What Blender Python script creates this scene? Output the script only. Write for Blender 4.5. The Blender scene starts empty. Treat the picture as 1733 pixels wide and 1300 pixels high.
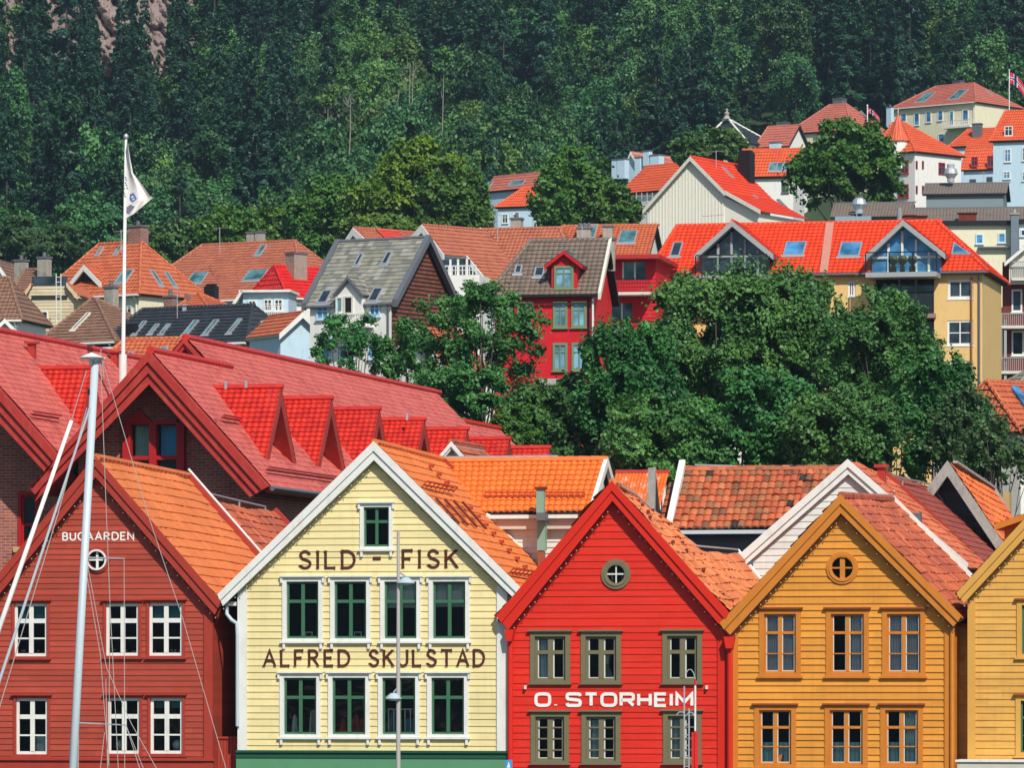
import bpy, bmesh, math, random
import numpy as np
from mathutils import Vector
sc = bpy.context.scene
rad = math.radians
F, CX, HY, CAMZ = 9000.0, 866.5, 1150.0, 7.0     # focal length and horizon in photo pixels, eye height in metres

# ---------------------------------------------------------------- camera, sky, sun, exposure
cam = bpy.data.cameras.new('camera'); camo = bpy.data.objects.new('camera', cam)
sc.collection.objects.link(camo); sc.camera = camo
camo.location = (0, 0, CAMZ); camo.rotation_euler = (rad(90), 0, 0)
cam.sensor_fit = 'HORIZONTAL'; cam.sensor_width = 36.0; cam.lens = 36.0 * F / 1733.0
cam.shift_y = (HY - 650.0) / 1733.0
cam.clip_start = 1.0; cam.clip_end = 6000.0
SUN_AZ, SUN_EL = 20.0, 45.0                       # degrees right of straight behind the camera; height
sd = Vector((math.sin(rad(SUN_AZ)) * math.cos(rad(SUN_EL)), -math.cos(rad(SUN_AZ)) * math.cos(rad(SUN_EL)), math.sin(rad(SUN_EL))))
w = bpy.data.worlds.new('World'); sc.world = w; w.use_nodes = True
nt = w.node_tree; nt.nodes.clear()
sky = nt.nodes.new('ShaderNodeTexSky'); sky.sky_type = 'NISHITA'; sky.sun_disc = False
sky.sun_elevation = rad(SUN_EL); sky.sun_rotation = rad(180 - SUN_AZ); sky.air_density = 1.0; sky.dust_density = 0.6
bg = nt.nodes.new('ShaderNodeBackground'); bg.inputs[1].default_value = 0.085
wo = nt.nodes.new('ShaderNodeOutputWorld')
nt.links.new(sky.outputs[0], bg.inputs[0]); nt.links.new(bg.outputs[0], wo.inputs[0])
sl = bpy.data.lights.new('sun', 'SUN'); sl.energy = 4.0; sl.angle = rad(0.5); sl.color = (1.0, 0.955, 0.86)
so = bpy.data.objects.new('sun', sl); sc.collection.objects.link(so)
so.rotation_euler = sd.to_track_quat('Z', 'Y').to_euler(); so.location = sd * 300
sc.view_settings.view_transform = 'Standard'; sc.view_settings.look = 'None'
sc.view_settings.exposure = 0.28; sc.view_settings.gamma = 1.0
sc.render.engine = 'CYCLES'
sc.cycles.max_bounces = 6; sc.cycles.transparent_max_bounces = 8; sc.cycles.diffuse_bounces = 3; sc.cycles.volume_bounces = 0
COL = sc.collection

# ---------------------------------------------------------------- helpers
def P(px, py, d):
    return Vector(((px - CX) / F * d, d, CAMZ + (HY - py) / F * d))

def tag(o, label=None, cat=None, group=None, kind=None):
    if label: o['label'] = label
    if cat: o['category'] = cat
    if group: o['group'] = group
    if kind: o['kind'] = kind
    return o

class Fr:
    """Vertical frame turned rot degrees: u along the facade, v away from the viewer, z up; root Empty at the thing's base."""
    def __init__(s, name, px, d, rot, zb, label=None, cat=None, group=None, root=None):
        r = rad(rot)
        s.O = Vector(((px - CX) / F * d, d, zb)); s.rot = rot
        s.ux = Vector((math.cos(r), -math.sin(r), 0)); s.vy = Vector((math.sin(r), math.cos(r), 0))
        s.zb = zb
        if root is not None: s.root = root; return
        s.root = bpy.data.objects.new(name, None); COL.objects.link(s.root)
        s.root.empty_display_size = 0.5
        s.root.location = s.O; s.root.rotation_euler = (0, 0, -r)
        tag(s.root, label, cat, group)
    def loc(s, p):
        p = p - s.O; return Vector((p.dot(s.ux), p.dot(s.vy), p.z))
    def ray(s, px, py):
        D = Vector(((px - CX) / F, 1, (HY - py) / F)); C = Vector((0, 0, CAMZ)) - s.O
        return Vector((C.dot(s.ux), C.dot(s.vy), C.z)), Vector((D.dot(s.ux), D.dot(s.vy), D.z))
    def pt(s, px, py, v=0.0):
        C, D = s.ray(px, py); return C + D * ((v - C.y) / D.y)
    def ptu(s, px, py, u):
        C, D = s.ray(px, py); return C + D * ((u - C.x) / D.x)
    def onplane(s, px, py, a, b, c):
        n = (b - a).cross(c - a); C, D = s.ray(px, py)
        return C + D * ((a - C).dot(n) / D.dot(n))
    def rect(s, x0, y0, x1, y1, v=0.0):
        cy = (y0 + y1) / 2; cx = (x0 + x1) / 2
        return (s.pt(x0, cy, v).x, s.pt(x1, cy, v).x, s.pt(cx, y1, v).z, s.pt(cx, y0, v).z)   # u0,u1,z0,z1

FX = 635.0; FD = 150.0; FROT = 13.1
def line_depth(px, v=0.0):
    """Depth at which the view ray of column px meets the quay front line (or a line v metres behind it)."""
    r = rad(FROT); O = Vector(((FX - CX) / F * FD, FD)); n = Vector((math.sin(r), math.cos(r)))
    D = Vector(((px - CX) / F, 1)); return (v + O.dot(n)) / D.dot(n)

class MB:
    def __init__(s): s.v = []; s.f = []; s.m = []; s.uvs = None
    def face(s, pts, m=0):
        b = len(s.v); s.v += [Vector(p) for p in pts]; s.f.append(tuple(range(b, b + len(pts)))); s.m.append(m); return s
    def box(s, u0, u1, v0, v1, z0, z1, m=0):
        c = [(u0, v0, z0), (u1, v0, z0), (u1, v1, z0), (u0, v1, z0), (u0, v0, z1), (u1, v0, z1), (u1, v1, z1), (u0, v1, z1)]
        b = len(s.v); s.v += [Vector(p) for p in c]
        for q in ((0, 1, 5, 4), (1, 2, 6, 5), (2, 3, 7, 6), (3, 0, 4, 7), (4, 5, 6, 7), (3, 2, 1, 0)):
            s.f.append(tuple(b + i for i in q)); s.m.append(m)
        return s
    def prism(s, pts, off, m=0):
        pts = [Vector(p) for p in pts]; off = Vector(off); n = len(pts)
        b = len(s.v); s.v += pts + [p + off for p in pts]
        s.f.append(tuple(range(b, b + n))); s.f.append(tuple(range(b + 2 * n - 1, b + n - 1, -1))); s.m += [m, m]
        for i in range(n):
            j = (i + 1) % n; s.f.append((b + j, b + i, b + n + i, b + n + j)); s.m.append(m)
        return s
    def slab(s, pts, t, m=0):
        a, b, c = [Vector(p) for p in pts[:3]]; n = (b - a).cross(c - a).normalized()
        if n.z < 0: n = -n
        return s.prism(pts, -n * t, m)
    def beam(s, a, b, w, h=None, m=0, up=(0, 0, 1)):
        h = h or w; a = Vector(a); b = Vector(b); d = (b - a).normalized(); up = Vector(up)
        x = d.cross(up)
        if x.length < 1e-4: x = d.cross(Vector((0, 1, 0)))
        x.normalize(); y = x.cross(d).normalized()
        q = [a + x * (i * w / 2) + y * (j * h / 2) for i, j in ((-1, -1), (1, -1), (1, 1), (-1, 1))]
        return s.prism(q, b - a, m)
    def tube(s, path, r, n=8, r1=None, m=0):
        path = [Vector(p) for p in path]; k = len(path); rings = []
        for i, p in enumerate(path):
            d = (path[min(i + 1, k - 1)] - path[max(i - 1, 0)]).normalized()
            x = d.cross(Vector((0, 1, 0.01))); 
            if x.length < 1e-3: x = d.cross(Vector((1, 0, 0)))
            x.normalize(); y = d.cross(x)
            rr = r if r1 is None else r + (r1 - r) * i / (k - 1)
            b = len(s.v); rings.append(b)
            s.v += [p + (x * math.cos(2 * math.pi * j / n) + y * math.sin(2 * math.pi * j / n)) * rr for j in range(n)]
        for i in range(k - 1):
            for j in range(n):
                a, b = rings[i], rings[i + 1]; jj = (j + 1) % n
                s.f.append((a + j, b + j, b + jj, a + jj)); s.m.append(m)
        s.f.append(tuple(rings[0] + j for j in range(n))); s.f.append(tuple(rings[-1] + j for j in reversed(range(n)))); s.m += [m, m]
        return s
    def ball(s, c, r, n=6, m=0, sz=1.0):
        b = len(s.v); c = Vector(c)
        for i in range(1, n // 2 + 1):
            t = math.pi * i / (n // 2 + 1)
            for j in range(n):
                p = 2 * math.pi * j / n
                s.v.append(c + Vector((math.sin(t) * math.cos(p) * r, math.sin(t) * math.sin(p) * r, math.cos(t) * r * sz)))
        s.v += [c + Vector((0, 0, r * sz)), c - Vector((0, 0, r * sz))]; R = n // 2; top = b + R * n
        for i in range(R - 1):
            for j in range(n): s.f.append((b + i * n + j, b + (i + 1) * n + j, b + (i + 1) * n + (j + 1) % n, b + i * n + (j + 1) % n)); s.m.append(m)
        for j in range(n):
            s.f.append((top, b + j, b + (j + 1) % n)); s.f.append((top + 1, b + (R - 1) * n + (j + 1) % n, b + (R - 1) * n + j)); s.m += [m, m]
        return s
    def lathe(s, c, prof, n=12, m=0):
        b = len(s.v); c = Vector(c)
        for r, z in prof: s.v += [c + Vector((r * math.cos(2 * math.pi * j / n), r * math.sin(2 * math.pi * j / n), z)) for j in range(n)]
        for i in range(len(prof) - 1):
            for j in range(n):
                q = b + i * n; s.f.append((q + j, q + (j + 1) % n, q + n + (j + 1) % n, q + n + j)); s.m.append(m)
        return s
    def build(s, name, mat, parent=None, smooth=False, uv=True):
        me = bpy.data.meshes.new(name); me.from_pydata([tuple(p) for p in s.v], [], s.f)
        for mm in (mat if isinstance(mat, (list, tuple)) else [mat]): me.materials.append(mm)
        if isinstance(mat, (list, tuple)): me.polygons.foreach_set('material_index', s.m)
        if uv:
            ul = me.uv_layers.new(name='UVMap'); out = np.zeros(len(me.loops) * 2, dtype=np.float32)
            vs = s.v
            for p in me.polygons:
                n = p.normal
                if abs(n.z) > 0.97: eu = Vector((1, 0, 0)); ev = Vector((0, 1, 0))
                else:
                    eu = Vector((-n.y, n.x, 0)).normalized()
                    if eu.x < -0.3 or (abs(eu.x) < 0.3 and eu.y < 0): eu = -eu
                    ev = eu.cross(n); ev = -ev if ev.z < 0 else ev
                for li in p.loop_indices:
                    c = vs[me.loops[li].vertex_index]; out[2 * li] = c.dot(eu); out[2 * li + 1] = c.dot(ev)
            ul.data.foreach_set('uv', out)
        if smooth: me.polygons.foreach_set('use_smooth', [True] * len(me.polygons))
        o = bpy.data.objects.new(name, me); COL.objects.link(o)
        if parent is not None: o.parent = parent
        return o

def np_mesh(name, V, Q, mat, parent=None, uv=None, smooth=None):
    """V (n,3), Q (m,4) arrays -> object; uv per vertex."""
    me = bpy.data.meshes.new(name); V = np.asarray(V, dtype=np.float32); Q = np.asarray(Q, dtype=np.int32)
    me.vertices.add(len(V)); me.vertices.foreach_set('co', V.ravel())
    me.loops.add(Q.size); me.loops.foreach_set('vertex_index', Q.ravel())
    me.polygons.add(len(Q)); me.polygons.foreach_set('loop_start', np.arange(0, Q.size, Q.shape[1], dtype=np.int32))
    me.polygons.foreach_set('loop_total', np.full(len(Q), Q.shape[1], dtype=np.int32))
    me.materials.append(mat)
    if uv is not None:
        ul = me.uv_layers.new(name='UVMap'); ul.data.foreach_set('uv', np.asarray(uv, dtype=np.float32)[Q.ravel()].ravel())
    if smooth is not None: me.polygons.foreach_set('use_smooth', np.full(len(Q), smooth))
    me.update(calc_edges=True)
    o = bpy.data.objects.new(name, me)
    COL.objects.link(o)
    if parent is not None: o.parent = parent
    return o

# ---------------------------------------------------------------- materials
def newmat(name):
    m = bpy.data.materials.new(name); m.use_nodes = True; t = m.node_tree; t.nodes.clear()
    o = t.nodes.new('ShaderNodeOutputMaterial'); b = t.nodes.new('ShaderNodeBsdfPrincipled'); t.links.new(b.outputs[0], o.inputs[0])
    return m, t, b, o
def N(t, typ, **kw):
    n = t.nodes.new(typ)
    for k, v in kw.items():
        if isinstance(k, str) and k.startswith('i'): n.inputs[int(k[1:])].default_value = v
        else: setattr(n, k, v)
    return n
def math_n(t, op, a, b=None, c=None):
    n = t.nodes.new('ShaderNodeMath'); n.operation = op
    for i, x in enumerate((a, b, c)):
        if x is None: continue
        if isinstance(x, (int, float)): n.inputs[i].default_value = x
        else: t.links.new(x, n.inputs[i])
    return n.outputs[0]
def mixcol(t, fac, a, b, blend='MIX'):
    n = t.nodes.new('ShaderNodeMix'); n.data_type = 'RGBA'; n.blend_type = blend
    for i, x in ((0, fac), (6, a), (7, b)):
        if isinstance(x, (int, float)): n.inputs[i].default_value = x
        elif isinstance(x, (tuple, list)): n.inputs[i].default_value = (*x[:3], 1)
        else: t.links.new(x, n.inputs[i])
    return n.outputs[2]
def ramp(t, fac, stops):
    n = t.nodes.new('ShaderNodeValToRGB'); cr = n.color_ramp
    while len(cr.elements) < len(stops): cr.elements.new(0.5)
    for e, (p, c) in zip(cr.elements, stops): e.position = p; e.color = (*c[:3], 1) if isinstance(c, (tuple, list)) else (c, c, c, 1)
    t.links.new(fac, n.inputs[0]); return n.outputs[0]
def dk(c, f): return tuple(min(1, x * f) for x in c)

MATS = {}
def paint(name, col, pitch=None, var=0.12, rough=0.55, dirt=None, dirt_amt=0.25, bump=0.3, seed=0.0, metal=0.0, bscale=3.0):
    """Painted or plain surface: patchy tone, optional one tone per board, optional dirt in streaky patches."""
    if name in MATS: return MATS[name]
    m, t, b, o = newmat(name); MATS[name] = m
    tc = N(t, 'ShaderNodeTexCoord'); mp = N(t, 'ShaderNodeMapping'); t.links.new(tc.outputs['Object'], mp.inputs[0]); mp.inputs['Location'].default_value = (seed, seed * 2, 0)
    n1 = N(t, 'ShaderNodeTexNoise'); n1.inputs['Scale'].default_value = bscale; n1.inputs['Detail'].default_value = 5; t.links.new(mp.outputs[0], n1.inputs[0])
    c = mixcol(t, n1.outputs[0], dk(col, 1 - var), dk(col, 1 + var))
    sep = N(t, 'ShaderNodeSeparateXYZ'); t.links.new(tc.outputs['Object'], sep.inputs[0])
    if pitch:
        k = math_n(t, 'FLOOR', math_n(t, 'DIVIDE', sep.outputs[2], pitch))
        wn = N(t, 'ShaderNodeTexWhiteNoise', noise_dimensions='1D'); t.links.new(k, wn.inputs['W'])
        # boards are also laid in lengths
        jx = math_n(t, 'FLOOR', math_n(t, 'ADD', math_n(t, 'DIVIDE', sep.outputs[0], 3.1), math_n(t, 'MULTIPLY', wn.outputs[0], 5.0)))
        cv = N(t, 'ShaderNodeCombineXYZ'); t.links.new(jx, cv.inputs[0]); t.links.new(k, cv.inputs[1])
        w2 = N(t, 'ShaderNodeTexWhiteNoise', noise_dimensions='3D'); t.links.new(cv.outputs[0], w2.inputs[0])
        f = math_n(t, 'MULTIPLY_ADD', w2.outputs[0], 2 * var, 1 - var)
        c = mixcol(t, 1.0, c, comb3(t, f), 'MULTIPLY')
        mg = N(t, 'ShaderNodeMapping'); t.links.new(tc.outputs['Object'], mg.inputs[0]); mg.inputs['Scale'].default_value = (1.2, 1, 26)
        ng = N(t, 'ShaderNodeTexNoise'); ng.inputs['Scale'].default_value = 1.5; ng.inputs['Detail'].default_value = 6; ng.inputs['Roughness'].default_value = .65; t.links.new(mg.outputs[0], ng.inputs[0])
        c = mixcol(t, 1.0, c, comb3(t, math_n(t, 'MULTIPLY_ADD', ng.outputs[0], 2.6 * var + .1, .95 - 1.3 * var)), 'MULTIPLY')
    if dirt is not None:
        mp2 = N(t, 'ShaderNodeMapping'); t.links.new(tc.outputs['Object'], mp2.inputs[0]); mp2.inputs['Scale'].default_value = (2.5, 2.5, 0.8) if not pitch else (0.9, 1, 6)
        n2 = N(t, 'ShaderNodeTexNoise'); n2.inputs['Scale'].default_value = 1.6; n2.inputs['Detail'].default_value = 8; n2.inputs['Roughness'].default_value = 0.7; t.links.new(mp2.outputs[0], n2.inputs[0])
        f = ramp(t, n2.outputs[0], [(0.50, 0.0), (0.70, 1.0)])
        c = mixcol(t, math_n(t, 'MULTIPLY', f, dirt_amt), c, dirt)
        if pitch:   # rain streaks running down the boards, and sun-faded fields
            ms = N(t, 'ShaderNodeMapping'); t.links.new(tc.outputs['Object'], ms.inputs[0]); ms.inputs['Scale'].default_value = (5, 1, .35)
            ns = N(t, 'ShaderNodeTexNoise'); ns.inputs['Scale'].default_value = 1.3; ns.inputs['Detail'].default_value = 4; t.links.new(ms.outputs[0], ns.inputs[0])
            c = mixcol(t, math_n(t, 'MULTIPLY', ramp(t, ns.outputs[0], [(.5, 0.0), (.75, 1.0)]), .22), c, dk(dirt, .8))
            nf = N(t, 'ShaderNodeTexNoise'); nf.inputs['Scale'].default_value = .35; nf.inputs['Detail'].default_value = 2; t.links.new(mp.outputs[0], nf.inputs[0])
            c = mixcol(t, 1.0, c, comb3(t, math_n(t, 'MULTIPLY_ADD', nf.outputs[0], .3, .85)), 'MULTIPLY')
    t.links.new(c, b.inputs['Base Color']); b.inputs['Roughness'].default_value = rough; b.inputs['Metallic'].default_value = metal; b.inputs['Specular IOR Level'].default_value = 0.25
    if bump:
        bp = N(t, 'ShaderNodeBump'); bp.inputs['Strength'].default_value = bump; bp.inputs['Distance'].default_value = 0.01
        n3 = N(t, 'ShaderNodeTexNoise'); n3.inputs['Scale'].default_value = 14; n3.inputs['Detail'].default_value = 3; t.links.new(tc.outputs['Object'], n3.inputs[0])
        t.links.new(n3.outputs[0], bp.inputs['Height']); t.links.new(bp.outputs[0], b.inputs['Normal'])
    return m
def comb3(t, f):
    n = t.nodes.new('ShaderNodeCombineColor')
    for i in range(3): t.links.new(f, n.inputs[i])
    return n.outputs[0]

def tilemat(name, cols, tw, tl, wave=False, dirt=(0.05, 0.045, 0.035), dirt_amt=0.3, rough=0.6, patch=0.25, odd=None, odd_amt=0.0, lines=True):
    """Roof tiles: one tone per tile from cols, large soft patches, soot or moss, optional shader relief for distant roofs."""
    if name in MATS: return MATS[name]
    m, t, b, o = newmat(name); MATS[name] = m
    uv = N(t, 'ShaderNodeUVMap'); sp = N(t, 'ShaderNodeSeparateXYZ'); t.links.new(uv.outputs[0], sp.inputs[0])
    iu = math_n(t, 'DIVIDE', sp.outputs[0], tw); iv = math_n(t, 'DIVIDE', sp.outputs[1], tl)
    fu = math_n(t, 'FLOOR', math_n(t, 'ADD', iu, 0.001)); fv = math_n(t, 'FLOOR', math_n(t, 'ADD', iv, 0.001))
    cv = N(t, 'ShaderNodeCombineXYZ'); t.links.new(fu, cv.inputs[0]); t.links.new(fv, cv.inputs[1])
    wn = N(t, 'ShaderNodeTexWhiteNoise', noise_dimensions='3D'); t.links.new(cv.outputs[0], wn.inputs[0])
    k = len(cols); c = ramp(t, wn.outputs[0], [(0.05 + 0.9 * i / max(1, k - 1), x) for i, x in enumerate(cols)])
    tc = N(t, 'ShaderNodeTexCoord')
    n1 = N(t, 'ShaderNodeTexNoise'); n1.inputs['Scale'].default_value = 0.45; n1.inputs['Detail'].default_value = 6; n1.inputs['Roughness'].default_value = 0.65; t.links.new(tc.outputs['Object'], n1.inputs[0])
    f = math_n(t, 'MULTIPLY_ADD', n1.outputs[0], 2 * patch, 1 - patch); c = mixcol(t, 1.0, c, comb3(t, f), 'MULTIPLY')
    if odd:
        f = math_n(t, 'GREATER_THAN', wn.outputs['Value'], 1 - odd_amt)
        n = N(t, 'ShaderNodeTexWhiteNoise', noise_dimensions='3D'); vm = N(t, 'ShaderNodeVectorMath', operation='ADD'); vm.inputs[1].default_value = (17.3, 5.1, 3.3)
        t.links.new(cv.outputs[0], vm.inputs[0]); t.links.new(vm.outputs[0], n.inputs[0])
        f = math_n(t, 'GREATER_THAN', n.outputs['Value'], 1 - odd_amt); c = mixcol(t, f, c, odd)
    n2 = N(t, 'ShaderNodeTexNoise'); n2.inputs['Scale'].default_value = 3.0; n2.inputs['Detail'].default_value = 8; n2.inputs['Roughness'].default_value = 0.75; t.links.new(tc.outputs['Object'], n2.inputs[0])
    f = ramp(t, n2.outputs[0], [(0.5, 0.0), (0.75, 1.0)]); c = mixcol(t, math_n(t, 'MULTIPLY', f, dirt_amt), c, dirt)
    t.links.new(c, b.inputs['Base Color']); b.inputs['Roughness'].default_value = rough
    bp = N(t, 'ShaderNodeBump'); bp.inputs['Strength'].default_value = 1.0 if wave else 0.3; bp.inputs['Distance'].default_value = 0.05 if wave else 0.01
    if wave:
        h = math_n(t, 'ABSOLUTE', math_n(t, 'SINE', math_n(t, 'MULTIPLY', iu, math.pi)))
        h = math_n(t, 'POWER', h, 0.6)
        if not lines: pass
        else: h = math_n(t, 'ADD', h, math_n(t, 'MULTIPLY', math_n(t, 'SUBTRACT', 1.0, math_n(t, 'FRACT', iv)), 0.7))
    else: h = n2.outputs[0]
    t.links.new(h, bp.inputs['Height']); t.links.new(bp.outputs[0], b.inputs['Normal'])
    return m

def brickmat(name, c1, c2, mortar, scale=1.0):
    if name in MATS: return MATS[name]
    m, t, b, o = newmat(name); MATS[name] = m
    uv = N(t, 'ShaderNodeUVMap'); br = N(t, 'ShaderNodeTexBrick'); t.links.new(uv.outputs[0], br.inputs[0])
    br.inputs['Color1'].default_value = (*c1, 1); br.inputs['Color2'].default_value = (*c2, 1); br.inputs['Mortar'].default_value = (*mortar, 1)
    br.inputs['Scale'].default_value = 1.0; br.inputs['Mortar Size'].default_value = 0.012 * scale; br.inputs['Brick Width'].default_value = 0.30 * scale; br.inputs['Row Height'].default_value = 0.10 * scale
    n1 = N(t, 'ShaderNodeTexNoise'); n1.inputs['Scale'].default_value = 1.2; n1.inputs['Detail'].default_value = 6
    tc = N(t, 'ShaderNodeTexCoord'); t.links.new(tc.outputs['Object'], n1.inputs[0])
    c = mixcol(t, 1.0, br.outputs[0], comb3(t, math_n(t, 'MULTIPLY_ADD', n1.outputs[0], 0.7, 0.65)), 'MULTIPLY')
    t.links.new(c, b.inputs['Base Color']); b.inputs['Roughness'].default_value = 0.85
    bp = N(t, 'ShaderNodeBump'); bp.inputs['Strength'].default_value = 0.8; bp.inputs['Distance'].default_value = 0.02
    t.links.new(math_n(t, 'SUBTRACT', 1.0, br.outputs['Fac']), bp.inputs['Height']); t.links.new(bp.outputs[0], b.inputs['Normal'])
    return m

def glassmat(name, tint=(0.62, 0.74, 0.78), refl=0.9):
    if name in MATS: return MATS[name]
    m, t, b, o = newmat(name); MATS[name] = m
    t.nodes.remove(b)
    tr = N(t, 'ShaderNodeBsdfTransparent'); tr.inputs[0].default_value = (*tint, 1)
    gl = N(t, 'ShaderNodeBsdfGlossy'); gl.inputs[0].default_value = (refl, refl, refl, 1); gl.inputs['Roughness'].default_value = 0.03
    fr = N(t, 'ShaderNodeFresnel'); fr.inputs[0].default_value = 1.5
    tc = N(t, 'ShaderNodeTexCoord'); n1 = N(t, 'ShaderNodeTexNoise'); n1.inputs['Scale'].default_value = 0.9; t.links.new(tc.outputs['Object'], n1.inputs[0])
    bp = N(t, 'ShaderNodeBump'); bp.inputs['Strength'].default_value = 0.25; bp.inputs['Distance'].default_value = 0.05; t.links.new(n1.outputs[0], bp.inputs['Height'])
    t.links.new(bp.outputs[0], gl.inputs['Normal']); 
    mx = N(t, 'ShaderNodeMixShader'); t.links.new(math_n(t, 'MULTIPLY', fr.outputs[0], 0.9), mx.inputs[0])
    t.links.new(tr.outputs[0], mx.inputs[1]); t.links.new(gl.outputs[0], mx.inputs[2]); t.links.new(mx.outputs[0], o.inputs[0])
    return m
def panemat(name, col, rough=0.08, metal=0.35):
    if name in MATS: return MATS[name]
    m, t, b, o = newmat(name); MATS[name] = m
    tc = N(t, 'ShaderNodeTexCoord'); n1 = N(t, 'ShaderNodeTexNoise'); n1.inputs['Scale'].default_value = 1.1; n1.inputs['Detail'].default_value = 3; t.links.new(tc.outputs['Object'], n1.inputs[0])
    c = mixcol(t, ramp(t, n1.outputs[0], [(0.35, 0.0), (0.65, 1.0)]), dk(col, 0.5), dk(col, 1.5))
    t.links.new(c, b.inputs['Base Color']); b.inputs['Roughness'].default_value = rough; b.inputs['Metallic'].default_value = metal; b.inputs['Specular IOR Level'].default_value = 0.25
    return m
def leafmat(name, col, col2, trans=0.22, vary=0.35, scale=0.5):
    if name in MATS: return MATS[name]
    m, t, b, o = newmat(name); MATS[name] = m; t.nodes.remove(b)
    tc = N(t, 'ShaderNodeTexCoord'); oi = N(t, 'ShaderNodeObjectInfo')
    n1 = N(t, 'ShaderNodeTexNoise'); n1.inputs['Scale'].default_value = scale; n1.inputs['Detail'].default_value = 3; t.links.new(tc.outputs['Object'], n1.inputs[0])
    n2 = N(t, 'ShaderNodeTexNoise'); n2.inputs['Scale'].default_value = scale * 9; n2.inputs['Detail'].default_value = 2; t.links.new(tc.outputs['Object'], n2.inputs[0])
    c = mixcol(t, ramp(t, n1.outputs[0], [(0.35, 0.0), (0.68, 1.0)]), col, col2)
    f = math_n(t, 'MULTIPLY_ADD', n2.outputs[0], 1.3, 0.35); c = mixcol(t, 1.0, c, comb3(t, f), 'MULTIPLY')
    f = math_n(t, 'MULTIPLY_ADD', oi.outputs['Random'], 2 * vary, 1 - vary); c = mixcol(t, 1.0, c, comb3(t, f), 'MULTIPLY')
    hs = N(t, 'ShaderNodeHueSaturation'); t.links.new(c, hs.inputs['Color'])
    wn = N(t, 'ShaderNodeTexWhiteNoise', noise_dimensions='1D'); t.links.new(oi.outputs['Random'], wn.inputs['W'])
    t.links.new(math_n(t, 'MULTIPLY_ADD', wn.outputs[0], 0.045, 0.472), hs.inputs['Hue'])
    d = N(t, 'ShaderNodeBsdfPrincipled'); t.links.new(hs.outputs[0], d.inputs['Base Color']); d.inputs['Roughness'].default_value = 0.5
    d.inputs['Specular IOR Level'].default_value = 0.35
    tr = N(t, 'ShaderNodeBsdfTranslucent'); t.links.new(hs.outputs[0], tr.inputs[0])
    mx = N(t, 'ShaderNodeMixShader'); mx.inputs[0].default_value = trans
    t.links.new(d.outputs[0], mx.inputs[1]); t.links.new(tr.outputs[0], mx.inputs[2]); t.links.new(mx.outputs[0], o.inputs[0])
    return m

WHITE = paint('white_paint', (0.74, 0.74, 0.70), var=0.06, dirt=(0.35, 0.33, 0.28), dirt_amt=0.3)
OFFWHITE = paint('offwhite_paint', (0.66, 0.64, 0.56), var=0.08, dirt=(0.3, 0.28, 0.22), dirt_amt=0.35)
DARK = paint('dark_interior', (0.012, 0.012, 0.014), var=0.3, rough=0.9, bump=0)  # near-black base puts the shade inside rooms into the colour
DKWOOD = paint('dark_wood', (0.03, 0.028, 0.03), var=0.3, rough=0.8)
GREYWOOD = paint('grey_weathered_wood', (0.36, 0.34, 0.31), var=0.25, dirt=(0.12, 0.11, 0.1), dirt_amt=0.6, bscale=6)
STEEL = paint('galvanised_steel', (0.55, 0.58, 0.6), var=0.1, rough=0.35, metal=0.6, bump=0)
ALU = paint('pale_grey_mast_paint', (0.50, 0.58, 0.62), var=0.06, rough=0.3, metal=0.1, bump=0)
LEAD = paint('lead_grey', (0.12, 0.13, 0.15), var=0.15, rough=0.5)
BLACKM = paint('black_metal', (0.012, 0.012, 0.014), var=0.2, rough=0.5)
CONCRETE = paint('chimney_render', (0.36, 0.33, 0.28), var=0.15, dirt=(0.1, 0.09, 0.08), dirt_amt=0.6)
GLASS = glassmat('window_glass')
PANE = panemat('dark_blue_pane', (0.035, 0.055, 0.075))
PANE_TEAL = panemat('sky_tinted_pane', (0.10, 0.24, 0.26), rough=0.15)  # teal base paints the sky's reflection into the skylight glass
PANE_BLUE = panemat('sky_blue_pane', (0.06, 0.22, 0.42), rough=0.2, metal=0.1)
BARK = paint('bark', (0.07, 0.055, 0.045), var=0.3, rough=0.9)
BIRCH = paint('pale_bark', (0.26, 0.25, 0.21), var=0.3, rough=0.9, dirt=(0.1, 0.09, 0.08), dirt_amt=0.7)

# ---------------------------------------------------------------- walls
def poly_range(poly, z):
    us = []
    n = len(poly)
    for i in range(n):
        (u0, z0), (u1, z1) = poly[i], poly[(i + 1) % n]
        if abs(z1 - z0) < 1e-9:
            if abs(z - z0) < 1e-6: us += [u0, u1]
        elif min(z0, z1) - 1e-6 <= z <= max(z0, z1) + 1e-6:
            us.append(u0 + (u1 - u0) * (z - z0) / (z1 - z0))
    return (min(us), max(us)) if us else None

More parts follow.
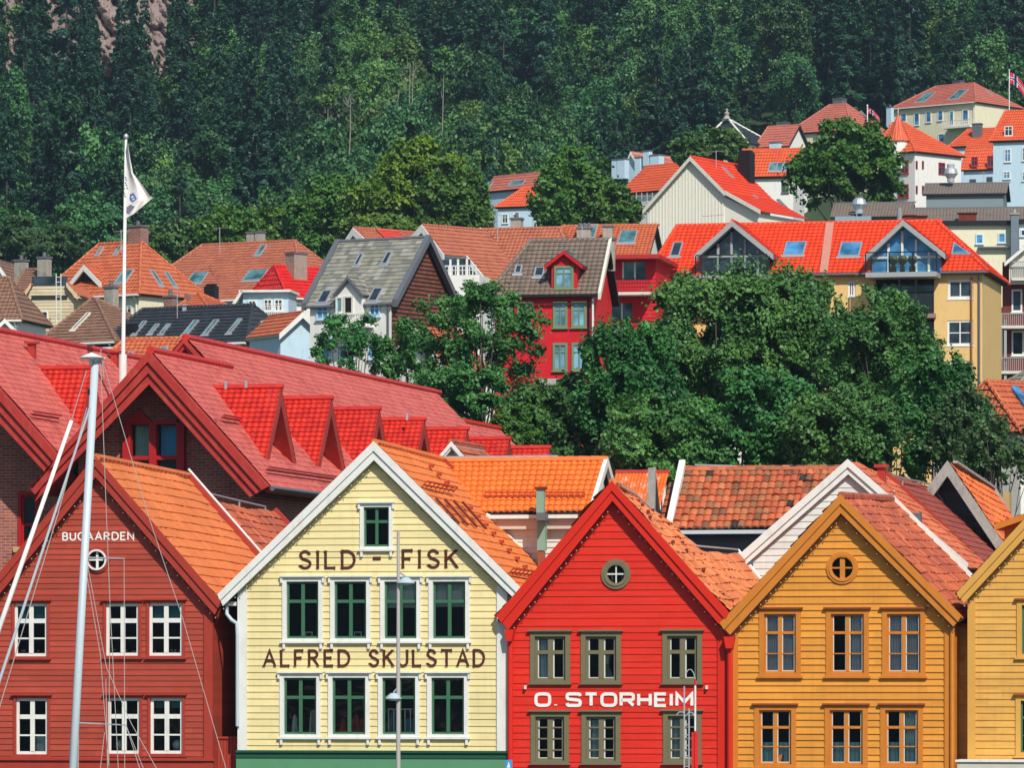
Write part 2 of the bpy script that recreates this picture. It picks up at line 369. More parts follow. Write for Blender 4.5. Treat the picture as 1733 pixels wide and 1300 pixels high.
def wall_sheet(mb, poly, holes=(), pitch=None, t=0.03, v=0.0, ledge=0.006, jit=0.0, seed=1):
    """Front wall facing -v with real openings; with a pitch it is lap boarding whose lower edges stand proud."""
    rnd = random.Random(seed)
    zs = [p[1] for p in poly]; zlo, zhi = min(zs), max(zs)
    bounds = [zlo]
    if pitch:
        z = math.floor(zlo / pitch) * pitch
        bounds = []
        while z < zhi + pitch: bounds.append(z + rnd.uniform(-jit, jit) * pitch); z += pitch
    import bisect as bs
    cuts = set(round(z, 5) for z in zs) | set(round(h[k], 5) for h in holes for k in (2, 3)) | set(round(b, 5) for b in bounds)
    cuts = sorted(c for c in cuts if zlo - 2e-5 <= c <= zhi + 2e-5)
    def off(z, up):
        if not pitch: return 0.0
        i = bs.bisect_right(bounds, z + (1e-4 if up else -1e-4)) - 1; i = max(0, min(i, len(bounds) - 2))
        fr = (z - bounds[i]) / (bounds[i + 1] - bounds[i]); return -t * (1 - fr) - ledge
    bset = set(round(b, 5) for b in bounds)
    for za, zb in zip(cuts, cuts[1:]):
        if zb - za < 1e-4: continue
        ra = poly_range(poly, za + 3e-5); rb = poly_range(poly, zb - 3e-5)
        if not ra or not rb: continue
        hs = sorted([h for h in holes if h[2] <= za + 1e-4 and h[3] >= zb - 1e-4], key=lambda h: h[0])
        la, lb = ra[0], rb[0]; segs = []
        for h in hs: segs.append((la, lb, h[0], h[0])); la = lb = h[1]
        segs.append((la, lb, ra[1], rb[1]))
        va, vb = v + off(za, True), v + off(zb, False)
        for a0, b0, a1, b1 in segs:
            if a1 - a0 < 1e-3 and b1 - b0 < 1e-3: continue
            mb.face([(a0, va, za), (a1, va, za), (b1, vb, zb), (b0, vb, zb)])
            if pitch and round(za, 5) in bset:
                mb.face([(a0, v - ledge, za), (a1, v - ledge, za), (a1, va, za), (a0, va, za)])
    for h in holes:   # reveals
        u0, u1, z0, z1 = h[:4]; vv = v + 0.16
        mb.face([(u0, v - 0.01, z0), (u0, v - 0.01, z1), (u0, vv, z1), (u0, vv, z0)]); mb.face([(u1, v - 0.01, z1), (u1, v - 0.01, z0), (u1, vv, z0), (u1, vv, z1)])
        mb.face([(u0, v - 0.01, z1), (u1, v - 0.01, z1), (u1, vv, z1), (u0, vv, z1)]); mb.face([(u1, v - 0.01, z0), (u0, v - 0.01, z0), (u0, vv, z0), (u1, vv, z0)])

def bez(n): return [i / n for i in range(n + 1)]
def curtain(fr, parent, u0, u1, z0, z1, v, col, name='curtain', folds=6):
    mb = MB(); n = folds * 4
    pts = [(u0 + (u1 - u0) * i / n, v + 0.02 * math.sin(i / n * folds * 2 * math.pi)) for i in range(n + 1)]
    for (a, va), (b, vb) in zip(pts, pts[1:]): mb.face([(a, va, z0), (b, vb, z0), (b, vb, z1), (a, va, z1)])
    return mb.build(name, paint('cloth_%02d%02d%02d' % tuple(int(c * 99) for c in col), col, var=0.08, bump=0), parent, smooth=True, uv=False)

def casement(fr, r, case, sash, cw=0.08, sw=0.045, rows=(0.36,), cols=2, v=0.0, head=0.06, sill=0.05, head_mat=None, case_v=-0.055, glass_v=0.075, lit=True, brackets=False, sash_split=None, mull=None, name='window'):
    """A window in a real opening r = (u0,u1,z0,z1): casing, sash with bars, panes, head and sill boards."""
    u0, u1, z0, z1 = r
    m = MB()
    m.box(u0 - cw, u0 + 0.01, v + case_v, v + 0.1, z0 - cw * 0.6, z1 + cw).box(u1 - 0.01, u1 + cw, v + case_v, v + 0.1, z0 - cw * 0.6, z1 + cw)
    m.box(u0 + 0.01, u1 - 0.01, v + case_v, v + 0.1, z1 - 0.01, z1 + cw).box(u0 + 0.01, u1 - 0.01, v + case_v, v + 0.1, z0 - cw * 0.6, z0 + 0.01)
    wn = m.build(name, case, fr.root)
    s = MB(); a, b = v + 0.03, v + 0.075; mw = mull or sw * 1.5
    ulist = [u0 + 0.01 + (u1 - u0 - 0.02) * i / cols for i in range(cols + 1)]
    s.box(u0 + 0.01, u0 + 0.01 + sw, a, b, z0 + 0.01, z1 - 0.01).box(u1 - 0.01 - sw, u1 - 0.01, a, b, z0 + 0.01, z1 - 0.01)
    s.box(u0 + 0.01 + sw, u1 - 0.01 - sw, a, b, z1 - 0.01 - sw, z1 - 0.01).box(u0 + 0.01 + sw, u1 - 0.01 - sw, a, b, z0 + 0.01, z0 + 0.01 + sw)
    for x in ulist[1:-1]: s.box(x - mw / 2, x + mw / 2, a - 0.012, b - 0.003, z0 + 0.01 + sw, z1 - 0.01 - sw)
    h = z1 - z0
    for i, fy in enumerate(rows):
        thick = sw * 1.5 if (sash_split is None and i == 0) or (sash_split is not None and i == sash_split) else sw * 0.55
        zc = z1 - fy * h
        for x0, x1 in zip(ulist, ulist[1:]):
            s.box(x0 + (sw if x0 == ulist[0] else mw / 2), x1 - (sw if x1 == ulist[-1] else mw / 2), a - 0.006, b - 0.006, zc - thick / 2, zc + thick / 2)
    s.build('sash', sash, wn)
    MB().face([(u0, v + glass_v - 0.02, z0), (u1, v + glass_v - 0.02, z0), (u1, v + glass_v - 0.02, z1), (u0, v + glass_v - 0.02, z1)]).build('pane', GLASS, wn, uv=False)
    if head: MB().box(u0 - cw - 0.06, u1 + cw + 0.06, v - 0.13, v + 0.02, z1 + cw + 0.002, z1 + cw + head).build('head_board', head_mat or case, wn)
    if sill:
        q = MB().box(u0 - cw - 0.05, u1 + cw + 0.05, v - 0.11, v + 0.02, z0 - cw * 0.6 - sill, z0 - cw * 0.6 - 0.002)
        if brackets:
            for x in (u0 - cw + 0.02, u1 + cw - 0.08): q.box(x, x + 0.07, v - 0.09, v - 0.03, z0 - cw * 0.6 - sill - 0.16, z0 - cw * 0.6 - sill - 0.002)
            for x in (u0 - cw - 0.05, u1 + cw - 0.01): q.box(x, x + 0.06, v - 0.1, v - 0.05, z1 + cw - 0.16, z1 + cw)
        q.build('sill', case, wn)
    return wn

def round_window(fr, cx, cy, rin, rout, ring, bar, v=-0.03, wide=0.03):
    c = fr.pt(cx, cy, 0); m = MB(); n = 40; ri = rin * c_scale(fr, cx); ro = rout * c_scale(fr, cx)
    ring_pts = [(math.cos(2 * math.pi * i / n), math.sin(2 * math.pi * i / n)) for i in range(n)]
    for i in range(n):
        (a, b), (p, q) = ring_pts[i], ring_pts[(i + 1) % n]
        A = lambda r_, vv, s_, t_: (c.x + r_ * s_, vv, c.z + r_ * t_)
        rm = (ri + ro) / 2
        m.face([A(ri, v - 0.05, a, b), A(rm, v - 0.06, a, b), A(rm, v - 0.06, p, q), A(ri, v - 0.05, p, q)])
        m.face([A(rm, v - 0.035, a, b), A(ro, v - 0.035, a, b), A(ro, v - 0.035, p, q), A(rm, v - 0.035, p, q)])
        m.face([A(rm, v - 0.06, a, b), A(rm, v - 0.035, a, b), A(rm, v - 0.035, p, q), A(rm, v - 0.06, p, q)])
        m.face([A(ro, v - 0.035, a, b), A(ro, v + 0.06, a, b), A(ro, v + 0.06, p, q), A(ro, v - 0.035, p, q)])
        m.face([A(ri, v + 0.08, a, b), A(ri, v - 0.05, a, b), A(ri, v - 0.05, p, q), A(ri, v + 0.08, p, q)])
    wn = m.build('round_window', ring, fr.root, uv=False)
    MB().face([(c.x + ri * 1.02 * a, v + 0.06, c.z + ri * 1.02 * b) for a, b in ring_pts]).build('pane', GLASS, wn, uv=False)
    g = MB().box(c.x - wide, c.x + wide, v, v + 0.03, c.z - ri, c.z + ri).box(c.x - ri, c.x - wide, v + 0.002, v + 0.028, c.z - 0.022, c.z + 0.022).box(c.x + wide, c.x + ri, v + 0.002, v + 0.028, c.z - 0.022, c.z + 0.022)
    g.build('glazing_bar', bar, wn)
    h = ro * 0.69
    return (c.x - h, c.x + h, c.z - h, c.z + h)
def c_scale(fr, px): return (fr.pt(px + 1, HY, 0).x - fr.pt(px, HY, 0).x)

# ---------------------------------------------------------------- roofs
def tilesheet(name, q00, q10, q11, q01, tw, tl, amp, step, mat, parent, nx=6, jit=0.004, sag=0.03, seed=0, form='S'):
    """Real pantiles over the quad eave q00-q10, ridge q01-q11: waves across, laps up the slope, small unevenness."""
    q00, q10, q11, q01 = [np.array(p, dtype=float) for p in (q00, q10, q11, q01)]
    W = (np.linalg.norm(q10 - q00) + np.linalg.norm(q11 - q01)) / 2; L = (np.linalg.norm(q01 - q00) + np.linalg.norm(q11 - q10)) / 2
    nc = max(1, round(W / tw)); nr = max(1, round(L / tl))
    n = np.cross(q10 - q00, q01 - q00) + np.cross(q11 - q01, q11 - q10) * 0; n /= np.linalg.norm(n); n = -n if n[2] < 0 else n
    rng = np.random.default_rng(seed + 7)
    xs = np.linspace(0, nc, nc * nx + 1); V = []; UV = []; Q = []
    tj = rng.normal(0, jit, (nr, nc + 1)); low = rng.normal(0, sag, (nr // 6 + 3, nc // 6 + 3))
    def lown(x, y):
        a = x / 6; b = y / 6; i = np.floor(a).astype(int); j = int(math.floor(b)); fa = a - i; fb = b - j
        return (low[j, i] * (1 - fa) + low[j, i + 1] * fa) * (1 - fb) + (low[j + 1, i] * (1 - fa) + low[j + 1, i + 1] * fa) * fb
    ph = xs % 1.0
    if form == 'S': wave = amp * (0.5 + 0.5 * np.cos(2 * np.pi * ph)) ** 0.8
    elif form == 'round': wave = amp * np.abs(np.sin(np.pi * ph)) ** 0.7
    else: wave = np.zeros_like(xs)
    m = len(xs)
    for r in range(nr):
        for k, yy in enumerate((r, r + 1)):
            s = xs / nc; t = yy / nr
            base = (q00[None] * (1 - s)[:, None] + q10[None] * s[:, None]) * (1 - t) + (q01[None] * (1 - s)[:, None] + q11[None] * s[:, None]) * t
            ti = np.minimum(xs.astype(int), nc - 1)
            h = wave + (step if k == 0 else 0.0) + tj[r, ti] + lown(xs, yy)
            V.append(base + n[None] * h[:, None]); UV.append(np.stack([xs * tw, np.full(m, (r + (0.02 if k == 0 else 0.98)) * tl)], 1))
        b = len(V) * m - 2 * m; i = np.arange(m - 1)
        Q.append(np.stack([b + i, b + i + 1, b + m + i + 1, b + m + i], 1))
        # lap face under the lower edge
        s = xs / nc; t = r / nr
        base = (q00[None] * (1 - s)[:, None] + q10[None] * s[:, None]) * (1 - t) + (q01[None] * (1 - s)[:, None] + q11[None] * s[:, None]) * t
        V.append(base + n[None] * (wave - 0.03 + lown(xs, r))[:, None]); UV.append(np.stack([xs * tw, np.full(m, (r + 0.02) * tl)], 1))
        c = len(V) * m - m
        Q.append(np.stack([c + i, c + i + 1, b + i + 1, b + i], 1))
    return np_mesh(name, np.concatenate(V), np.concatenate(Q), mat, parent, uv=np.concatenate(UV), smooth=False)

def clip_slab(poly, y0, y1):
    def half(poly, yc, keep_above):
        out = []
        for i in range(len(poly)):
            a, b = poly[i], poly[(i + 1) % len(poly)]
            ia = (a[1] >= yc) == keep_above or abs(a[1] - yc) < 1e-9; ib = (b[1] >= yc) == keep_above or abs(b[1] - yc) < 1e-9
            if ia: out.append(a)
            if ia != ib:
                t = (yc - a[1]) / (b[1] - a[1]); out.append((a[0] + (b[0] - a[0]) * t, yc))
        return out
    p = half(poly, y0, True)
    return half(p, y1, False) if len(p) >= 3 else []

def rowsheet(mb, pts, tl, step):
    """Lapped courses over a planar convex polygon: each course is a sloping strip with a small riser, real shadow lines."""
    pts = [Vector(p) for p in pts]; n = (pts[1] - pts[0]).cross(pts[2] - pts[0]).normalized(); n = -n if n.z < 0 else n
    eu = Vector((-n.y, n.x, 0)); eu = eu.normalized() if eu.length > 1e-6 else Vector((1, 0, 0)); ev = n.cross(eu); ev = -ev if ev.z < 0 else ev
    o = min(pts, key=lambda p: p.z); q = [((p - o).dot(eu), (p - o).dot(ev)) for p in pts]
    hmax = max(y for _, y in q); y = 0.0
    while y < hmax - 1e-4:
        y1 = min(y + tl, hmax); c = clip_slab(q, y, y1)
        if len(c) >= 3:
            f = lambda a, b: o + eu * a + ev * b + n * (step * (1 - (b - y) / tl) + 0.012)
            P3 = [f(a, b) for a, b in c]
            if (P3[1] - P3[0]).cross(P3[2] - P3[1]).dot(n) < 0: P3.reverse()
            mb.face(P3)
            low = sorted([a for a, b in c if abs(b - y) < 1e-4])
            if len(low) >= 2:
                a0, a1 = low[0], low[-1]; g = lambda a, h: o + eu * a + ev * y + n * h
                mb.face([g(a0, 0), g(a1, 0), g(a1, step + 0.012), g(a0, step + 0.012)])
        y += tl

def ridge_caps(pts, r, mat, parent, name='ridge_cap'):
    m = MB()
    for a, b in pts:
        a = Vector(a); b = Vector(b); L = (b - a).length; k = max(1, int(L / 0.38)); prev = None
        for i in range(k):
            p = a + (b - a) * (i / k); q = a + (b - a) * ((i + 1) / k + 0.02); m.tube([p, q], r * 1.08, 7, r * 0.92)
    return m.build(name, mat, parent, uv=True)

def hip(fr, EL, ER, RL, RR, W, mat, tl=0.34, step=0.045, ends='hh', v0=-0.35, ov=0.3, base=14.0, wall=None, wallname='wall', vr=None, capm=None, cap=0.1, thick=0.16, holes=(), pitch=None, gutter=None, trim=None):
    """House with a hipped or gabled roof whose front eave is EL-ER and ridge RL-RR in photo pixels; W = depth of the roof."""
    vr = v0 + W / 2 if vr is None else vr; vb = v0 + W
    el, er, rl, rr = fr.pt(*EL, v0), fr.pt(*ER, v0), fr.pt(*RL, vr), fr.pt(*RR, vr)
    ze = (el.z + er.z) / 2; zr = (rl.z + rr.z) / 2; ul, ur = el.x, er.x
    a = rl.x if ends[0] == 'h' else ul; b = rr.x if ends[1] == 'h' else ur
    A, B, C, D = Vector((ul, v0, ze)), Vector((ur, v0, ze)), Vector((ur, vb, ze)), Vector((ul, vb, ze)); R0, R1 = Vector((a, vr, zr)), Vector((b, vr, zr))
    m = MB(); m0 = MB()
    for pl in ([A, B, R1, R0], [C, D, R0, R1]): rowsheet(m, pl, tl, step); m0.slab(pl, thick)
    if ends[0] == 'h': rowsheet(m, [D, A, R0], tl, step); m0.slab([D, A, R0], thick)
    if ends[1] == 'h': rowsheet(m, [B, C, R1], tl, step); m0.slab([B, C, R1], thick)
    rf = m.build('roof', mat, fr.root); m0.build('soffit', trim or DKWOOD, rf)
    caps = [(R0, R1)]
    if ends[0] == 'h': caps += [(R0, A), (R0, D)]
    if ends[1] == 'h': caps += [(R1, B), (R1, C)]
    ridge_caps([(p + Vector((0, 0, 0.03)), q + Vector((0, 0, 0.03))) for p, q in caps], cap, capm or mat, rf)
    if wall is not None:
        wm = MB(); w0, w1, y0, y1 = ul + ov, ur - ov, v0 + ov, vb - ov; zt = ze - 0.02; zb = zt - base
        poly = [(w0, zb), (w1, zb), (w1, zt), (w0, zt)]
        wall_sheet(wm, poly, holes, pitch, 0.03, y0)
        for x, s in ((w1, 1), (w0, -1)):
            e = ends[1] if s == 1 else ends[0]
            q = [(x, y0, zb), (x, y1, zb), (x, y1, zt)] + ([(x, vr, zr - 0.15)] if e == 'g' else []) + [(x, y0, zt)]
            wm.face(q if s == 1 else q[::-1])
        wm.face([(w1, y1, zb), (w0, y1, zb), (w0, y1, zt), (w1, y1, zt)])
        wm.build(wallname, wall, fr.root)
    if gutter and wall is not None: MB().tube([B + Vector((-ov - .15, -.06, -.1)), B + Vector((-ov - .15, ov - .08, -.5)), B + Vector((-ov - .15, ov - .08, -6))], .05, 5).build('drain_pipe', gutter, fr.root, uv=False)
    if gutter: MB().tube([A + Vector((0, -0.06, -0.06)), B + Vector((0, -0.06, -0.06))], 0.07, 6).build('gutter', gutter, fr.root, uv=False)
    return dict(front=(A, B, R1, R0), right=(B, C, R1), left=(D, A, R0), ze=ze, zr=zr, w=(ul + ov, ur - ov, v0 + ov, vb - ov), vr=vr)

def gab(fr, L, A, R, v0, v1, mat, wall=None, thick_px=6, verge=None, tl=0.34, step=0.045, ov=0.25, base=12.0, pitch=None, holes=(), capm=None, cap=0.09, vov=0.3, root=None, deck=0.14, bargew=0.06):
    """House or dormer whose gable faces the viewer: roof edge L-A-R (photo pixels) on the plane v0, running back to v1."""
    root = root or fr.root
    l, a, r = fr.pt(*L, v0), fr.pt(*A, v0), fr.pt(*R, v0); bk = Vector((0, v1 - v0, 0))
    m, m0 = MB(), MB()
    for e in (l, r): rowsheet(m, [e, e + bk, a + bk, a], tl, step); m0.slab([e, e + bk, a + bk, a], deck)
    rf = m.build('roof', mat, root); m0.build('soffit', verge or DKWOOD, rf)
    ridge_caps([(a + Vector((0, 0, 0.03)), a + bk + Vector((0, 0, 0.03)))], cap, capm or mat, rf)
    if verge:
        t = thick_px * c_scale(fr, A[0]); d = Vector((0, 0, -t)); up = Vector((0, 0, 0.03))
        for e, s in ((l, -1), (r, 1)):
            MB().prism([e + up, a + up, a + d, e + d], (0, -bargew, 0)).build('barge_board', verge, rf)
    if wall is not None:
        wm = MB(); y0 = v0 + vov; k = lambda u: a.z + ((l.z - a.z) * (a.x - u) / (a.x - l.x) if u < a.x else (r.z - a.z) * (u - a.x) / (r.x - a.x)) - deck
        w0, w1 = l.x + ov, r.x - ov; zb = min(k(w0), k(w1)) - base
        wall_sheet(wm, [(w0, zb), (w1, zb), (w1, k(w1)), (a.x, k(a.x)), (w0, k(w0))], holes, pitch, 0.03, y0)
        wm.face([(w1, y0, zb), (w1, v1, zb), (w1, v1, k(w1)), (w1, y0, k(w1))]); wm.face([(w0, v1, zb), (w0, y0, zb), (w0, y0, k(w0)), (w0, v1, k(w0))])
        wm.face([(w1, v1, zb), (w0, v1, zb), (w0, v1, k(w0)), (a.x, v1, k(a.x)), (w1, v1, k(w1))])
        wm.build('wall', wall, root)
    return dict(l=l, a=a, r=r, left=(l, l + bk, a + bk), right=(r, r + bk, a + bk), y=v0 + vov)

def skylight(fr, plane, x0, y0, x1, y1, frame=None, pane=None, name='skylight', shear=0.0, kw=0.8):
    """Roof window lying on a roof plane (three local points), centred on the given photo rectangle."""
    a, b, c = plane[:3]; n = (b - a).cross(c - a).normalized(); n = -n if n.z < 0 else n
    eu = Vector((-n.y, n.x, 0)).normalized(); eu = -eu if eu.x < 0 else eu; ev = n.cross(eu); ev = -ev if ev.z < 0 else ev
    cx, cy = (x0 + x1) / 2, (y0 + y1) / 2; C = fr.onplane(cx, cy, a, b, c)
    # pixel Jacobian of the plane at C
    pu = px_of(fr, C + eu * 0.1); pv = px_of(fr, C + ev * 0.1); p0 = px_of(fr, C)
    su = math.hypot(pu[0] - p0[0], pu[1] - p0[1]) / 0.1; dv = (pv[0] - p0[0], pv[1] - p0[1])
    h = (y1 - y0) / (abs(dv[1]) / 0.1 + 1e-6); h = h * 0.97
    wpx = (x1 - x0) - abs(dv[0]) / 0.1 * h; wd = max(0.3, wpx / (abs(pu[0] - p0[0]) / 0.1 + 1e-6))
    f = MB(); fw = 0.07
    Q = lambda i, j, k: C + eu * i + ev * j + n * k
    W, H = wd / 2, h / 2
    for i0, i1, j0, j1 in ((-W, -W + fw, -H, H), (W - fw, W, -H, H), (-W + fw, W - fw, -H, -H + fw), (-W + fw, W - fw, H - fw, H)):
        f.prism([Q(i0, j0, -0.05), Q(i1, j0, -0.05), Q(i1, j1, -0.05), Q(i0, j1, -0.05)], n * 0.17)
    f.prism([Q(-W - 0.08, -H - 0.16, 0.04), Q(W + 0.08, -H - 0.16, 0.04), Q(W + 0.08, -H, 0.07), Q(-W - 0.08, -H, 0.07)], n * 0.02)
    o = f.build(name, frame or STEEL, fr.root)
    MB().face([Q(-W + fw, -H + fw, 0.08), Q(W - fw, -H + fw, 0.08), Q(W - fw, H - fw, 0.08), Q(-W + fw, H - fw, 0.08)]).build('pane', pane or PANE_TEAL, o, uv=False)
    return o
def px_of(fr, p):
    wp = fr.O + fr.ux * p.x + fr.vy * p.y + Vector((0, 0, p.z)); return (CX + F * wp.x / wp.y, HY - F * (wp.z - CAMZ) / wp.y)

def wins(fr, rects, v, frame, pane=None, cols=2, rows=(0.35,), cw=0.09, case=None, sill=True, name='window', open_=False):
    """Small far windows on the wall plane v: casing standing proud, recessed pane, sill."""
    for (x0, y0, x1, y1) in rects:
        u0, u1, z0, z1 = fr.rect(x0, y0, x1, y1, v); m = MB(); a, b = v - 0.07, v + 0.02
        m.box(u0, u0 + cw, a, b, z0, z1).box(u1 - cw, u1, a, b, z0, z1).box(u0 + cw, u1 - cw, a, b, z1 - cw, z1).box(u0 + cw, u1 - cw, a, b, z0, z0 + cw)
        for i in range(1, cols): x = u0 + (u1 - u0) * i / cols; m.box(x - 0.03, x + 0.03, a + 0.01, b, z0 + cw, z1 - cw)
        for f_ in rows: z = z1 - (z1 - z0) * f_; m.box(u0 + cw, u1 - cw, a + 0.02, b - 0.002, z - 0.025, z + 0.025)
        o = m.build(name, frame, fr.root)
        MB().face([(u0 + cw, v - 0.02, z0 + cw), (u1 - cw, v - 0.02, z0 + cw), (u1 - cw, v - 0.02, z1 - cw), (u0 + cw, v - 0.02, z1 - cw)]).build('pane', pane or PANE, o, uv=False)
        if sill: MB().box(u0 - 0.05, u1 + 0.05, v - 0.13, v, z0 - 0.06, z0 - 0.002).build('sill', frame, o)
def wins_u(fr, rects, u, frame, pane=None, cols=2, rows=(0.35,), cw=0.08):
    """The same on a side wall plane u (facing +u)."""
    for (x0, y0, x1, y1) in rects:
        cy = (y0 + y1) / 2; a = fr.ptu(x0, cy, u).y; b = fr.ptu(x1, cy, u).y; cx = (x0 + x1) / 2; z1, z0 = fr.ptu(cx, y0, u).z, fr.ptu(cx, y1, u).z
        v0, v1 = min(a, b), max(a, b); m = MB()
        m.box(u, u + 0.06, v0, v0 + cw, z0, z1).box(u, u + 0.06, v1 - cw, v1, z0, z1).box(u, u + 0.06, v0 + cw, v1 - cw, z1 - cw, z1).box(u, u + 0.06, v0 + cw, v1 - cw, z0, z0 + cw)
        for i in range(1, cols): y = v0 + (v1 - v0) * i / cols; m.box(u, u + 0.05, y - 0.03, y + 0.03, z0 + cw, z1 - cw)
        for f_ in rows: z = z1 - (z1 - z0) * f_; m.box(u, u + 0.045, v0 + cw, v1 - cw, z - 0.025, z + 0.025)
        o = m.build('window', frame, fr.root)
        MB().face([(u + 0.02, v0 + cw, z0 + cw), (u + 0.02, v1 - cw, z0 + cw), (u + 0.02, v1 - cw, z1 - cw), (u + 0.02, v0 + cw, z1 - cw)]).build('pane', pane or PANE, o, uv=False)

def chimney(fr, x0, y0, x1, y1, v, mat, deep=None, pots=1, cap=True, capm=None):
    u0, u1, z0, z1 = fr.rect(x0, y0, x1, y1, v); w = u1 - u0; deep = deep or w * 0.8; z0 -= 1.2
    c = MB().box(u0, u1, v, v + deep, z0, z1 - 0.12).build('chimney', mat, fr.root)
    if cap: MB().box(u0 - 0.06, u1 + 0.06, v - 0.06, v + deep + 0.06, z1 - 0.118, z1).build('chimney_cap', capm or LEAD, c)
    if pots:
        m = MB()
        for i in range(pots): m.lathe((u0 + w * (i + 0.5) / pots, v + deep / 2, z1 + 0.002), [(0.13, 0), (0.11, 0.3), (0.13, 0.32), (0.0, 0.32)], 10)
        m.build('chimney_pot', capm or LEAD, c)
    return c
# ---------------------------------------------------------------- the front row on the quay
Q_Z = 1.5      # quay level
TILE_OR = tilemat('orange_pantile', [(0.60, 0.15, 0.03), (0.68, 0.19, 0.045), (0.62, 0.16, 0.035)], 0.24, 0.33, dirt=(0.25, 0.07, 0.02), dirt_amt=0.45, patch=0.25)
TILE_BUG = tilemat('orange_ochre_pantile', [(0.56, 0.15, 0.04), (0.62, 0.18, 0.05), (0.57, 0.155, 0.04)], 0.24, 0.36, dirt=(0.30, 0.08, 0.03), dirt_amt=0.4, patch=0.3)
TILE_OLD = tilemat('old_terracotta_pantile', [(0.36, 0.075, 0.03), (0.52, 0.13, 0.045), (0.44, 0.09, 0.04), (0.30, 0.07, 0.04)], 0.25, 0.34, dirt=(0.07, 0.05, 0.04), dirt_amt=0.55, patch=0.4)
TILE_PATCHY = tilemat('patchy_weathered_pantile', [(0.20, 0.07, 0.035), (0.50, 0.115, 0.04), (0.40, 0.09, 0.035), (0.58, 0.16, 0.06), (0.26, 0.11, 0.05), (0.48, 0.10, 0.035)], 0.24, 0.33, dirt=(0.13, 0.11, 0.055), dirt_amt=0.8, patch=0.4, odd=(0.03, 0.02, 0.02), odd_amt=0.025)
TILE_HOTEL = tilemat('glazed_red_tile', [(0.49, 0.095, 0.075), (0.56, 0.125, 0.095), (0.40, 0.07, 0.055)], 0.22, 0.25, dirt=(0.62, 0.25, 0.21), dirt_amt=0.35, patch=0.2, rough=0.38)  # salmon tone and paler mottling put the glaze's grazing reflection into the colour
TILE_DORMER = tilemat('red_dormer_tile', [(0.52, 0.022, 0.012), (0.58, 0.03, 0.014), (0.44, 0.018, 0.011)], 0.21, 0.21, dirt=(0.25, 0.01, 0.01), dirt_amt=0.4, patch=0.2, rough=0.4)
TILE_DKRED = tilemat('dark_red_roof_tile', [(0.24, 0.045, 0.03), (0.30, 0.06, 0.035), (0.27, 0.05, 0.03)], 0.24, 0.33, dirt=(0.12, 0.03, 0.02), dirt_amt=0.4, patch=0.3)
TILE_RORNG = tilemat('mottled_orange_pantile', [(0.55, 0.15, 0.05), (0.66, 0.22, 0.07), (0.50, 0.12, 0.045)], 0.24, 0.34, dirt=(0.28, 0.09, 0.04), dirt_amt=0.6, patch=0.35)
BULB = paint('bulb_glass', (0.5, 0.48, 0.42), var=0.3, rough=0.15, bump=0)

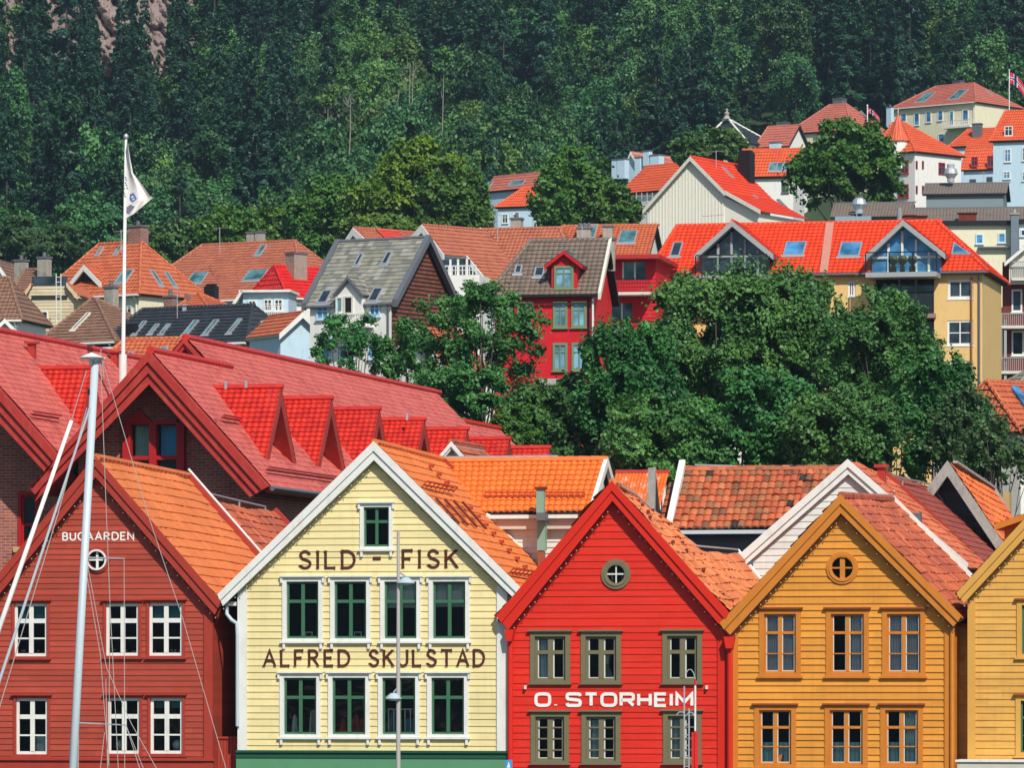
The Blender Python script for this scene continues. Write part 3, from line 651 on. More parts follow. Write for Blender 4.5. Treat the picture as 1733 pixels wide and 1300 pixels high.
class House: pass
def front_house(name, label, cat, px, A, L, R, Ai, Li, Ri, wall_px, end_px, end_py, wallmat, vergemat, tilem, ov=0.45, tw=0.24, tl=0.33, amp=0.035, step=0.03, form='S', windows=(), pitch=0.19, bt=0.024, wy=None, both=False, jit=0.004, sag=0.03, end_eave=None, frontv=0.0, cornice=True, zb=Q_Z, trimcol=None, jitb=0.06, seed=3, zig=None):
    ov *= 0.5
    d = line_depth(px, frontv); fr = Fr(name, px, d, FROT, zb, label, cat); H = House(); H.fr = fr
    a, l, r = fr.pt(*A, -ov), fr.pt(*L, -ov), fr.pt(*R, -ov)
    e = fr.ptu(end_px, end_py, a.x); v1 = e.y; H.v1 = v1; H.a, H.l, H.r, H.ov, H.e = a, l, r, ov, e
    dz = e.z - a.z
    k = lambda u: (a.z + ((l.z - a.z) * (a.x - u) / (a.x - l.x) if u < a.x else (r.z - a.z) * (u - a.x) / (r.x - a.x))) - 0.16
    H.k = k
    w0, w1 = fr.pt(wall_px[0], HY, 0).x, fr.pt(wall_px[1], HY, 0).x; H.w = (w0, w1)
    # tile slopes
    bl = Vector((l.x, v1, l.z + dz)); br = Vector((r.x, v1, r.z + dz))
    if end_eave: br = fr.ptu(end_eave[0], end_eave[1], r.x + end_eave[2])
    roof = tilesheet('roof', r, br, e, a, tw, tl, amp, step, tilem, fr.root, seed=seed, jit=jit, sag=sag, form=form)
    if True:
        tilesheet('roof', bl, l, a, e, tw, tl, amp, step, tilem, fr.root, nx=4, seed=seed + 1, jit=jit, sag=sag, form=form)
    m = MB(); m.slab([r, br, e, a], 0.1); m.slab([l, a, e, bl], 0.1)
    m.v = [p - Vector((0, 0, 0.045)) for p in m.v]; m.build('roof_deck', DKWOOD, roof)
    H.roof = roof
    ridge_caps([(a + Vector((0, 0.05, 0.05)), e + Vector((0, 0, 0.05)))], 0.11, tilem, roof)
    # barge boards, two stepped boards each side
    for out, inn, s in ((L, Li, -1), (R, Ri, 1)):
        o1, a1, ai, i1 = fr.pt(*out, -ov), fr.pt(*A, -ov), fr.pt(*Ai, -ov), fr.pt(*inn, -ov)
        up = Vector((0, 0, 0.05)); b = MB().prism([o1 + up, a1 + up, ai, i1], (0, -0.05, 0))
        bb = b.build('barge_board', vergemat, fr.root)
        f = 0.42; mo = o1 + (i1 - o1) * f; ma = a1 + (ai - a1) * f
        MB().prism([o1 + up * 1.6, a1 + up * 1.6, ma, mo], (0, -0.045, 0)).build('verge_moulding', vergemat, bb).location = (0, -0.052, 0)
        # soffit return under the verge
        MB().prism([i1 + Vector((0, 0.0, 0.05)), ai + Vector((0, 0, 0.05)), ai + Vector((0, ov, 0.05)), i1 + Vector((0, ov, 0.05))], (0, 0, 0.03)).build('soffit_board', vergemat, bb)
    # string of small lamps under the verge
    H.ai, H.li, H.ri = fr.pt(*Ai, -ov), fr.pt(*Li, -ov), fr.pt(*Ri, -ov)
    H.wallpoly = [(w0, 0), (w1, 0), (w1, k(w1)), (a.x, k(a.x)), (w0, k(w0))]
    H.mat = wallmat; H.holes = []; H.pitch = pitch; H.bt = bt; H.jitb = jitb
    return H
def finish_wall(H, side=True, interior=True, seed=1, name='wall'):
    fr = H.fr; w0, w1 = H.w; wm = MB()
    wall_sheet(wm, H.wallpoly, H.holes, H.pitch, H.bt, 0.0, jit=H.jitb, seed=seed)
    v1 = H.v1 - 0.2; k = H.k
    wm.face([(w1, 0, 0), (w1, v1, 0), (w1, v1, k(w1)), (w1, 0, k(w1))]); wm.face([(w0, v1, 0), (w0, 0, 0), (w0, 0, k(w0)), (w0, v1, k(w0))])
    wm.face([(w1, v1, 0), (w0, v1, 0), (w0, v1, k(w0)), (H.a.x, v1, k(H.a.x)), (w1, v1, k(w1))])
    wo = wm.build(name, H.mat, fr.root)
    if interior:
        MB().face([(w0 + .02, 1.6, 0), (w1 - .02, 1.6, 0), (w1 - .02, 1.6, k(w1)), (H.a.x, 1.6, k(H.a.x)), (w0 + .02, 1.6, k(w0))]).build('room_dark_sheet', DARK, wo, uv=False)  # dark sheet behind the windows paints the shade of the rooms
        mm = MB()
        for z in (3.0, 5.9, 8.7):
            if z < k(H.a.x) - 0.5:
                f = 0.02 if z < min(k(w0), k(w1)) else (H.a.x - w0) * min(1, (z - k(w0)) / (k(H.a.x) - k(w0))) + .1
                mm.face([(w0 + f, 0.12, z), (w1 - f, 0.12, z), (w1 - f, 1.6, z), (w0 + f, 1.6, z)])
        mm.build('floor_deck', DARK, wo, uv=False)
    return wo
def light_string(H, label, n=18, off=0.03):
    m = MB(); spots = []; fr = H.fr
    for p, q in ((H.li, H.ai), (H.ai, H.ri)):
        path = []
        for i in range(n + 1):
            t = i / n; c = p + (q - p) * t + Vector((0, 0.03, -off - 0.05 * math.sin(math.pi * ((i * 0.5) % 1)))); path.append(c)
            spots.append(c + Vector((0, 0, -.05)))
        m.tube(path, 0.008, 4)
    e = bpy.data.objects.new('light_string', None); COL.objects.link(e); e.location = fr.root.location; e.rotation_euler = fr.root.rotation_euler
    tag(e, label, 'string lights', 'strings of bulbs under the gable verges')
    m.build('cable', BLACKM, e, uv=False); 
    b0 = MB().ball((0, 0, 0), .019, 6).build('bulb', BULB, e, uv=False); b0.location = spots[0]
    for c in spots[1:]:
        b = b0.copy(); COL.objects.link(b); b.parent = e; b.location = c

# lettering: strokes in a unit-high box, mounted as thin raised letters
def arc(cx, cy, rx, ry, a0, a1, n=12, pw=1.0):
    out = []
    for i in range(n + 1):
        a = rad(a0 + (a1 - a0) * i / n); c, s_ = math.cos(a), math.sin(a)
        out.append((cx + rx * math.copysign(abs(c) ** pw, c), cy + ry * math.copysign(abs(s_) ** pw, s_)))
    return out
def glyphs(pw):
    S = arc(.33, .74, .25, .26, 25, 215, 12, pw)[:-2] + [(.2, .56), (.48, .44)] + arc(.33, .26, .28, .26, 35, -155, 12, pw)[1:] if pw == 1 else \
        [(.78, .80), (.76, .95), (.68, 1), (.12, 1), (.03, .95), (0, .85), (0, .66), (.05, .57), (.12, .55), (.66, .46), (.75, .42), (.79, .33), (.79, .14), (.75, .04), (.66, 0), (.1, 0), (.02, .06), (0, .2)]
    Rr = [(0, 0), (0, 1)]; wd = .52 if pw == 1 else .74
    bowl = [(0, 1)] + arc(wd - .24, .76, .24, .24, 90, -90, 10, pw) + [(0, .52)]
    G = {
        'S': (.62 if pw == 1 else .8, [S]), 'I': (.02, [[(0, 0), (0, 1)]]), 'L': (.5, [[(0, 1), (0, 0), (.5, 0)]]),
        'D': (.66, [[(0, 0), (0, 1)], [(0, 1), (.25, 1)] + arc(.25, .5, .41, .5, 90, -90, 14, pw)[1:] + [(0, 0)]]),
        'F': (.5, [[(0, 0), (0, 1), (.5, 1)], [(0, .52), (.38, .52)]]), 'E': (.5, [[(.5, 1), (0, 1), (0, 0), (.5, 0)], [(0, .52), (.4, .52)]]),
        'K': (.58, [[(0, 0), (0, 1)], [(.56, 1), (0, .42)], [(.2, .6), (.6, 0)]]),
        'A': (.7, [[(0, 0), (.35, 1), (.7, 0)], [(.13, .33), (.57, .33)]]),
        'R': (wd + .08, [Rr, bowl, [(wd - .28, .52), (wd + .05, 0)]] if pw == 1 else [Rr, bowl, [(wd - .28, .52), (wd - .06, .44), (wd, .3), (wd, 0)]]),
        'U': (.58, [[(0, 1), (0, .3)] + arc(.29, .29, .29, .29, 180, 360, 12, pw)[1:] + [(.58, 1)]]),
        'T': (.66, [[(0, 1), (.66, 1)], [(.33, 1), (.33, 0)]]), 'H': (.7, [[(0, 0), (0, 1)], [(.7, 0), (.7, 1)], [(0, .5), (.7, .5)]]),
        'M': (.86, [[(0, 0), (0, 1), (.43, .35), (.86, 1), (.86, 0)]]), 'N': (.62, [[(0, 0), (0, 1), (.62, 0), (.62, 1)]]),
        'O': (.74 if pw == 1 else .84, [arc(.37 if pw == 1 else .42, .5, .37 if pw == 1 else .42, .5, 90, 450, 24, pw)]),
        'B': (.54, [[(0, 0), (0, 1)], [(0, 1)] + arc(.27, .76, .22, .24, 90, -90, 8) + [(0, .52)], [(0, .52)] + arc(.29, .26, .25, .26, 90, -90, 8) + [(0, 0)]]),
        'G': (.66, [arc(.36, .5, .35, .5, 50, 340, 18) + [(.69, .46), (.42, .46)]]),
        '.': (.06, [[(.03, -.02), (.03, .12)]]), '-': (.3, [[(0, .5), (.3, .5)]]), ' ': (.35, []),
    }
    if pw != 1:
        G[' '] = (.02, []); G['.'] = (.08, [[(.04, 0), (.04, .09)]])
        G['R'] = (.74, [[(0, 0), (0, 1), (.6, 1), (.7, .95), (.74, .85), (.74, .62), (.7, .53), (.6, .47), (0, .47)], [(.42, .47), (.74, 0)]])
        G['M'] = (.9, [[(0, 0), (0, 1), (.45, .3), (.9, 1), (.9, 0)]]); G['E'] = (.62, [[(.62, 1), (0, 1), (0, 0), (.62, 0)], [(0, .5), (.55, .5)]])
    return G
def lettering(fr, text, x0, y0, x1, y1, mat, wt=0.12, gap=0.26, pw=1.0, serif=0.0, v=-0.05, depth=0.006, parent=None, dot_w=None):
    G = glyphs(pw); u0, u1, z0, z1 = fr.rect(x0, y0, x1, y1, v); h = z1 - z0
    tot = sum(G[c][0] + gap for c in text) - gap; sx = (u1 - u0) / tot; sy = h * (1 - wt); zo = z0 + h * wt / 2
    x = 0.0; hw = wt * h / 2; kk = 0
    for c in text:
        wd, strokes = G[c]; m = MB()
        for st in strokes:
            p = [Vector((u0 + (x + a) * sx, 0, zo + b * sy)) for a, b in st]; n = len(p); closed = (p[0] - p[-1]).length < 1e-4
            Lp, Rp = [], []
            for i in range(n):
                d0 = (p[i] - p[i - 1]).normalized() if i > 0 else ((p[0] - p[-2]).normalized() if closed else None)
                d1 = (p[i + 1] - p[i]).normalized() if i < n - 1 else ((p[1] - p[0]).normalized() if closed else None)
                d0 = d0 or d1; d1 = d1 or d0; dd = (d0 + d1); dd = dd.normalized() if dd.length > 1e-3 else d1
                nn = Vector((-dd.z, 0, dd.x)); cs = max(0.45, nn.dot(Vector((-d1.z, 0, d1.x)))); hh = hw / cs
                # slight contrast for serif faces: horizontals thinner
                Lp.append(p[i] + nn * hh); Rp.append(p[i] - nn * hh)
            kk += 1; vv = v - 0.0012 * (kk % 7)
            for i in range(n - 1):
                m.prism([(q.x, vv, q.z) for q in (Rp[i], Rp[i + 1], Lp[i + 1], Lp[i])], (0, -depth, 0))
            if serif and not closed:
                for e, o in ((p[0], p[1]), (p[-1], p[-2])):
                    d = (e - o).normalized()
                    nx, nz = (1.0, 0.0) if abs(d.z) > 0.4 else (0.0, 1.0)
                    sl = serif * h; kk += 1; vv2 = v - 0.0012 * (kk % 7) - 0.009
                    c0 = e; a_, b_ = c0 - Vector((nx, 0, nz)) * sl, c0 + Vector((nx, 0, nz)) * sl; t_ = Vector((nz, 0, nx)) * hw * 0.5
                    m.prism([(q.x, vv2, q.z) for q in (a_ - t_, b_ - t_, b_ + t_, a_ + t_)], (0, -depth, 0))
        x += wd + gap
        if strokes: m.build('letter', mat, parent or fr.root, uv=False)
def corner_boards(H, px, mat, wpx, y_top, y_bot=1480, v=-0.07, name='corner_board'):
    fr = H.fr
    for x0, x1 in px:
        u0, u1 = fr.pt(x0, HY, 0).x, fr.pt(x1, HY, 0).x; z1 = min(H.k(u0), H.k(u1))
        MB().box(u0, u1, v, 0.02, 0.0, z1).build(name, mat, fr.root)
def rail(fr, pts, r, mat, posts=(), name='ridge_rail'):
    m = MB().tube(pts, r, 6)
    for p in posts: p = Vector(p); m.tube([p, p - Vector((0, 0, 0.35))], r, 5)
    return m.build(name, mat, fr.root, uv=False)

# ---- dark red house (first from the left)
RED_D = paint('dark_red_boards', (0.37, 0.056, 0.032), pitch=0.165, var=0.13, dirt=(0.42, 0.09, 0.07), dirt_amt=0.35, bscale=2)
RED_DT = paint('dark_red_trim', (0.37, 0.043, 0.026), var=0.1, dirt=(0.2, 0.02, 0.02), dirt_amt=0.3)
B = front_house('wooden_house', 'dark red boarded gable house lettered BUGAARDEN with white windows', 'house', 165, (162.5, 777), (-50, 1036), (375, 1022), (162.5, 808), (-38, 1052), (364, 1041), (-36, 359.5), 318, 808, RED_D, RED_DT, TILE_BUG, tl=0.36, amp=0.028, pitch=0.165, bt=0.02, jit=0.005, sag=0.02, form='S', seed=11)
fr = B.fr
for x0, y0, x1, y1 in ((24, 1021, 81, 1112), (179, 1021, 236, 1111), (252, 1020, 310, 1111), (27, 1181.5, 82, 1278), (182, 1181, 237.6, 1277), (254, 1181, 310, 1277)):
    r = fr.rect(x0, y0, x1, y1); B.holes.append(r)
    wn = casement(fr, r, RED_DT, WHITE, cw=0.06, sw=0.085, rows=(0.335, 0.66), head=0.05, sill=0.05, mull=0.13)
    u0, u1, z0, z1 = r
    if x0 in (24, 252, 254): MB().box(u0 + .08, u1 - .08, .19, .2, z1 - (.5 if x0 != 254 else .3), z1 - .08).build('blind_or_reflection', paint('painted_teal_reflection', (.08, .26, .25)), wn)  # teal sheet paints the greenish reflection in the upper panes
    if y0 > 1100 and x0 < 100: MB().box(u0 + .55, u1 - .12, 0.2, 0.23, z0 + .1, z0 + .55).build('notice', WHITE, wn)
    elif y0 > 1100:
        MB().ball((u0 + .3 if x0 < 200 else u1 - .25, 0.3, z0 + 0.25), 0.16, 12).build('globe_lamp', OFFWHITE, wn, smooth=True, uv=False)
    else:
        q = MB()
        rn = random.Random(int(x0))
        for i in range(9): q.ball((u0 + .12 + rn.random() * (u1 - u0 - .24), 0.13, z0 + .12 + rn.random() * .06), 0.03, 6)
        q.build('flower_row', paint('red_white_petals', (0.5, 0.25, 0.22), var=0.5, bscale=20), wn, uv=False)
B.holes.append(round_window(fr, 165, 948, 14, 21, RED_DT, WHITE, wide=0.035))
c = fr.pt(165, 948, 0); s_ = c_scale(fr, 165)
m = MB()
for i in range(32):
    a0, a1 = 2 * math.pi * i / 32, 2 * math.pi * (i + 1) / 32
    q = [(c.x + rr * s_ * math.cos(a), -0.095, c.z + rr * s_ * math.sin(a)) for rr, a in ((14, a0), (17, a0), (17, a1), (14, a1))]
    m.prism(q, (0, -0.02, 0))
m.build('window_ring', WHITE, fr.root, uv=False)
WHITE_LET = paint('white_sign_letters', (0.82, 0.80, 0.76), var=0.06, dirt=(0.5, 0.3, 0.28), dirt_amt=0.3)
lettering(fr, 'BUGAARDEN', 106.5, 900.5, 226, 915.5, WHITE_LET, wt=0.17, gap=0.30, v=-0.028)
corner_boards(B, [(346, 361)], RED_DT, 13, 1036)
u0, u1 = fr.pt(-40, HY).x, fr.pt(362, HY).x; z = fr.pt(160, 1285).z
MB().box(u0, u1 + .05, -0.12, 0.0, z - .05, z + .03).build('string_course', RED_DT, fr.root)
MB().box(u0, u1, -0.06, 0.0, z - .6, z - .06).build('string_course', RED_DT, fr.root)
finish_wall(B, seed=4)
light_string(B, 'string of small bulbs under the verge of the dark red BUGAARDEN house', 22)
e = B.e
rail(fr, [fr.ptu(152, 776, B.a.x), fr.ptu(200, 783, B.a.x), fr.ptu(320, 807, B.a.x)], 0.025, STEEL, [fr.ptu(x, y, B.a.x) for x, y in ((190, 781), (245, 793), (300, 803))])
# far verge, red with a pale capping
r_b = Vector((B.r.x, B.v1, B.r.z + B.e.z - B.a.z))
MB().beam(B.e + Vector((0, 0, .08)), r_b + Vector((0, 0, .08)), .18, .16).build('rear_verge', RED_DT, fr.root)
rail(fr, [B.e + Vector((0, .06, .25)), r_b + Vector((0, .06, .25))], 0.035, WHITE, name='verge_pipe')
MB().tube([fr.pt(372, 1030, -.1), fr.pt(368, 1044, 0), fr.pt(364, 1060, .3)], .05, 8).build('drain_pipe', RED_DT, fr.root, uv=False)

# rear roof behind it
fr2 = Fr('rear_house', 400, line_depth(400, 10.2), FROT, Q_Z, 'lower dark terracotta roofed house behind the dark red BUGAARDEN house', 'house')
a = fr2.pt(350, 850, 0); b = fr2.ptu(465, 866, a.x); r1 = fr2.pt(455, 962, 0); r2 = Vector((r1.x, b.y, r1.z + b.z - a.z))
rf = tilesheet('roof', r1, r2, b, a, .25, .34, .035, .035, TILE_OLD, fr2.root, seed=31, jit=.01, sag=.05)
l1 = Vector((2 * a.x - r1.x, 0, r1.z)); l2 = Vector((l1.x, b.y, r2.z)); tilesheet('roof', l2, l1, a, b, .25, .34, .035, .035, TILE_OLD, fr2.root, nx=3, seed=32)
MB().slab([r1, r2, b, a], .12).slab([l1, a, b, l2], .12).build('roof_deck', DKWOOD, rf).location = (0, 0, -.06)
m = MB(); w0, w1 = l1.x + .3, r1.x - .3; zt = r1.z - .2
for q in ([(w1, .1, 0), (w1, b.y, 0), (w1, b.y, zt), (w1, .1, zt)], [(w0, b.y - .1, 0), (w1, b.y - .1, 0), (w1, b.y - .1, zt), (a.x, b.y - .1, a.z - .3), (w0, b.y - .1, zt)], [(w0, .1, 0), (w1, .1, 0), (w1, .1, zt), (a.x, .1, a.z - .3), (w0, .1, zt)]): m.face(q)
m.build('wall', RED_D, fr2.root)
MB().beam(b + Vector((0, 0, .07)), r2 + Vector((0, 0, .07)), .15, .14).build('rear_verge', RED_DT, fr2.root)
rail(fr2, [fr2.ptu(340, 832, a.x), fr2.ptu(380, 842, a.x), fr2.ptu(449, 858, a.x)], 0.03, STEEL, [fr2.ptu(x, y, a.x) for x, y in ((352, 836), (405, 849), (449, 858))])

# ---- pale yellow house lettered SILD - FISK / ALFRED SKULSTAD
YEL = paint('pale_yellow_boards', (0.76, 0.64, 0.32), pitch=0.19, var=0.05, dirt=(0.6, 0.48, 0.2), dirt_amt=0.3, bscale=1.5)
GREEN = paint('green_sash_paint', (0.045, 0.14, 0.075), var=0.12)
GREEND = paint('dark_green_band', (0.012, 0.085, 0.05), var=0.12)
GREENM = paint('green_ground_floor', (0.10, 0.27, 0.14), var=0.1)
Y = front_house('wooden_house', 'pale yellow boarded gable house lettered SILD - FISK and ALFRED SKULSTAD', 'house', 635, (633.5, 752), (369.6, 1011), (883, 1001), (633.5, 779), (378, 1026), (870.6, 1013.5), (403, 859), 748, 781, YEL, WHITE, TILE_OR, ov=0.42, tl=0.36, amp=0.028, seed=21, sag=0.01, jit=0.003)
fr = Y.fr
r = fr.rect(615.5, 858, 659.4, 926); Y.holes.append(r)
casement(fr, r, WHITE, GREEN, cw=0.10, sw=0.055, rows=(0.37,), head=0.05, sill=0.06, brackets=True)
rn = random.Random(5)
CLOTHS = [(.7, .65, .55), (.45, .04, .04), (.10, .2, .3), (.35, .35, .2), (.6, .6, .6)]
k = 0
for yy0, yy1, xs in ((984, 1081.5, ((485, 540), (566, 621), (650.6, 706), (732.6, 788.7))), (1147, 1244, ((480.5, 536.6), (562.5, 619.5), (647, 704), (730, 786.5)))):
    for x0, x1 in xs:
        r = fr.rect(x0, yy0, x1, yy1); Y.holes.append(r); u0, u1, z0, z1 = r
        wn = casement(fr, r, WHITE, GREEN, cw=0.115, sw=0.06, rows=(0.35,), head=0.05, sill=0.06, brackets=True, mull=0.1)
        k += 1
        if yy0 < 1000 and x0 > 640:   # half drawn white blind
            MB().box(u0 + .05, u1 - .05, 0.16, 0.18, z1 - (.75 if x0 < 720 else .72), z1 - .05).build('blind_or_reflection', OFFWHITE, wn)
        if yy0 > 1000:
            q = MB()
            for i in range(5):
                a = u0 + .1 + rn.random() * (u1 - u0 - .25); h = .35 + .3 * rn.random()
                q.prism([(a, .35, z0), (a + .05, .35, z0 + h), (a + .1, .35, z0 + h + .08), (a + .16, .35, z0 + h), (a + .2, .35, z0)], (0, .06, 0))
            if x0 < 700: q.build('hanging_clothes', paint('cloth_%d' % k, CLOTHS[k % 5], var=.3), wn, uv=False)
            if x0 > 600 and x0 < 700:
                q = MB()
                for i in range(5): q.box(u0 + .1 + i * .16, u0 + .13 + i * .16, .25, .28, z0, z0 + .7)
                q.box(u0 + .1, u0 + .8, .25, .28, z0 + .7, z0 + .73); q.build('railing', WHITE, wn, uv=False)
        elif x0 < 640:
            q = MB(); a = u0 + .3 + rn.random() * .3
            q.box(a, a + .22, .2, .22, z0, z0 + .2).box(a + .03, a + .19, .195, .2, z0 + .03, z0 + .17, 1); q.build('picture_frame', [OFFWHITE, DARK], wn)
BROWN_LET = paint('brown_painted_letters', (0.09, 0.022, 0.015), var=0.2)
for txt, x0, y0, x1, y1 in (('SILD', 506, 931, 600, 964), ('FISK', 682, 929.5, 773, 963), ('ALFRED', 447, 1099.5, 591, 1129.5), ('SKULSTAD', 624.5, 1099, 819, 1129.5)):
    lettering(fr, txt, x0, y0, x1, y1, BROWN_LET, wt=0.14, gap=0.40, serif=0.085, v=-0.032)
u0, u1, z0, z1 = fr.rect(631.7, 942.5, 645, 948); MB().box(u0, u1, -.045, -.032, z0, z1).build('letter', BROWN_LET, fr.root)
corner_boards(Y, [(403, 418.5), (841.5, 859.5)], WHITE, 15, 1000)
u0, u1 = fr.pt(401, HY).x, fr.pt(861, HY).x
for ya, yb, vv, mt in ((1271, 1275, -.16, GREEND), (1275.2, 1284, -.11, GREEND), (1284.2, 1480, -.085, GREENM)):
    MB().box(u0, u1, vv, 0.0, max(0, fr.pt(635, yb).z), fr.pt(635, ya).z).build('plinth_board', mt, fr.root)
finish_wall(Y, seed=9)
light_string(Y, 'string of small bulbs under the white verge of the yellow house', 26)
# curved kneeler at the left eave and a white down pipe
MB().tube([fr.pt(384, 1025, .0), fr.pt(384, 1040, -.05), fr.pt(392, 1050, -.05), fr.pt(401, 1056, -.1), fr.pt(402, 1075, -.12), fr.pt(402, 1230, -.12)], .055, 8).build('drain_pipe', ALU, fr.root, uv=False)
MB().box(fr.pt(372, HY).x, fr.pt(400, HY).x, 0, 8, fr.pt(390, 1024).z - .03, fr.pt(390, 1024).z + .09).build('gutter', WHITE, fr.root)
# snow guards and roof ladder on the right slope
def on_right(H, px, py, lift=0.1):
    a_, r_ = H.a, H.r; p = H.fr.onplane(px, py, a_, r_, r_ + Vector((0, 1, 0))); n = (r_ - a_).cross(Vector((0, 1, 0))); n = -n if n.z < 0 else n
    return p + n.normalized() * lift
RUST = paint('rusty_iron', (0.16, 0.03, 0.018), var=0.3, rough=0.8)
REDGUARD = paint('red_snow_guard', (0.45, 0.05, 0.02), var=0.15)
m = MB()
for i in range(4):
    m = MB(); p, q = (734 + i * 15, 848 + i * 2), (773 + i * 15, 890 + i * 3); A_, B_ = on_right(Y, *p), on_right(Y, *q)
    m.beam(A_, B_, .07, .05).build('roof_bar', RUST, fr.root)
for (p, q) in (((712, 826), (764, 836)), ((858, 974), (905, 980))):
    A_, B_ = on_right(Y, *p, .12), on_right(Y, *q, .12); up = Vector((.05, 0, .05))
    m = MB().tube([A_, B_], .025, 6).tube([A_ + up * 2, B_ + up * 2], .025, 6)
    for i in range(8): c = A_ + (B_ - A_) * i / 7; m.tube([c - up, c + up * 2], .015, 4)
    m.build('snow_guard', REDGUARD, fr.root, uv=False)
m = MB()
for i in range(14):
    px, py = 728 + i * 13.2, 792 + i * 14.2
    if 3 <= i <= 4: continue
    c = on_right(Y, px, py, .05); MB().box(c.x - .06, c.x + .06, c.y - .09, c.y + .09, c.z - .03, c.z + .06).build('roof_step', REDGUARD, fr.root)
rail(fr, [fr.ptu(651, 752, Y.a.x), fr.ptu(700, 766, Y.a.x), fr.ptu(725, 774, Y.a.x), fr.ptu(738, 776, Y.a.x)], .028, STEEL, [fr.ptu(700, 766, Y.a.x), fr.ptu(722, 773, Y.a.x)])
MB().beam(Y.e + Vector((.05, .05, .06)), Vector((Y.r.x, Y.v1 + .05, Y.r.z + Y.e.z - Y.a.z + .06)), .12, .1).build('valley_flashing', paint('red_flashing', (.35, .04, .02)), fr.root)

# cross wing with large orange waves facing the quay, white boarded walls
W_ = Fr('wing_house', 900, line_depth(900, 6.0), FROT, Q_Z, 'white boarded wing with bright orange wavy tiled roof right of the yellow house', 'house')
def vplane(fr_, H, vy): return 0
BIGOR = tilemat('bright_orange_wave_tile', [(0.72, 0.17, 0.025), (0.78, 0.20, 0.035), (0.70, 0.16, 0.025)], 0.19, 0.27, dirt=(0.5, 0.1, 0.02), dirt_amt=0.3, patch=0.12, rough=0.5)
vr = 2.1
e0, e1 = W_.pt(700, 867, 0), W_.pt(997, 867, 0); r0, r1 = W_.pt(700, 784, vr), W_.pt(1013, 781, vr); ze = (e0.z + e1.z) / 2; zr = (r0.z + r1.z) / 2
e0.z = e1.z = ze; r0.z = r1.z = zr; r1.x = e1.x
roof = tilesheet('roof', e0, e1, r1, r0, .19, .27, .05, .035, BIGOR, W_.root, nx=8, seed=5, jit=.003, sag=.006, form='round')
bk0, bk1 = Vector((e0.x, 2 * vr, ze)), Vector((e1.x, 2 * vr, ze)); tilesheet('roof', bk1, bk0, r0, r1, .19, .27, .05, .035, BIGOR, W_.root, nx=3, seed=6, form='round')
MB().slab([e0, e1, r1, r0], .12).slab([bk1, bk0, r0, r1], .12).build('roof_deck', DKWOOD, roof).location = (0, 0, -.05)
ridge_caps([(r0 + Vector((0, 0, .06)), r1 + Vector((0, 0, .06)))], .1, BIGOR, roof)
for i, e in ((0, e1), (1, bk1)):
    up = Vector((0, 0, .12)); MB().prism([e + up, r1 + up, r1 - up * 1.3, e - up * 1.3], (.12, 0, 0)).build('barge_board', WHITE, W_.root)
WBOARD = paint('pinkish_white_boards', (0.66, 0.63, 0.58), pitch=.17, var=.07, dirt=(.4, .35, .3), dirt_amt=.4)  # the boarding's own slightly pinkish white
wm = MB(); w0, w1 = e0.x, e1.x - .12; wall_sheet(wm, [(w0, 0), (w1, 0), (w1, ze - .1), (w0, ze - .1)], (), .17, .03, .3)
q = [(w1, .3, 0), (w1, 2 * vr - .3, 0), (w1, 2 * vr - .3, ze - .1), (w1, vr, zr - .2), (w1, .3, ze - .1)]; wm.face(q)
wm.face([(w1, 2 * vr - .3, 0), (w0, 2 * vr - .3, 0), (w0, 2 * vr - .3, ze - .1), (w1, 2 * vr - .3, ze - .1)])
wm.build('wall', WBOARD, W_.root)
MB().box(W_.pt(815, HY).x, e1.x - .1, -.16, .3, ze - .2, ze - .09).build('gutter', WHITE, W_.root)
MB().box(W_.pt(822, HY).x, e1.x - .15, .02, .3, ze - .5, ze - .21).build('fascia_board', paint('pinkish_fascia', (.62, .5, .42)), W_.root)
MB().tube([W_.pt(822, 872, -.1), W_.pt(835, 878, .0), W_.pt(846, 893, .2), W_.pt(880, 930, .2)], .07, 8).build('drain_pipe', WHITE, W_.root, uv=False)
rf_plane = (e0, e1, r1)
def on_w(px, py, l=.12): p = W_.onplane(px, py, *rf_plane); return p + Vector((0, -.6, .8)) * l
for x0, x1 in ((822, 908), (921, 990)):
    A_, B_ = on_w(x0, 845), on_w(x1, 845); m = MB().tube([A_, B_], .022, 6).tube([A_ + Vector((0, 0, .1)), B_ + Vector((0, 0, .1))], .022, 6)
    k = int((x1 - x0) / 9)
    for i in range(k + 1): c = A_ + (B_ - A_) * i / k; m.tube([c - Vector((0, 0, .12)), c + Vector((0, 0, .13))], .014, 4)
    m.build('snow_guard', REDGUARD, W_.root, uv=False)
GREY_G = paint('grey_green_duct', (.22, .36, .28), var=.12, rough=.5)
FL = Fr('flue_duct', 914, W_.O.y, FROT, Q_Z, 'square grey-green flue duct on brown pipe against white wall and orange roof', 'flue')
for (x0, y0, x1, y1, va, vb, nm, mt) in ((907.5, 828, 920, 868, -.75, -.5, 'upper_duct', GREY_G), (908, 868, 921.5, 881, -.8, -.3, 'duct_elbow', LEAD), (909, 881, 922, 932, -.35, -.05, 'lower_duct', GREY_G), (910, 932.5, 920, 1000, -.32, -.08, 'pipe', paint('brown_pipe', (.3, .08, .04)))):
    u0, u1, z0, z1 = FL.rect(x0, y0, x1, y1, va); MB().box(u0, u1, va, vb, z0, z1).build(nm, mt, FL.root)
u0, u1, z0, z1 = FL.rect(905, 824, 922.5, 828, -.75); MB().box(u0, u1, -.8, -.45, z0, z1).build('duct_cap', RUST, FL.root)
rail(W_, [W_.pt(738, 776, vr), W_.pt(760, 774, vr), W_.pt(944, 772, vr)], .03, STEEL, [W_.pt(x, 774, vr) for x in (790, 850, 910, 944)])

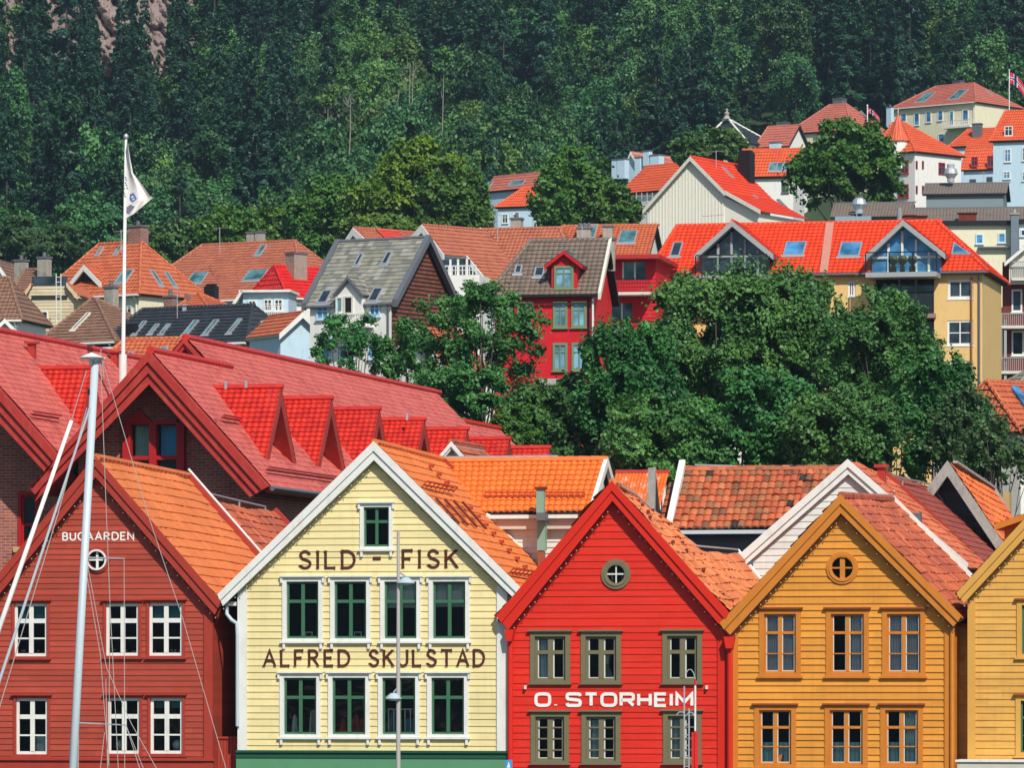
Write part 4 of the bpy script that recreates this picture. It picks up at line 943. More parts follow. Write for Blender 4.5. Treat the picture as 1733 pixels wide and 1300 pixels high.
# small white gable poking over the ridge
S_ = Fr('small_white_gable', 765, line_depth(765, 14), FROT, Q_Z, 'small pale gabled dormer house peeping over the orange ridge', 'house')
gab(S_, (737, 781), (764, 749), (792, 781), 0, 4, TILE_OLD, wall=WBOARD, thick_px=7, verge=WHITE, base=9, pitch=.17)

# ---- bright red house lettered O. STORHEIM
REDB = paint('bright_red_boards', (0.64, 0.022, 0.009), pitch=.2, var=.06, dirt=(.72, .07, .05), dirt_amt=.3, bscale=1.5)
REDT = paint('bright_red_trim', (0.62, 0.022, 0.009), var=.06)
KHAKI = paint('khaki_window_paint', (.17, .15, .085), var=.1)
R_ = front_house('wooden_house', 'bright red boarded gable house lettered O. STORHEIM with khaki windows', 'house', 1040, (1036.4, 818.8), (841, 1047), (1235, 1042), (1037, 848), (861, 1066), (1220, 1060), (857, 1238), 1074, 842, REDB, REDT, TILE_RORNG, ov=.5, seed=41, end_eave=(1310, 1040, 0.25), jit=.014, sag=.06, amp=.035, jitb=.12, pitch=.2, bt=.02)
fr = R_.fr
DWHITE = paint('inner_sash_white', (.62, .62, .58), var=.05)
for x0, y0, x1, y1 in ((898, 1071, 965, 1158), (984, 1071, 1051, 1158), (1122, 1070, 1188, 1158), (899, 1207, 963, 1294), (985, 1207, 1050, 1294), (1123, 1206, 1187, 1294)):
    r = fr.rect(x0 + 7, y0 + 6, x1 - 7, y1 - 5); R_.holes.append(r); top = y0 < 1100
    wn = casement(fr, r, KHAKI, KHAKI, cw=.125, sw=.07, rows=((.36,) if top else (.25, .5, .75)), head=.05, sill=.03, mull=.14, sash_split=(0 if top else 9))
    u0, u1, z0, z1 = r; q = MB()
    if int(x0) in (898, 985, 1123): curtain(fr, wn, u0 + .08, u0 + .3 + .1 * (x0 % 3), z0 + .1, z1 - .1, .14, (.6, .64, .6), folds=3)
    for a, b in ((u0 + .075, (u0 + u1) / 2 - .07), ((u0 + u1) / 2 + .07, u1 - .075)):
        q.box(a, a + .035, .05, .09, z0 + .08, z1 - .08).box(b - .02, b, .05, .09, z0 + .08, z1 - .08).box(a + .035, b - .02, .05, .09, z0 + .075, z0 + .1)
    q.build('inner_frame', DWHITE, wn)
    if top and 980 < x0 < 1100:
        q = MB().prism([(u0 + .35, .4, z0 + .1), (u0 + .42, .4, z0 + .5), (u0 + .46, .4, z0 + .8), (u0 + .62, .4, z0 + .8), (u0 + .58, .4, z0 + .4), (u0 + .7, .4, z0 + .1)], (0, .05, 0)); q.build('curtain', OFFWHITE, wn, uv=False)
R_.holes.append(round_window(fr, 1043, 972, 15, 25, KHAKI, DWHITE, wide=.018))
c = fr.pt(1043, 972, 0)
q = MB()
for dx in (-.14, .14): q.box(c.x + dx - .03, c.x + dx + .03, .15, .2, c.z - .24, c.z - .03)
q.build('candlestick', paint('brass', (.5, .3, .06), rough=.3), fr.root)
lettering(fr, 'O. STORHEIM', 907, 1172.5, 1171, 1197.5, WHITE_LET, wt=.215, gap=.32, pw=.55, v=-.028)
finish_wall(R_, seed=12)
light_string(R_, 'string of small bulbs under the verge of the bright red house', 20)
for xa, xb, yt in ((858, 869, 1066), (1229, 1242, 1078)):
    u0, u1, z0, z1 = fr.rect(xa - 3, yt, xb + 2, yt + 20, -.2); m = MB().prism([(u0, -.35, z1), (u1, -.35, z1), (u1 - .06, -.35, z0), (u0 + .06, -.35, z0)], (0, .3, 0)); m.build('hopper_head', REDT, fr.root)
    cx_ = (u0 + u1) / 2; MB().tube([(cx_, -.16, z0 + .01), (cx_, -.16, .2)], .08, 10).build('drain_pipe', REDT, fr.root, uv=False)
corner_boards(R_, [(1215, 1227)], REDT, 12, 1050, v=-.06)
for x in (889, 1196):
    u0, u1, z0, z1 = fr.rect(x - 1.5, 1161, x + 1.5, 1167, -.1); MB().box(u0, u1, -.14, -.03, z0, z1).build('wall_lamp', WHITE, fr.root)
for sgn, (ex, ey) in ((0, (1180, 925)),):
    rail(fr, [fr.ptu(1045, 819, R_.a.x + .05), fr.ptu(1075, 836, R_.a.x + .2), fr.pt(1110, 868, 3.0), fr.pt(1145, 900, 3.4), fr.pt(1180, 925, 3.8)], .03, STEEL)
m = MB(); rn = random.Random(8)
for i in range(22):
    t_, s2 = rn.random(), rn.random(); a, b_ = R_.a + (R_.r - R_.a) * (.15 + .8 * t_), 0
    c = a + Vector((0, .8 + s2 * 2.5, .07)); MB().box(c.x - .04, c.x + .04, c.y - .05, c.y + .05, c.z - .05, c.z + .04).build('roof_step', RUST, fr.root)

# second lower roof behind the red house
f2 = Fr('rear_house', 1215, line_depth(1215, 4.6), FROT, Q_Z, 'low mottled orange roof tucked between bright red and ochre orange gables', 'house')
a = f2.pt(1178, 933, 0); b = f2.ptu(1249, 939, a.x); r1 = f2.pt(1262, 1040, 0); r2 = Vector((r1.x, b.y, r1.z + b.z - a.z))
rf = tilesheet('roof', r1, r2, b, a, .24, .34, .035, .035, TILE_RORNG, f2.root, seed=51, jit=.012, sag=.05)
l1 = Vector((a.x - 1.6, 0, r1.z)); l2 = Vector((l1.x, b.y, r2.z)); tilesheet('roof', l2, l1, a, b, .24, .34, .035, .035, TILE_RORNG, f2.root, nx=3, seed=52)
MB().slab([r1, r2, b, a], .12).slab([l1, a, b, l2], .12).build('roof_deck', DKWOOD, rf).location = (0, 0, -.06)
m = MB(); w0, w1 = l1.x + .2, r1.x - .2; zt = r1.z - .2
m.face([(w0, .1, 0), (w1, .1, 0), (w1, .1, zt), (a.x, .1, a.z - .3), (w0, .1, zt)]).face([(w1, .1, 0), (w1, b.y, 0), (w1, b.y, zt), (w1, .1, zt)]).build('wall', REDB, f2.root)
rail(f2, [f2.pt(1172, 927, 0), a + Vector((0, 0, .15)), b + Vector((0, 0, .15)), r2 + Vector((0, 0, .12))], .03, STEEL)
MB().beam(b + Vector((0, 0, .05)), r2 + Vector((0, 0, .05)), .1, .12).build('rear_verge', WHITE, f2.root)

# ---- ochre orange house
ORB = paint('ochre_orange_boards', (0.66, 0.27, 0.035), pitch=.19, var=.08, dirt=(.45, .15, .02), dirt_amt=.35, bscale=2)
ORT = paint('ochre_orange_trim', (0.57, 0.195, 0.025), var=.09, dirt=(.35, .1, .02), dirt_amt=.3)
ORD = paint('brown_orange_board', (0.30, 0.07, 0.02), var=.1)
O_ = front_house('wooden_house', 'ochre orange boarded gable house with round attic window and curtained windows', 'house', 1425, (1423, 842), (1219, 1060), (1628, 1047), (1423.5, 869), (1236, 1075), (1614, 1061), (1237, 1615), 1509.5, 848, ORB, ORT, TILE_OLD, ov=.5, seed=61, jit=.01, sag=.04, amp=.035, pitch=.19, bt=.032)
fr = O_.fr
for j, (x0, y0, x1, y1) in enumerate(((1284, 1032, 1357, 1150), (1397, 1032, 1472, 1150), (1492, 1032, 1567.7, 1150), (1275.6, 1195, 1349, 1305), (1395, 1195, 1470, 1305), (1489, 1195, 1563.5, 1305))):
    r = fr.rect(x0 + 9, y0 + 7, x1 - 9, y1 - 10); O_.holes.append(r); u0, u1, z0, z1 = r
    wn = casement(fr, r, ORT, ORT, cw=.13, sw=.05, rows=(.32, .67), head=.05, sill=.06, head_mat=ORD, mull=.1)
    q = MB()
    for a, b in ((u0 + .06, (u0 + u1) / 2 - .05), ((u0 + u1) / 2 + .05, u1 - .06)): q.box(a, a + .022, .04, .085, z0 + .06, z1 - .06).box(b - .022, b, .04, .085, z0 + .06, z1 - .06).box(a + .022, b - .022, .04, .085, z0 + .06, z0 + .08)
    q.build('inner_frame', DWHITE, wn)
    if j < 3:
        for a, b in (((u0 + .05, u0 + .42), (u1 - .42, u1 - .05)), ((u0 + .45, u1 - .05),), ((u0 + .05, u0 + .5), (u1 - .45, u1 - .05)))[j]: curtain(fr, wn, a, b, z0 + .05, z1 - .05, .13, (.72, .64, .66))
        if j == 0: MB().prism([(u0 + .1, .14, z0 + .07), (u0 + .5, .14, z0 + .07), (u0 + .42, .14, z0 + .2), (u0 + .25, .14, z0 + .27), (u0 + .12, .14, z0 + .2)], (0, .1, 0)).build('ornament', WHITE, wn)
    else:
        curtain(fr, wn, u0 + .05, u1 - .05, z0 + .05, z0 + .62, .14, (.45, .62, .58))
        if j == 5: curtain(fr, wn, u1 - .42, u1 - .05, z0 + .6, z1 - .05, .14, (.7, .75, .7))
        if j == 3: MB().lathe((u1 - .35, .13, z0 + .07), [(.08, 0), (.11, .2), (0, .2)], 10).build('flower_pot', paint('terracotta_pot', (.4, .15, .06)), wn, uv=False)
O_.holes.append(round_window(fr, 1426, 961.5, 18, 27, ORT, ORT, wide=.07))
corner_boards(O_, [(1237, 1249.5), (1599, 1616)], ORT, 14, 1050)
finish_wall(O_, seed=17)
light_string(O_, 'string of small bulbs under the verge of the ochre orange house', 22)
r_b = Vector((O_.r.x, O_.v1, O_.r.z + O_.e.z - O_.a.z))
MB().beam(O_.e + Vector((0, 0, .1)), r_b + Vector((0, 0, .1)), .16, .15).build('rear_verge', WHITE, fr.root)
rail(fr, [fr.ptu(1433, 835, O_.a.x), fr.ptu(1512, 838, O_.a.x), O_.e + Vector((.05, .1, .3))], .02, STEEL, [fr.ptu(1434, 835, O_.a.x), fr.ptu(1508, 838, O_.a.x)])
u = fr.pt(1612, HY).x; MB().tube([(u, -.1, O_.k(u) + .0), (u, -.1, .2)], .06, 8).build('drain_pipe', ORT, fr.root, uv=False)

# ---- light ochre house at the right edge and its narrow annex
OCB = paint('light_ochre_boards', (0.66, 0.35, 0.075), pitch=.2, var=.07, dirt=(.45, .2, .05), dirt_amt=.5, bscale=2)
OCT = paint('light_ochre_trim', (0.62, 0.33, 0.07), var=.09)
S2 = front_house('wooden_house', 'light ochre boarded gable house cut by the right edge of the photo', 'house', 1690, (1850, 757), (1619.6, 1009), (2078, 1003), (1850, 785), (1632, 1021), (2065, 1018), (1638, 2062), 1925, 772, OCB, OCT, TILE_OLD, ov=.5, seed=71, amp=.035)
fr = S2.fr
for x0, y0, x1, y1 in ((1729, 1024, 1790, 1108), (1727, 1186, 1788, 1275), (1840, 1024, 1900, 1108), (1840, 1186, 1900, 1275), (1940, 1024, 2000, 1108), (1940, 1186, 2000, 1275)):
    r = fr.rect(x0, y0, x1, y1); S2.holes.append(r); casement(fr, r, OCT, GREEN, cw=.13, sw=.05, rows=(.33, .67), head=.05, sill=.06, head_mat=ORD)
corner_boards(S2, [(1638, 1651)], OCT, 13, 1030)
finish_wall(S2, seed=23)
light_string(S2, 'string of small bulbs under the verge of the light ochre house', 22)
AX = Fr('annex', 1626, line_depth(1626, 0.9), FROT, Q_Z, 'narrow ochre boarded annex squeezed between the two orange-yellow gables', 'annex')
u0, u1 = AX.pt(1612, HY).x, AX.pt(1645, HY).x; z1 = AX.pt(1626, 1062).z; m = MB(); wall_sheet(m, [(u0, 0), (u1, 0), (u1, z1), (u0, z1)], (), .2, .04, 0); m.build('wall', paint('annex_boards', (.60, .32, .07), pitch=.2, var=.1), AX.root)
MB().box(u0, u1, -.1, 5, z1, z1 + .1).build('roof', TILE_OLD, AX.root)
a, b, z0, z1 = AX.rect(1618, 1082, 1625, 1112, -.05); MB().box(a, b, -.1, -.02, z0, z1).box(a, b + .1, -.14, -.04, z0 - .06, z0).build('hatch', ORT, AX.root)
AW = Fr('awning', 1680, line_depth(1680, -1.2), FROT, Q_Z, 'flat pale awning edge at the foot of the light ochre house', 'awning')
u0, u1, z0, z1 = AW.rect(1620, 1287, 1760, 1300, 0)
MB().box(u0, u1, 0, 1.1, z1 - .32, z1 - .06).build('canopy', paint('pale_awning', (.55, .52, .45)), AW.root); MB().box(u0 - .05, u1 + .05, -.05, 1.1, z1 - .058, z1).build('canopy_edge', WHITE, AW.root)
for x in (u0 + .1, u1 - .1): MB().box(x - .04, x + .04, .05, .13, 0, z1 - .33).build('post', STEEL, AW.root)

# orange gabled dormer just over the right-hand roof edge
OD = Fr('orange_gable', 1710, line_depth(1710, 5.5), FROT, Q_Z, 'bright orange boarded gable top above the light ochre roof edge', 'house')
gab(OD, (1683, 889), (1790, 852), (1900, 889), 0, 6, TILE_OLD, wall=paint('orange_gable_boards', (.62, .2, .02), pitch=.19, var=.08), thick_px=9, verge=ORT, base=9, pitch=.19)

# gap between the dark red and the yellow house: fence, log wall
G_ = Fr('board_fence', 381, line_depth(381, .5), FROT, Q_Z, 'dark red board fence closing the gap beside the yellow house', 'fence')
u0, u1 = G_.pt(358.5, HY).x, G_.pt(403, HY).x; z1 = G_.pt(381, 1251).z; m = MB(); n = 9
for i in range(n): m.box(u0 + (u1 - u0) * i / n + .005, u0 + (u1 - u0) * (i + 1) / n - .005, .0, .04, 0, z1)
m.build('boards', RED_DT, G_.root); MB().box(u0, u1, -.04, .07, z1, z1 + .06).build('cap_rail', RED_DT, G_.root)
LG = Fr('log_wall', 366, line_depth(366, .8), FROT, Q_Z, 'stacked pale log ends in the dark gap beside the dark red house', 'log wall')
m = MB(); zt, zb_ = LG.pt(366, 1093).z, LG.pt(366, 1249).z; n = 16; u0 = LG.pt(360, HY).x; u1 = LG.pt(370.5, HY).x
for i in range(n): z = zb_ + (zt - zb_) * (i + .5) / n; m.tube([(u1 - .09, 0, z), (u1 - .09, 4, z)], (zt - zb_) / n / 2 * .98, 9); 
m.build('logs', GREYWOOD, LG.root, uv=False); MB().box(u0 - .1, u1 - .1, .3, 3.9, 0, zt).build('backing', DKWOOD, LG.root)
GB = Fr('passage_shade_sheet', 385, line_depth(385, 6.5), FROT, Q_Z, 'near-black board sheet painting the shade deep in passage beside yellow house', 'wall')
MB().box(GB.pt(350, HY).x, GB.pt(410, HY).x, 0, .1, 0, GB.pt(385, 1025).z).build('boards', DKWOOD, GB.root)  # near-black sheet stands in for the shade of the passage
# ---------------------------------------------------------------- brick hotel with red tiled gables
BRICK = brickmat('red_brick', (.44, .11, .07), (.26, .06, .045), (.40, .30, .25), 1.0)
HTRIM = paint('deep_red_fascia', (.40, .036, .028), var=.2, dirt=(.55, .14, .12), dirt_amt=.35, bscale=1.5, rough=.45)
HRED = paint('hotel_window_red', (.40, .012, .014), var=.1)
HT = Fr('brick_hotel', 254, 172.0, FROT, Q_Z, 'red brick hotel with long salmon red tiled roof and row of steep dormers', 'hotel')
fr = HT
def big_verge(fr, A, E, Ai, Ei, v, mat, root, n=3, dep=.09):
    a, e, ai, ei = fr.pt(*A, v), fr.pt(*E, v), fr.pt(*Ai, v), fr.pt(*Ei, v)
    for i in range(n):
        f = (n - i) / n; bb = MB().prism([e, a, a + (ai - a) * f, e + (ei - e) * f], (0, -dep, 0)); bb.v = [p + Vector((0, -dep * 1.02 * i, 0)) for p in bb.v]
        bb.build('barge_board', mat, root)
A1, R1 = fr.pt(254, 594.6, 0), fr.pt(458, 824, 0); L1 = Vector((2 * A1.x - R1.x, 0, R1.z))
vm = 8.0; Am = fr.pt(313.5, 573, vm); Em = fr.ptu(737, 673.7, Am.x); vE = Em.y
g = Fr('x', 254, 172, FROT, Q_Z, root=HT.root)
def slopes(root, a, e, r, l, v0, v1, tm, seed, nx=4, name='roof', amp=.03, step=.018, form='S', tw=.22, tl=.25):
    q = lambda p, v: Vector((p.x, v, p.z))
    rf = tilesheet(name, q(r, v0), q(r, v1), q(e, v1), q(a, v0), tw, tl, amp, step, tm, root, nx=nx, seed=seed, jit=.002, sag=.008, form=form)
    tilesheet(name, q(l, v1), q(l, v0), q(a, v0), q(e, v1), tw * 3, tl, amp, step, tm, root, nx=2, seed=seed + 1, form=form)
    d = MB().slab([q(r, v0), q(r, v1), q(e, v1), q(a, v0)], .2).slab([q(l, v0), q(a, v0), q(e, v1), q(l, v1)], .2); d.v = [p - Vector((0, 0, .05)) for p in d.v]
    d.build('soffit', HTRIM, rf); ridge_caps([(q(a, v0) + Vector((0, 0, .04)), q(e, v1) + Vector((0, 0, .04)))], .13, TILE_DORMER, rf); return rf
slopes(HT.root, A1, Vector((A1.x, 0, A1.z)), R1, L1, 0, vm + 1.2, TILE_HOTEL, 1)
Lm = Vector((Am.x - (R1.x - Am.x), vm, R1.z))
slopes(HT.root, Am, Am, R1, Lm, vm, vE, TILE_HOTEL, 3)
A3 = fr.pt(778, 714, vE); E3 = fr.ptu(844, 727, A3.x); L3 = Vector((A3.x - (R1.x - A3.x), 0, R1.z))
slopes(HT.root, A3, A3, R1, L3, vE + .01, E3.y, TILE_HOTEL, 5)
big_verge(fr, (254, 594.6), (458, 824), (253.5, 651), (424, 842), 0, HTRIM, HT.root)
big_verge(fr, (254, 594.6), (100, 771), (253.5, 651), (60, 850), 0, HTRIM, HT.root)
big_verge(fr, (313.5, 573), (270, 625), (313.5, 590), (275, 640), vm, HTRIM, HT.root, n=2); big_verge(fr, (313.5, 573), (370, 636), (313.5, 590), (352, 636), vm, HTRIM, HT.root, n=2)
# front gable wall in brick, recessed, with a tall red window
wv = 1.3; kk = lambda u: A1.z - abs(u - A1.x) * (A1.z - R1.z) / (R1.x - A1.x) - .3
hr = fr.rect(222, 716, 305, 801, wv)
w0, w1 = L1.x + 1.2, R1.x - .9; m = MB(); wall_sheet(m, [(w0, 0), (w1, 0), (w1, kk(w1)), (A1.x, kk(A1.x)), (w0, kk(w0))], [hr], None, v=wv)
m.face([(w1, wv, 0), (w1, E3.y - .5, 0), (w1, E3.y - .5, R1.z - .1), (w1, wv, R1.z - .1)]).face([(w0, wv, 0), (w0, vE, 0), (w0, vE, R1.z), (w0, wv, R1.z)])
m.face([(w0, vm + 1.3, 0), (w1, vm + 1.3, 0), (w1, vm + 1.3, R1.z), (Am.x, vm + 1.3, Am.z - .3), (Lm.x + 1, vm + 1.3, R1.z)]).face([(w0, E3.y - .5, 0), (w1, E3.y - .5, 0), (w1, E3.y - .5, R1.z), (A3.x, E3.y - .5, E3.z - .3), (w0, E3.y - .5, R1.z)])
m.face([(w0, vE, 0), (w1, vE, 0), (w1, vE, R1.z), (Am.x, vE, Em.z - .2), (w0, vE, R1.z)])
m.build('wall', BRICK, HT.root)
u0, u1, z0, z1 = hr; s = MB(); fx = lambda px: fr.pt(px, 760, wv).x; fz = lambda py: fr.pt(262, py, wv).z
for x0, x1 in ((211, 224), (256, 268), (302, 315)): s.box(fx(x0), fx(x1), wv - .25, wv + .1, fz(804), fz(716))
for x0, x1 in ((224, 256), (268, 302)):
    for ya, yb in ((772, 779), (799, 804), (711, 719)): s.box(fx(x0), fx(x1), wv - .2, wv + .08, fz(yb), fz(ya))
s.prism([(fx(211), wv - .26, fz(716)), (fx(262), wv - .26, fz(716)), (fx(237), wv - .26, fz(692))], (0, .3, 0))
wn = s.build('window', HRED, HT.root)
MB().face([(u0, wv + .02, z0), (u1, wv + .02, z0), (u1, wv + .02, z1), (u0, wv + .02, z1)]).build('pane', GLASS, wn, uv=False)
curtain(fr, wn, fx(225), fx(256), fz(772), fz(720), wv + .3, (.65, .85, .72), folds=7)
MB().box(fx(268), fx(302), wv + .3, wv + .32, fz(772), fz(720)).build('blind_or_reflection', paint('painted_sky_reflection', (.14, .55, .95), bump=0), wn)  # blue sheet paints the sky's reflection in this pane
curtain(fr, wn, fx(222), fx(302), fz(799), fz(779), wv + .35, (.10, .18, .14), folds=12)
MB().box(w0 + .1, w1 - .1, wv + 1.2, wv + 1.3, 6, R1.z).build('room_dark_sheet', DARK, wn)
# steep dormers on the long slope
sp = (Vector((R1.x, vm, R1.z)), Vector((R1.x, vE, R1.z)), Vector((Am.x, vE, Am.z)))
Pf = fr.onplane(449, 783, *sp); ud = Pf.x; ap = fr.ptu(476, 657, ud); hw = ap.y - Pf.y; slope_m = (Am.z - R1.z) / (R1.x - Am.x)
def dormer(fr, root, ud, va, za, hw, foot_z, slope_m, Am_, seed):
    ub = Am_.x + (Am_.z - za) / slope_m - .3; rf = tilesheet('dormer_roof', (ub, va - hw, foot_z), (ud, va - hw, foot_z), (ud, va, za), (ub, va, za), .21, .21, .035, .04, TILE_DORMER, root, nx=7, seed=seed, jit=.002, sag=.004)
    tilesheet('dormer_roof', (ud, va + hw, foot_z), (ub, va + hw, foot_z), (ub, va, za), (ud, va, za), .21, .21, .035, .04, TILE_DORMER, root, nx=3, seed=seed, jit=.002, sag=.004)
    for s in (-1, 1): MB().prism([(ud, va, za + .05), (ud, va + s * hw, foot_z - .05), (ud, va + s * (hw - .42), foot_z - .05), (ud, va, za - .55)], (-.5, 0, 0)).build('barge_board', HTRIM, rf)
    ridge_caps([(Vector((ub, va, za + .05)), Vector((ud + .02, va, za + .05)))], .1, TILE_DORMER, rf)
    MB().face([(ud - 1.0, va - hw, foot_z), (ud - 1.0, va + hw, foot_z), (ud - 1.0, va, za)]).build('dormer_wall', HTRIM, rf)
    MB().box(ud - 1.02, ud - .95, va - .5, va + .5, foot_z + .0, foot_z + 1.0).build('dormer_window', WHITE, rf)
    MB().box(ud - .952, ud - .945, va - .42, va + .42, foot_z + .0, foot_z + .92).build('pane', PANE, rf)
for i, (x, y) in enumerate(((476, 657), (561, 676), (642, 694), (718, 712), (791, 728), (862, 744.5), (930, 759.5))):
    p = fr.ptu(x, y, ud); dormer(fr, HT.root, ud, p.y, p.z, hw, Pf.z, slope_m, Am, 60 + i)
MB().tube([(R1.x + .05, 0, R1.z - .05), (R1.x + .05, E3.y, R1.z - .05)], .09, 6).build('gutter', LEAD, HT.root, uv=False)
for (xa, ya), (xb, yb) in (((370, 712), (404, 722)), ((446, 800), (640, 826))):
    a_, b_ = fr.onplane(xa, ya, A1, R1, R1 + Vector((0, 1, 0))), fr.onplane(xb, yb, A1, R1, R1 + Vector((0, 1, 0))); m = MB(); o = Vector((.1, 0, .1))
    b_ = Vector((a_.x, b_.y, a_.z))
    m.tube([a_ + o, b_ + o], .035, 6).tube([a_ + o * 1.8, b_ + o * 1.8], .035, 6); m.build('snow_guard', HTRIM, HT.root, uv=False)
m = MB()
for x, y in ((407, 655), (441, 653), (711, 708)):
    p = fr.ptu(x, y + 3, ud); m.lathe((p.x - .5, p.y, p.z), [(.05, 0), (.05, .2), (.0, .25)], 6)
m.build('vent', STEEL, HT.root, uv=False)

# neighbouring hotel gable at the left edge
H2 = Fr('brick_hotel', 66, line_depth(66, 21.5), FROT, Q_Z, 'left brick hotel gable with salmon red roof cut by the left edge', 'hotel')
fr = H2
A2 = fr.pt(-99, 542, 0); R2 = fr.pt(132, 806, 0); L2 = Vector((2 * A2.x - R2.x, 0, R2.z)); E2 = fr.ptu(240, 616, A2.x)
slopes(H2.root, A2, A2, R2, L2, 0, E2.y, TILE_HOTEL, 9)
big_verge(fr, (-99, 542), (132, 806), (-99, 608), (109, 834), 0, HTRIM, H2.root); big_verge(fr, (-99, 542), (-330, 806), (-99, 608), (-307, 834), 0, HTRIM, H2.root)
wv = 1.5; kk2 = lambda u: A2.z - abs(u - A2.x) * (A2.z - R2.z) / (R2.x - A2.x) - .3
hr = fr.rect(36, 838, 62, 922, wv); w0, w1 = L2.x + 1.2, R2.x - .9; m = MB(); wall_sheet(m, [(w0, 0), (w1, 0), (w1, kk2(w1)), (A2.x, kk2(A2.x)), (w0, kk2(w0))], [hr], None, v=wv)
m.face([(w1, wv, 0), (w1, E2.y, 0), (w1, E2.y, R2.z), (w1, wv, R2.z)]).face([(w0, wv, 0), (w0, E2.y, 0), (w0, E2.y, R2.z), (w0, wv, R2.z)])
m.build('wall', BRICK, H2.root)
wn = casement(fr, hr, HRED, HRED, cw=.1, sw=.07, rows=(.6,), cols=1, v=wv, head=0, sill=0, mull=.1)
curtain(fr, wn, hr[0] + .1, hr[1] - .08, hr[2] + .1, hr[3] - .08, wv + .3, (.10, .2, .17), folds=5); MB().box(hr[0] - .1, hr[1] + .5, wv + 1.2, wv + 1.3, hr[2] - 1, hr[3] + 1).build('room_dark_sheet', DARK, wn)
a, b, z0, z1 = fr.rect(24, 926, 40, 935, wv); MB().box(a, b + .3, wv - .12, wv, z0, z1).build('stone_sill', paint('yellow_stone', (.5, .36, .16)), H2.root)
sp2 = (R2, R2 + Vector((0, 5, 0)), A2); Pd = fr.onplane(136, 724, *sp2); ud2 = Pd.x; ap2 = fr.ptu(157, 625, ud2); dormer(fr, H2.root, ud2, ap2.y, ap2.z, ap2.y - Pd.y, Pd.z, (A2.z - R2.z) / (R2.x - A2.x), A2, 90)
for x, y in ((54, 598), (194, 612)):
    p = fr.onplane(x, y + 6, *sp2); m = MB().box(p.x - .12, p.x + .12, p.y - .12, p.y + .12, p.z - .1, p.z + .45).box(p.x - .22, p.x + .22, p.y - .2, p.y + .2, p.z + .45, p.z + .53); m.build('vent', HTRIM, H2.root)
for (xa, ya), (xb, yb) in (((48, 706), (97, 716)), ((124, 788), (150, 794))):
    a_ = fr.onplane(xa, ya, *sp2); b_ = fr.onplane(xb, yb, *sp2); b_ = Vector((a_.x, b_.y, a_.z)); o = Vector((.1, 0, .1))
    MB().tube([a_ + o, b_ + o], .035, 6).tube([a_ + o * 1.9, b_ + o * 1.9], .035, 6).build('snow_guard', HTRIM, H2.root, uv=False)

# ---------------------------------------------------------------- roofs between the front row and the trees
WT = Fr('weathered_house', 1300, line_depth(1300, 19), FROT, Q_Z, 'grey walled house with patchy weathered pantile roof and white left verge', 'house')
fr = WT; vr = 2.2
e0, e1, r0, r1 = fr.pt(1139, 896, 0), fr.pt(1450, 896, 0), fr.pt(1158, 797, vr), fr.pt(1450, 803, vr); e0.x = r0.x = (e0.x + r0.x) / 2; e1.x = r1.x; e1.z = e0.z; r1.z = r0.z - .02
rf = tilesheet('roof', e0, e1, r1, r0, .235, .33, .05, .045, TILE_PATCHY, fr.root, nx=8, seed=77, jit=.012, sag=.03, form='round')
MB().slab([e0, e1, r1, r0], .12).build('roof_deck', DKWOOD, rf).location = (0, 0, -.06)
b0, b1 = Vector((e0.x, 2 * vr, e0.z)), Vector((e1.x, 2 * vr, e0.z)); tilesheet('roof', b1, b0, r0, r1, .5, .33, .05, .045, TILE_PATCHY, fr.root, nx=2, seed=78)
ridge_caps([(r0 + Vector((0, 0, .04)), r1 + Vector((0, 0, .04)))], .12, TILE_PATCHY, rf)
up = Vector((0, 0, .35)); MB().prism([e0 + Vector((0, -.05, .12)), r0 + up, r0 + up * -.5, e0 - up * .4], (-.2, 0, 0)).build('barge_board', WHITE, fr.root)
m = MB(); zt = e0.z - .1; m.box(e0.x + .1, e1.x - .2, .45, 2 * vr - .3, 0, zt); m.build('wall', paint('slate_grey_wall', (.10, .13, .16), var=.1), fr.root)
MB().box(e0.x, e1.x, -.14, .44, zt - .06, zt + .06).build('gutter', paint('pale_blue_gutter', (.52, .60, .64)), fr.root)
rail(fr, [fr.pt(1176, 787, vr), fr.pt(1300, 791, vr), fr.pt(1425, 795, vr)], .03, STEEL, [fr.pt(x, 788 + (x - 1176) * .03, vr) for x in (1180, 1250, 1330, 1400)])
# small lower roof left of it
WL = Fr('weathered_house', 1128, line_depth(1128, 20), FROT, Q_Z, 'sliver of dark terracotta roof between grey plank verge and white verge', 'house')
fr = WL; e0, e1, r0, r1 = fr.pt(1113, 893, 0), fr.pt(1150, 893, 0), fr.pt(1113, 818, 1.8), fr.pt(1152, 818, 1.8); r0.x = e0.x; r1.x = e1.x
tilesheet('roof', e0, e1, r1, r0, .235, .33, .05, .045, TILE_PATCHY, fr.root, nx=8, seed=79, jit=.012, sag=.02, form='round'); MB().box(e0.x, e1.x, .3, 1.8, 0, e0.z).build('wall', DKWOOD, fr.root)
GP = Fr('orange_shed', 1065, line_depth(1065, 17), FROT, Q_Z, 'orange tin roof with peeling pale paint and grey plank verge behind the red gable', 'shed')
fr = GP; e0, e1, r0, r1 = fr.pt(1015, 905, 0), fr.pt(1106, 905, 0), fr.pt(1015, 800, 2.4), fr.pt(1106, 800, 2.4); r0.x = e0.x; r1.x = e1.x
TIN = paint('peeling_orange_tin', (.66, .13, .02), var=.15, dirt=(.62, .5, .4), dirt_amt=.9, bscale=4)
tilesheet('roof', e0, e1, r1, r0, .11, .6, .03, .01, TIN, fr.root, nx=6, seed=80, jit=0, sag=0, form='round'); MB().box(e0.x, e1.x, .3, 2.4, 0, e0.z).build('wall', DKWOOD, fr.root)
ridge_caps([(r0, r1)], .08, HTRIM, fr.root)
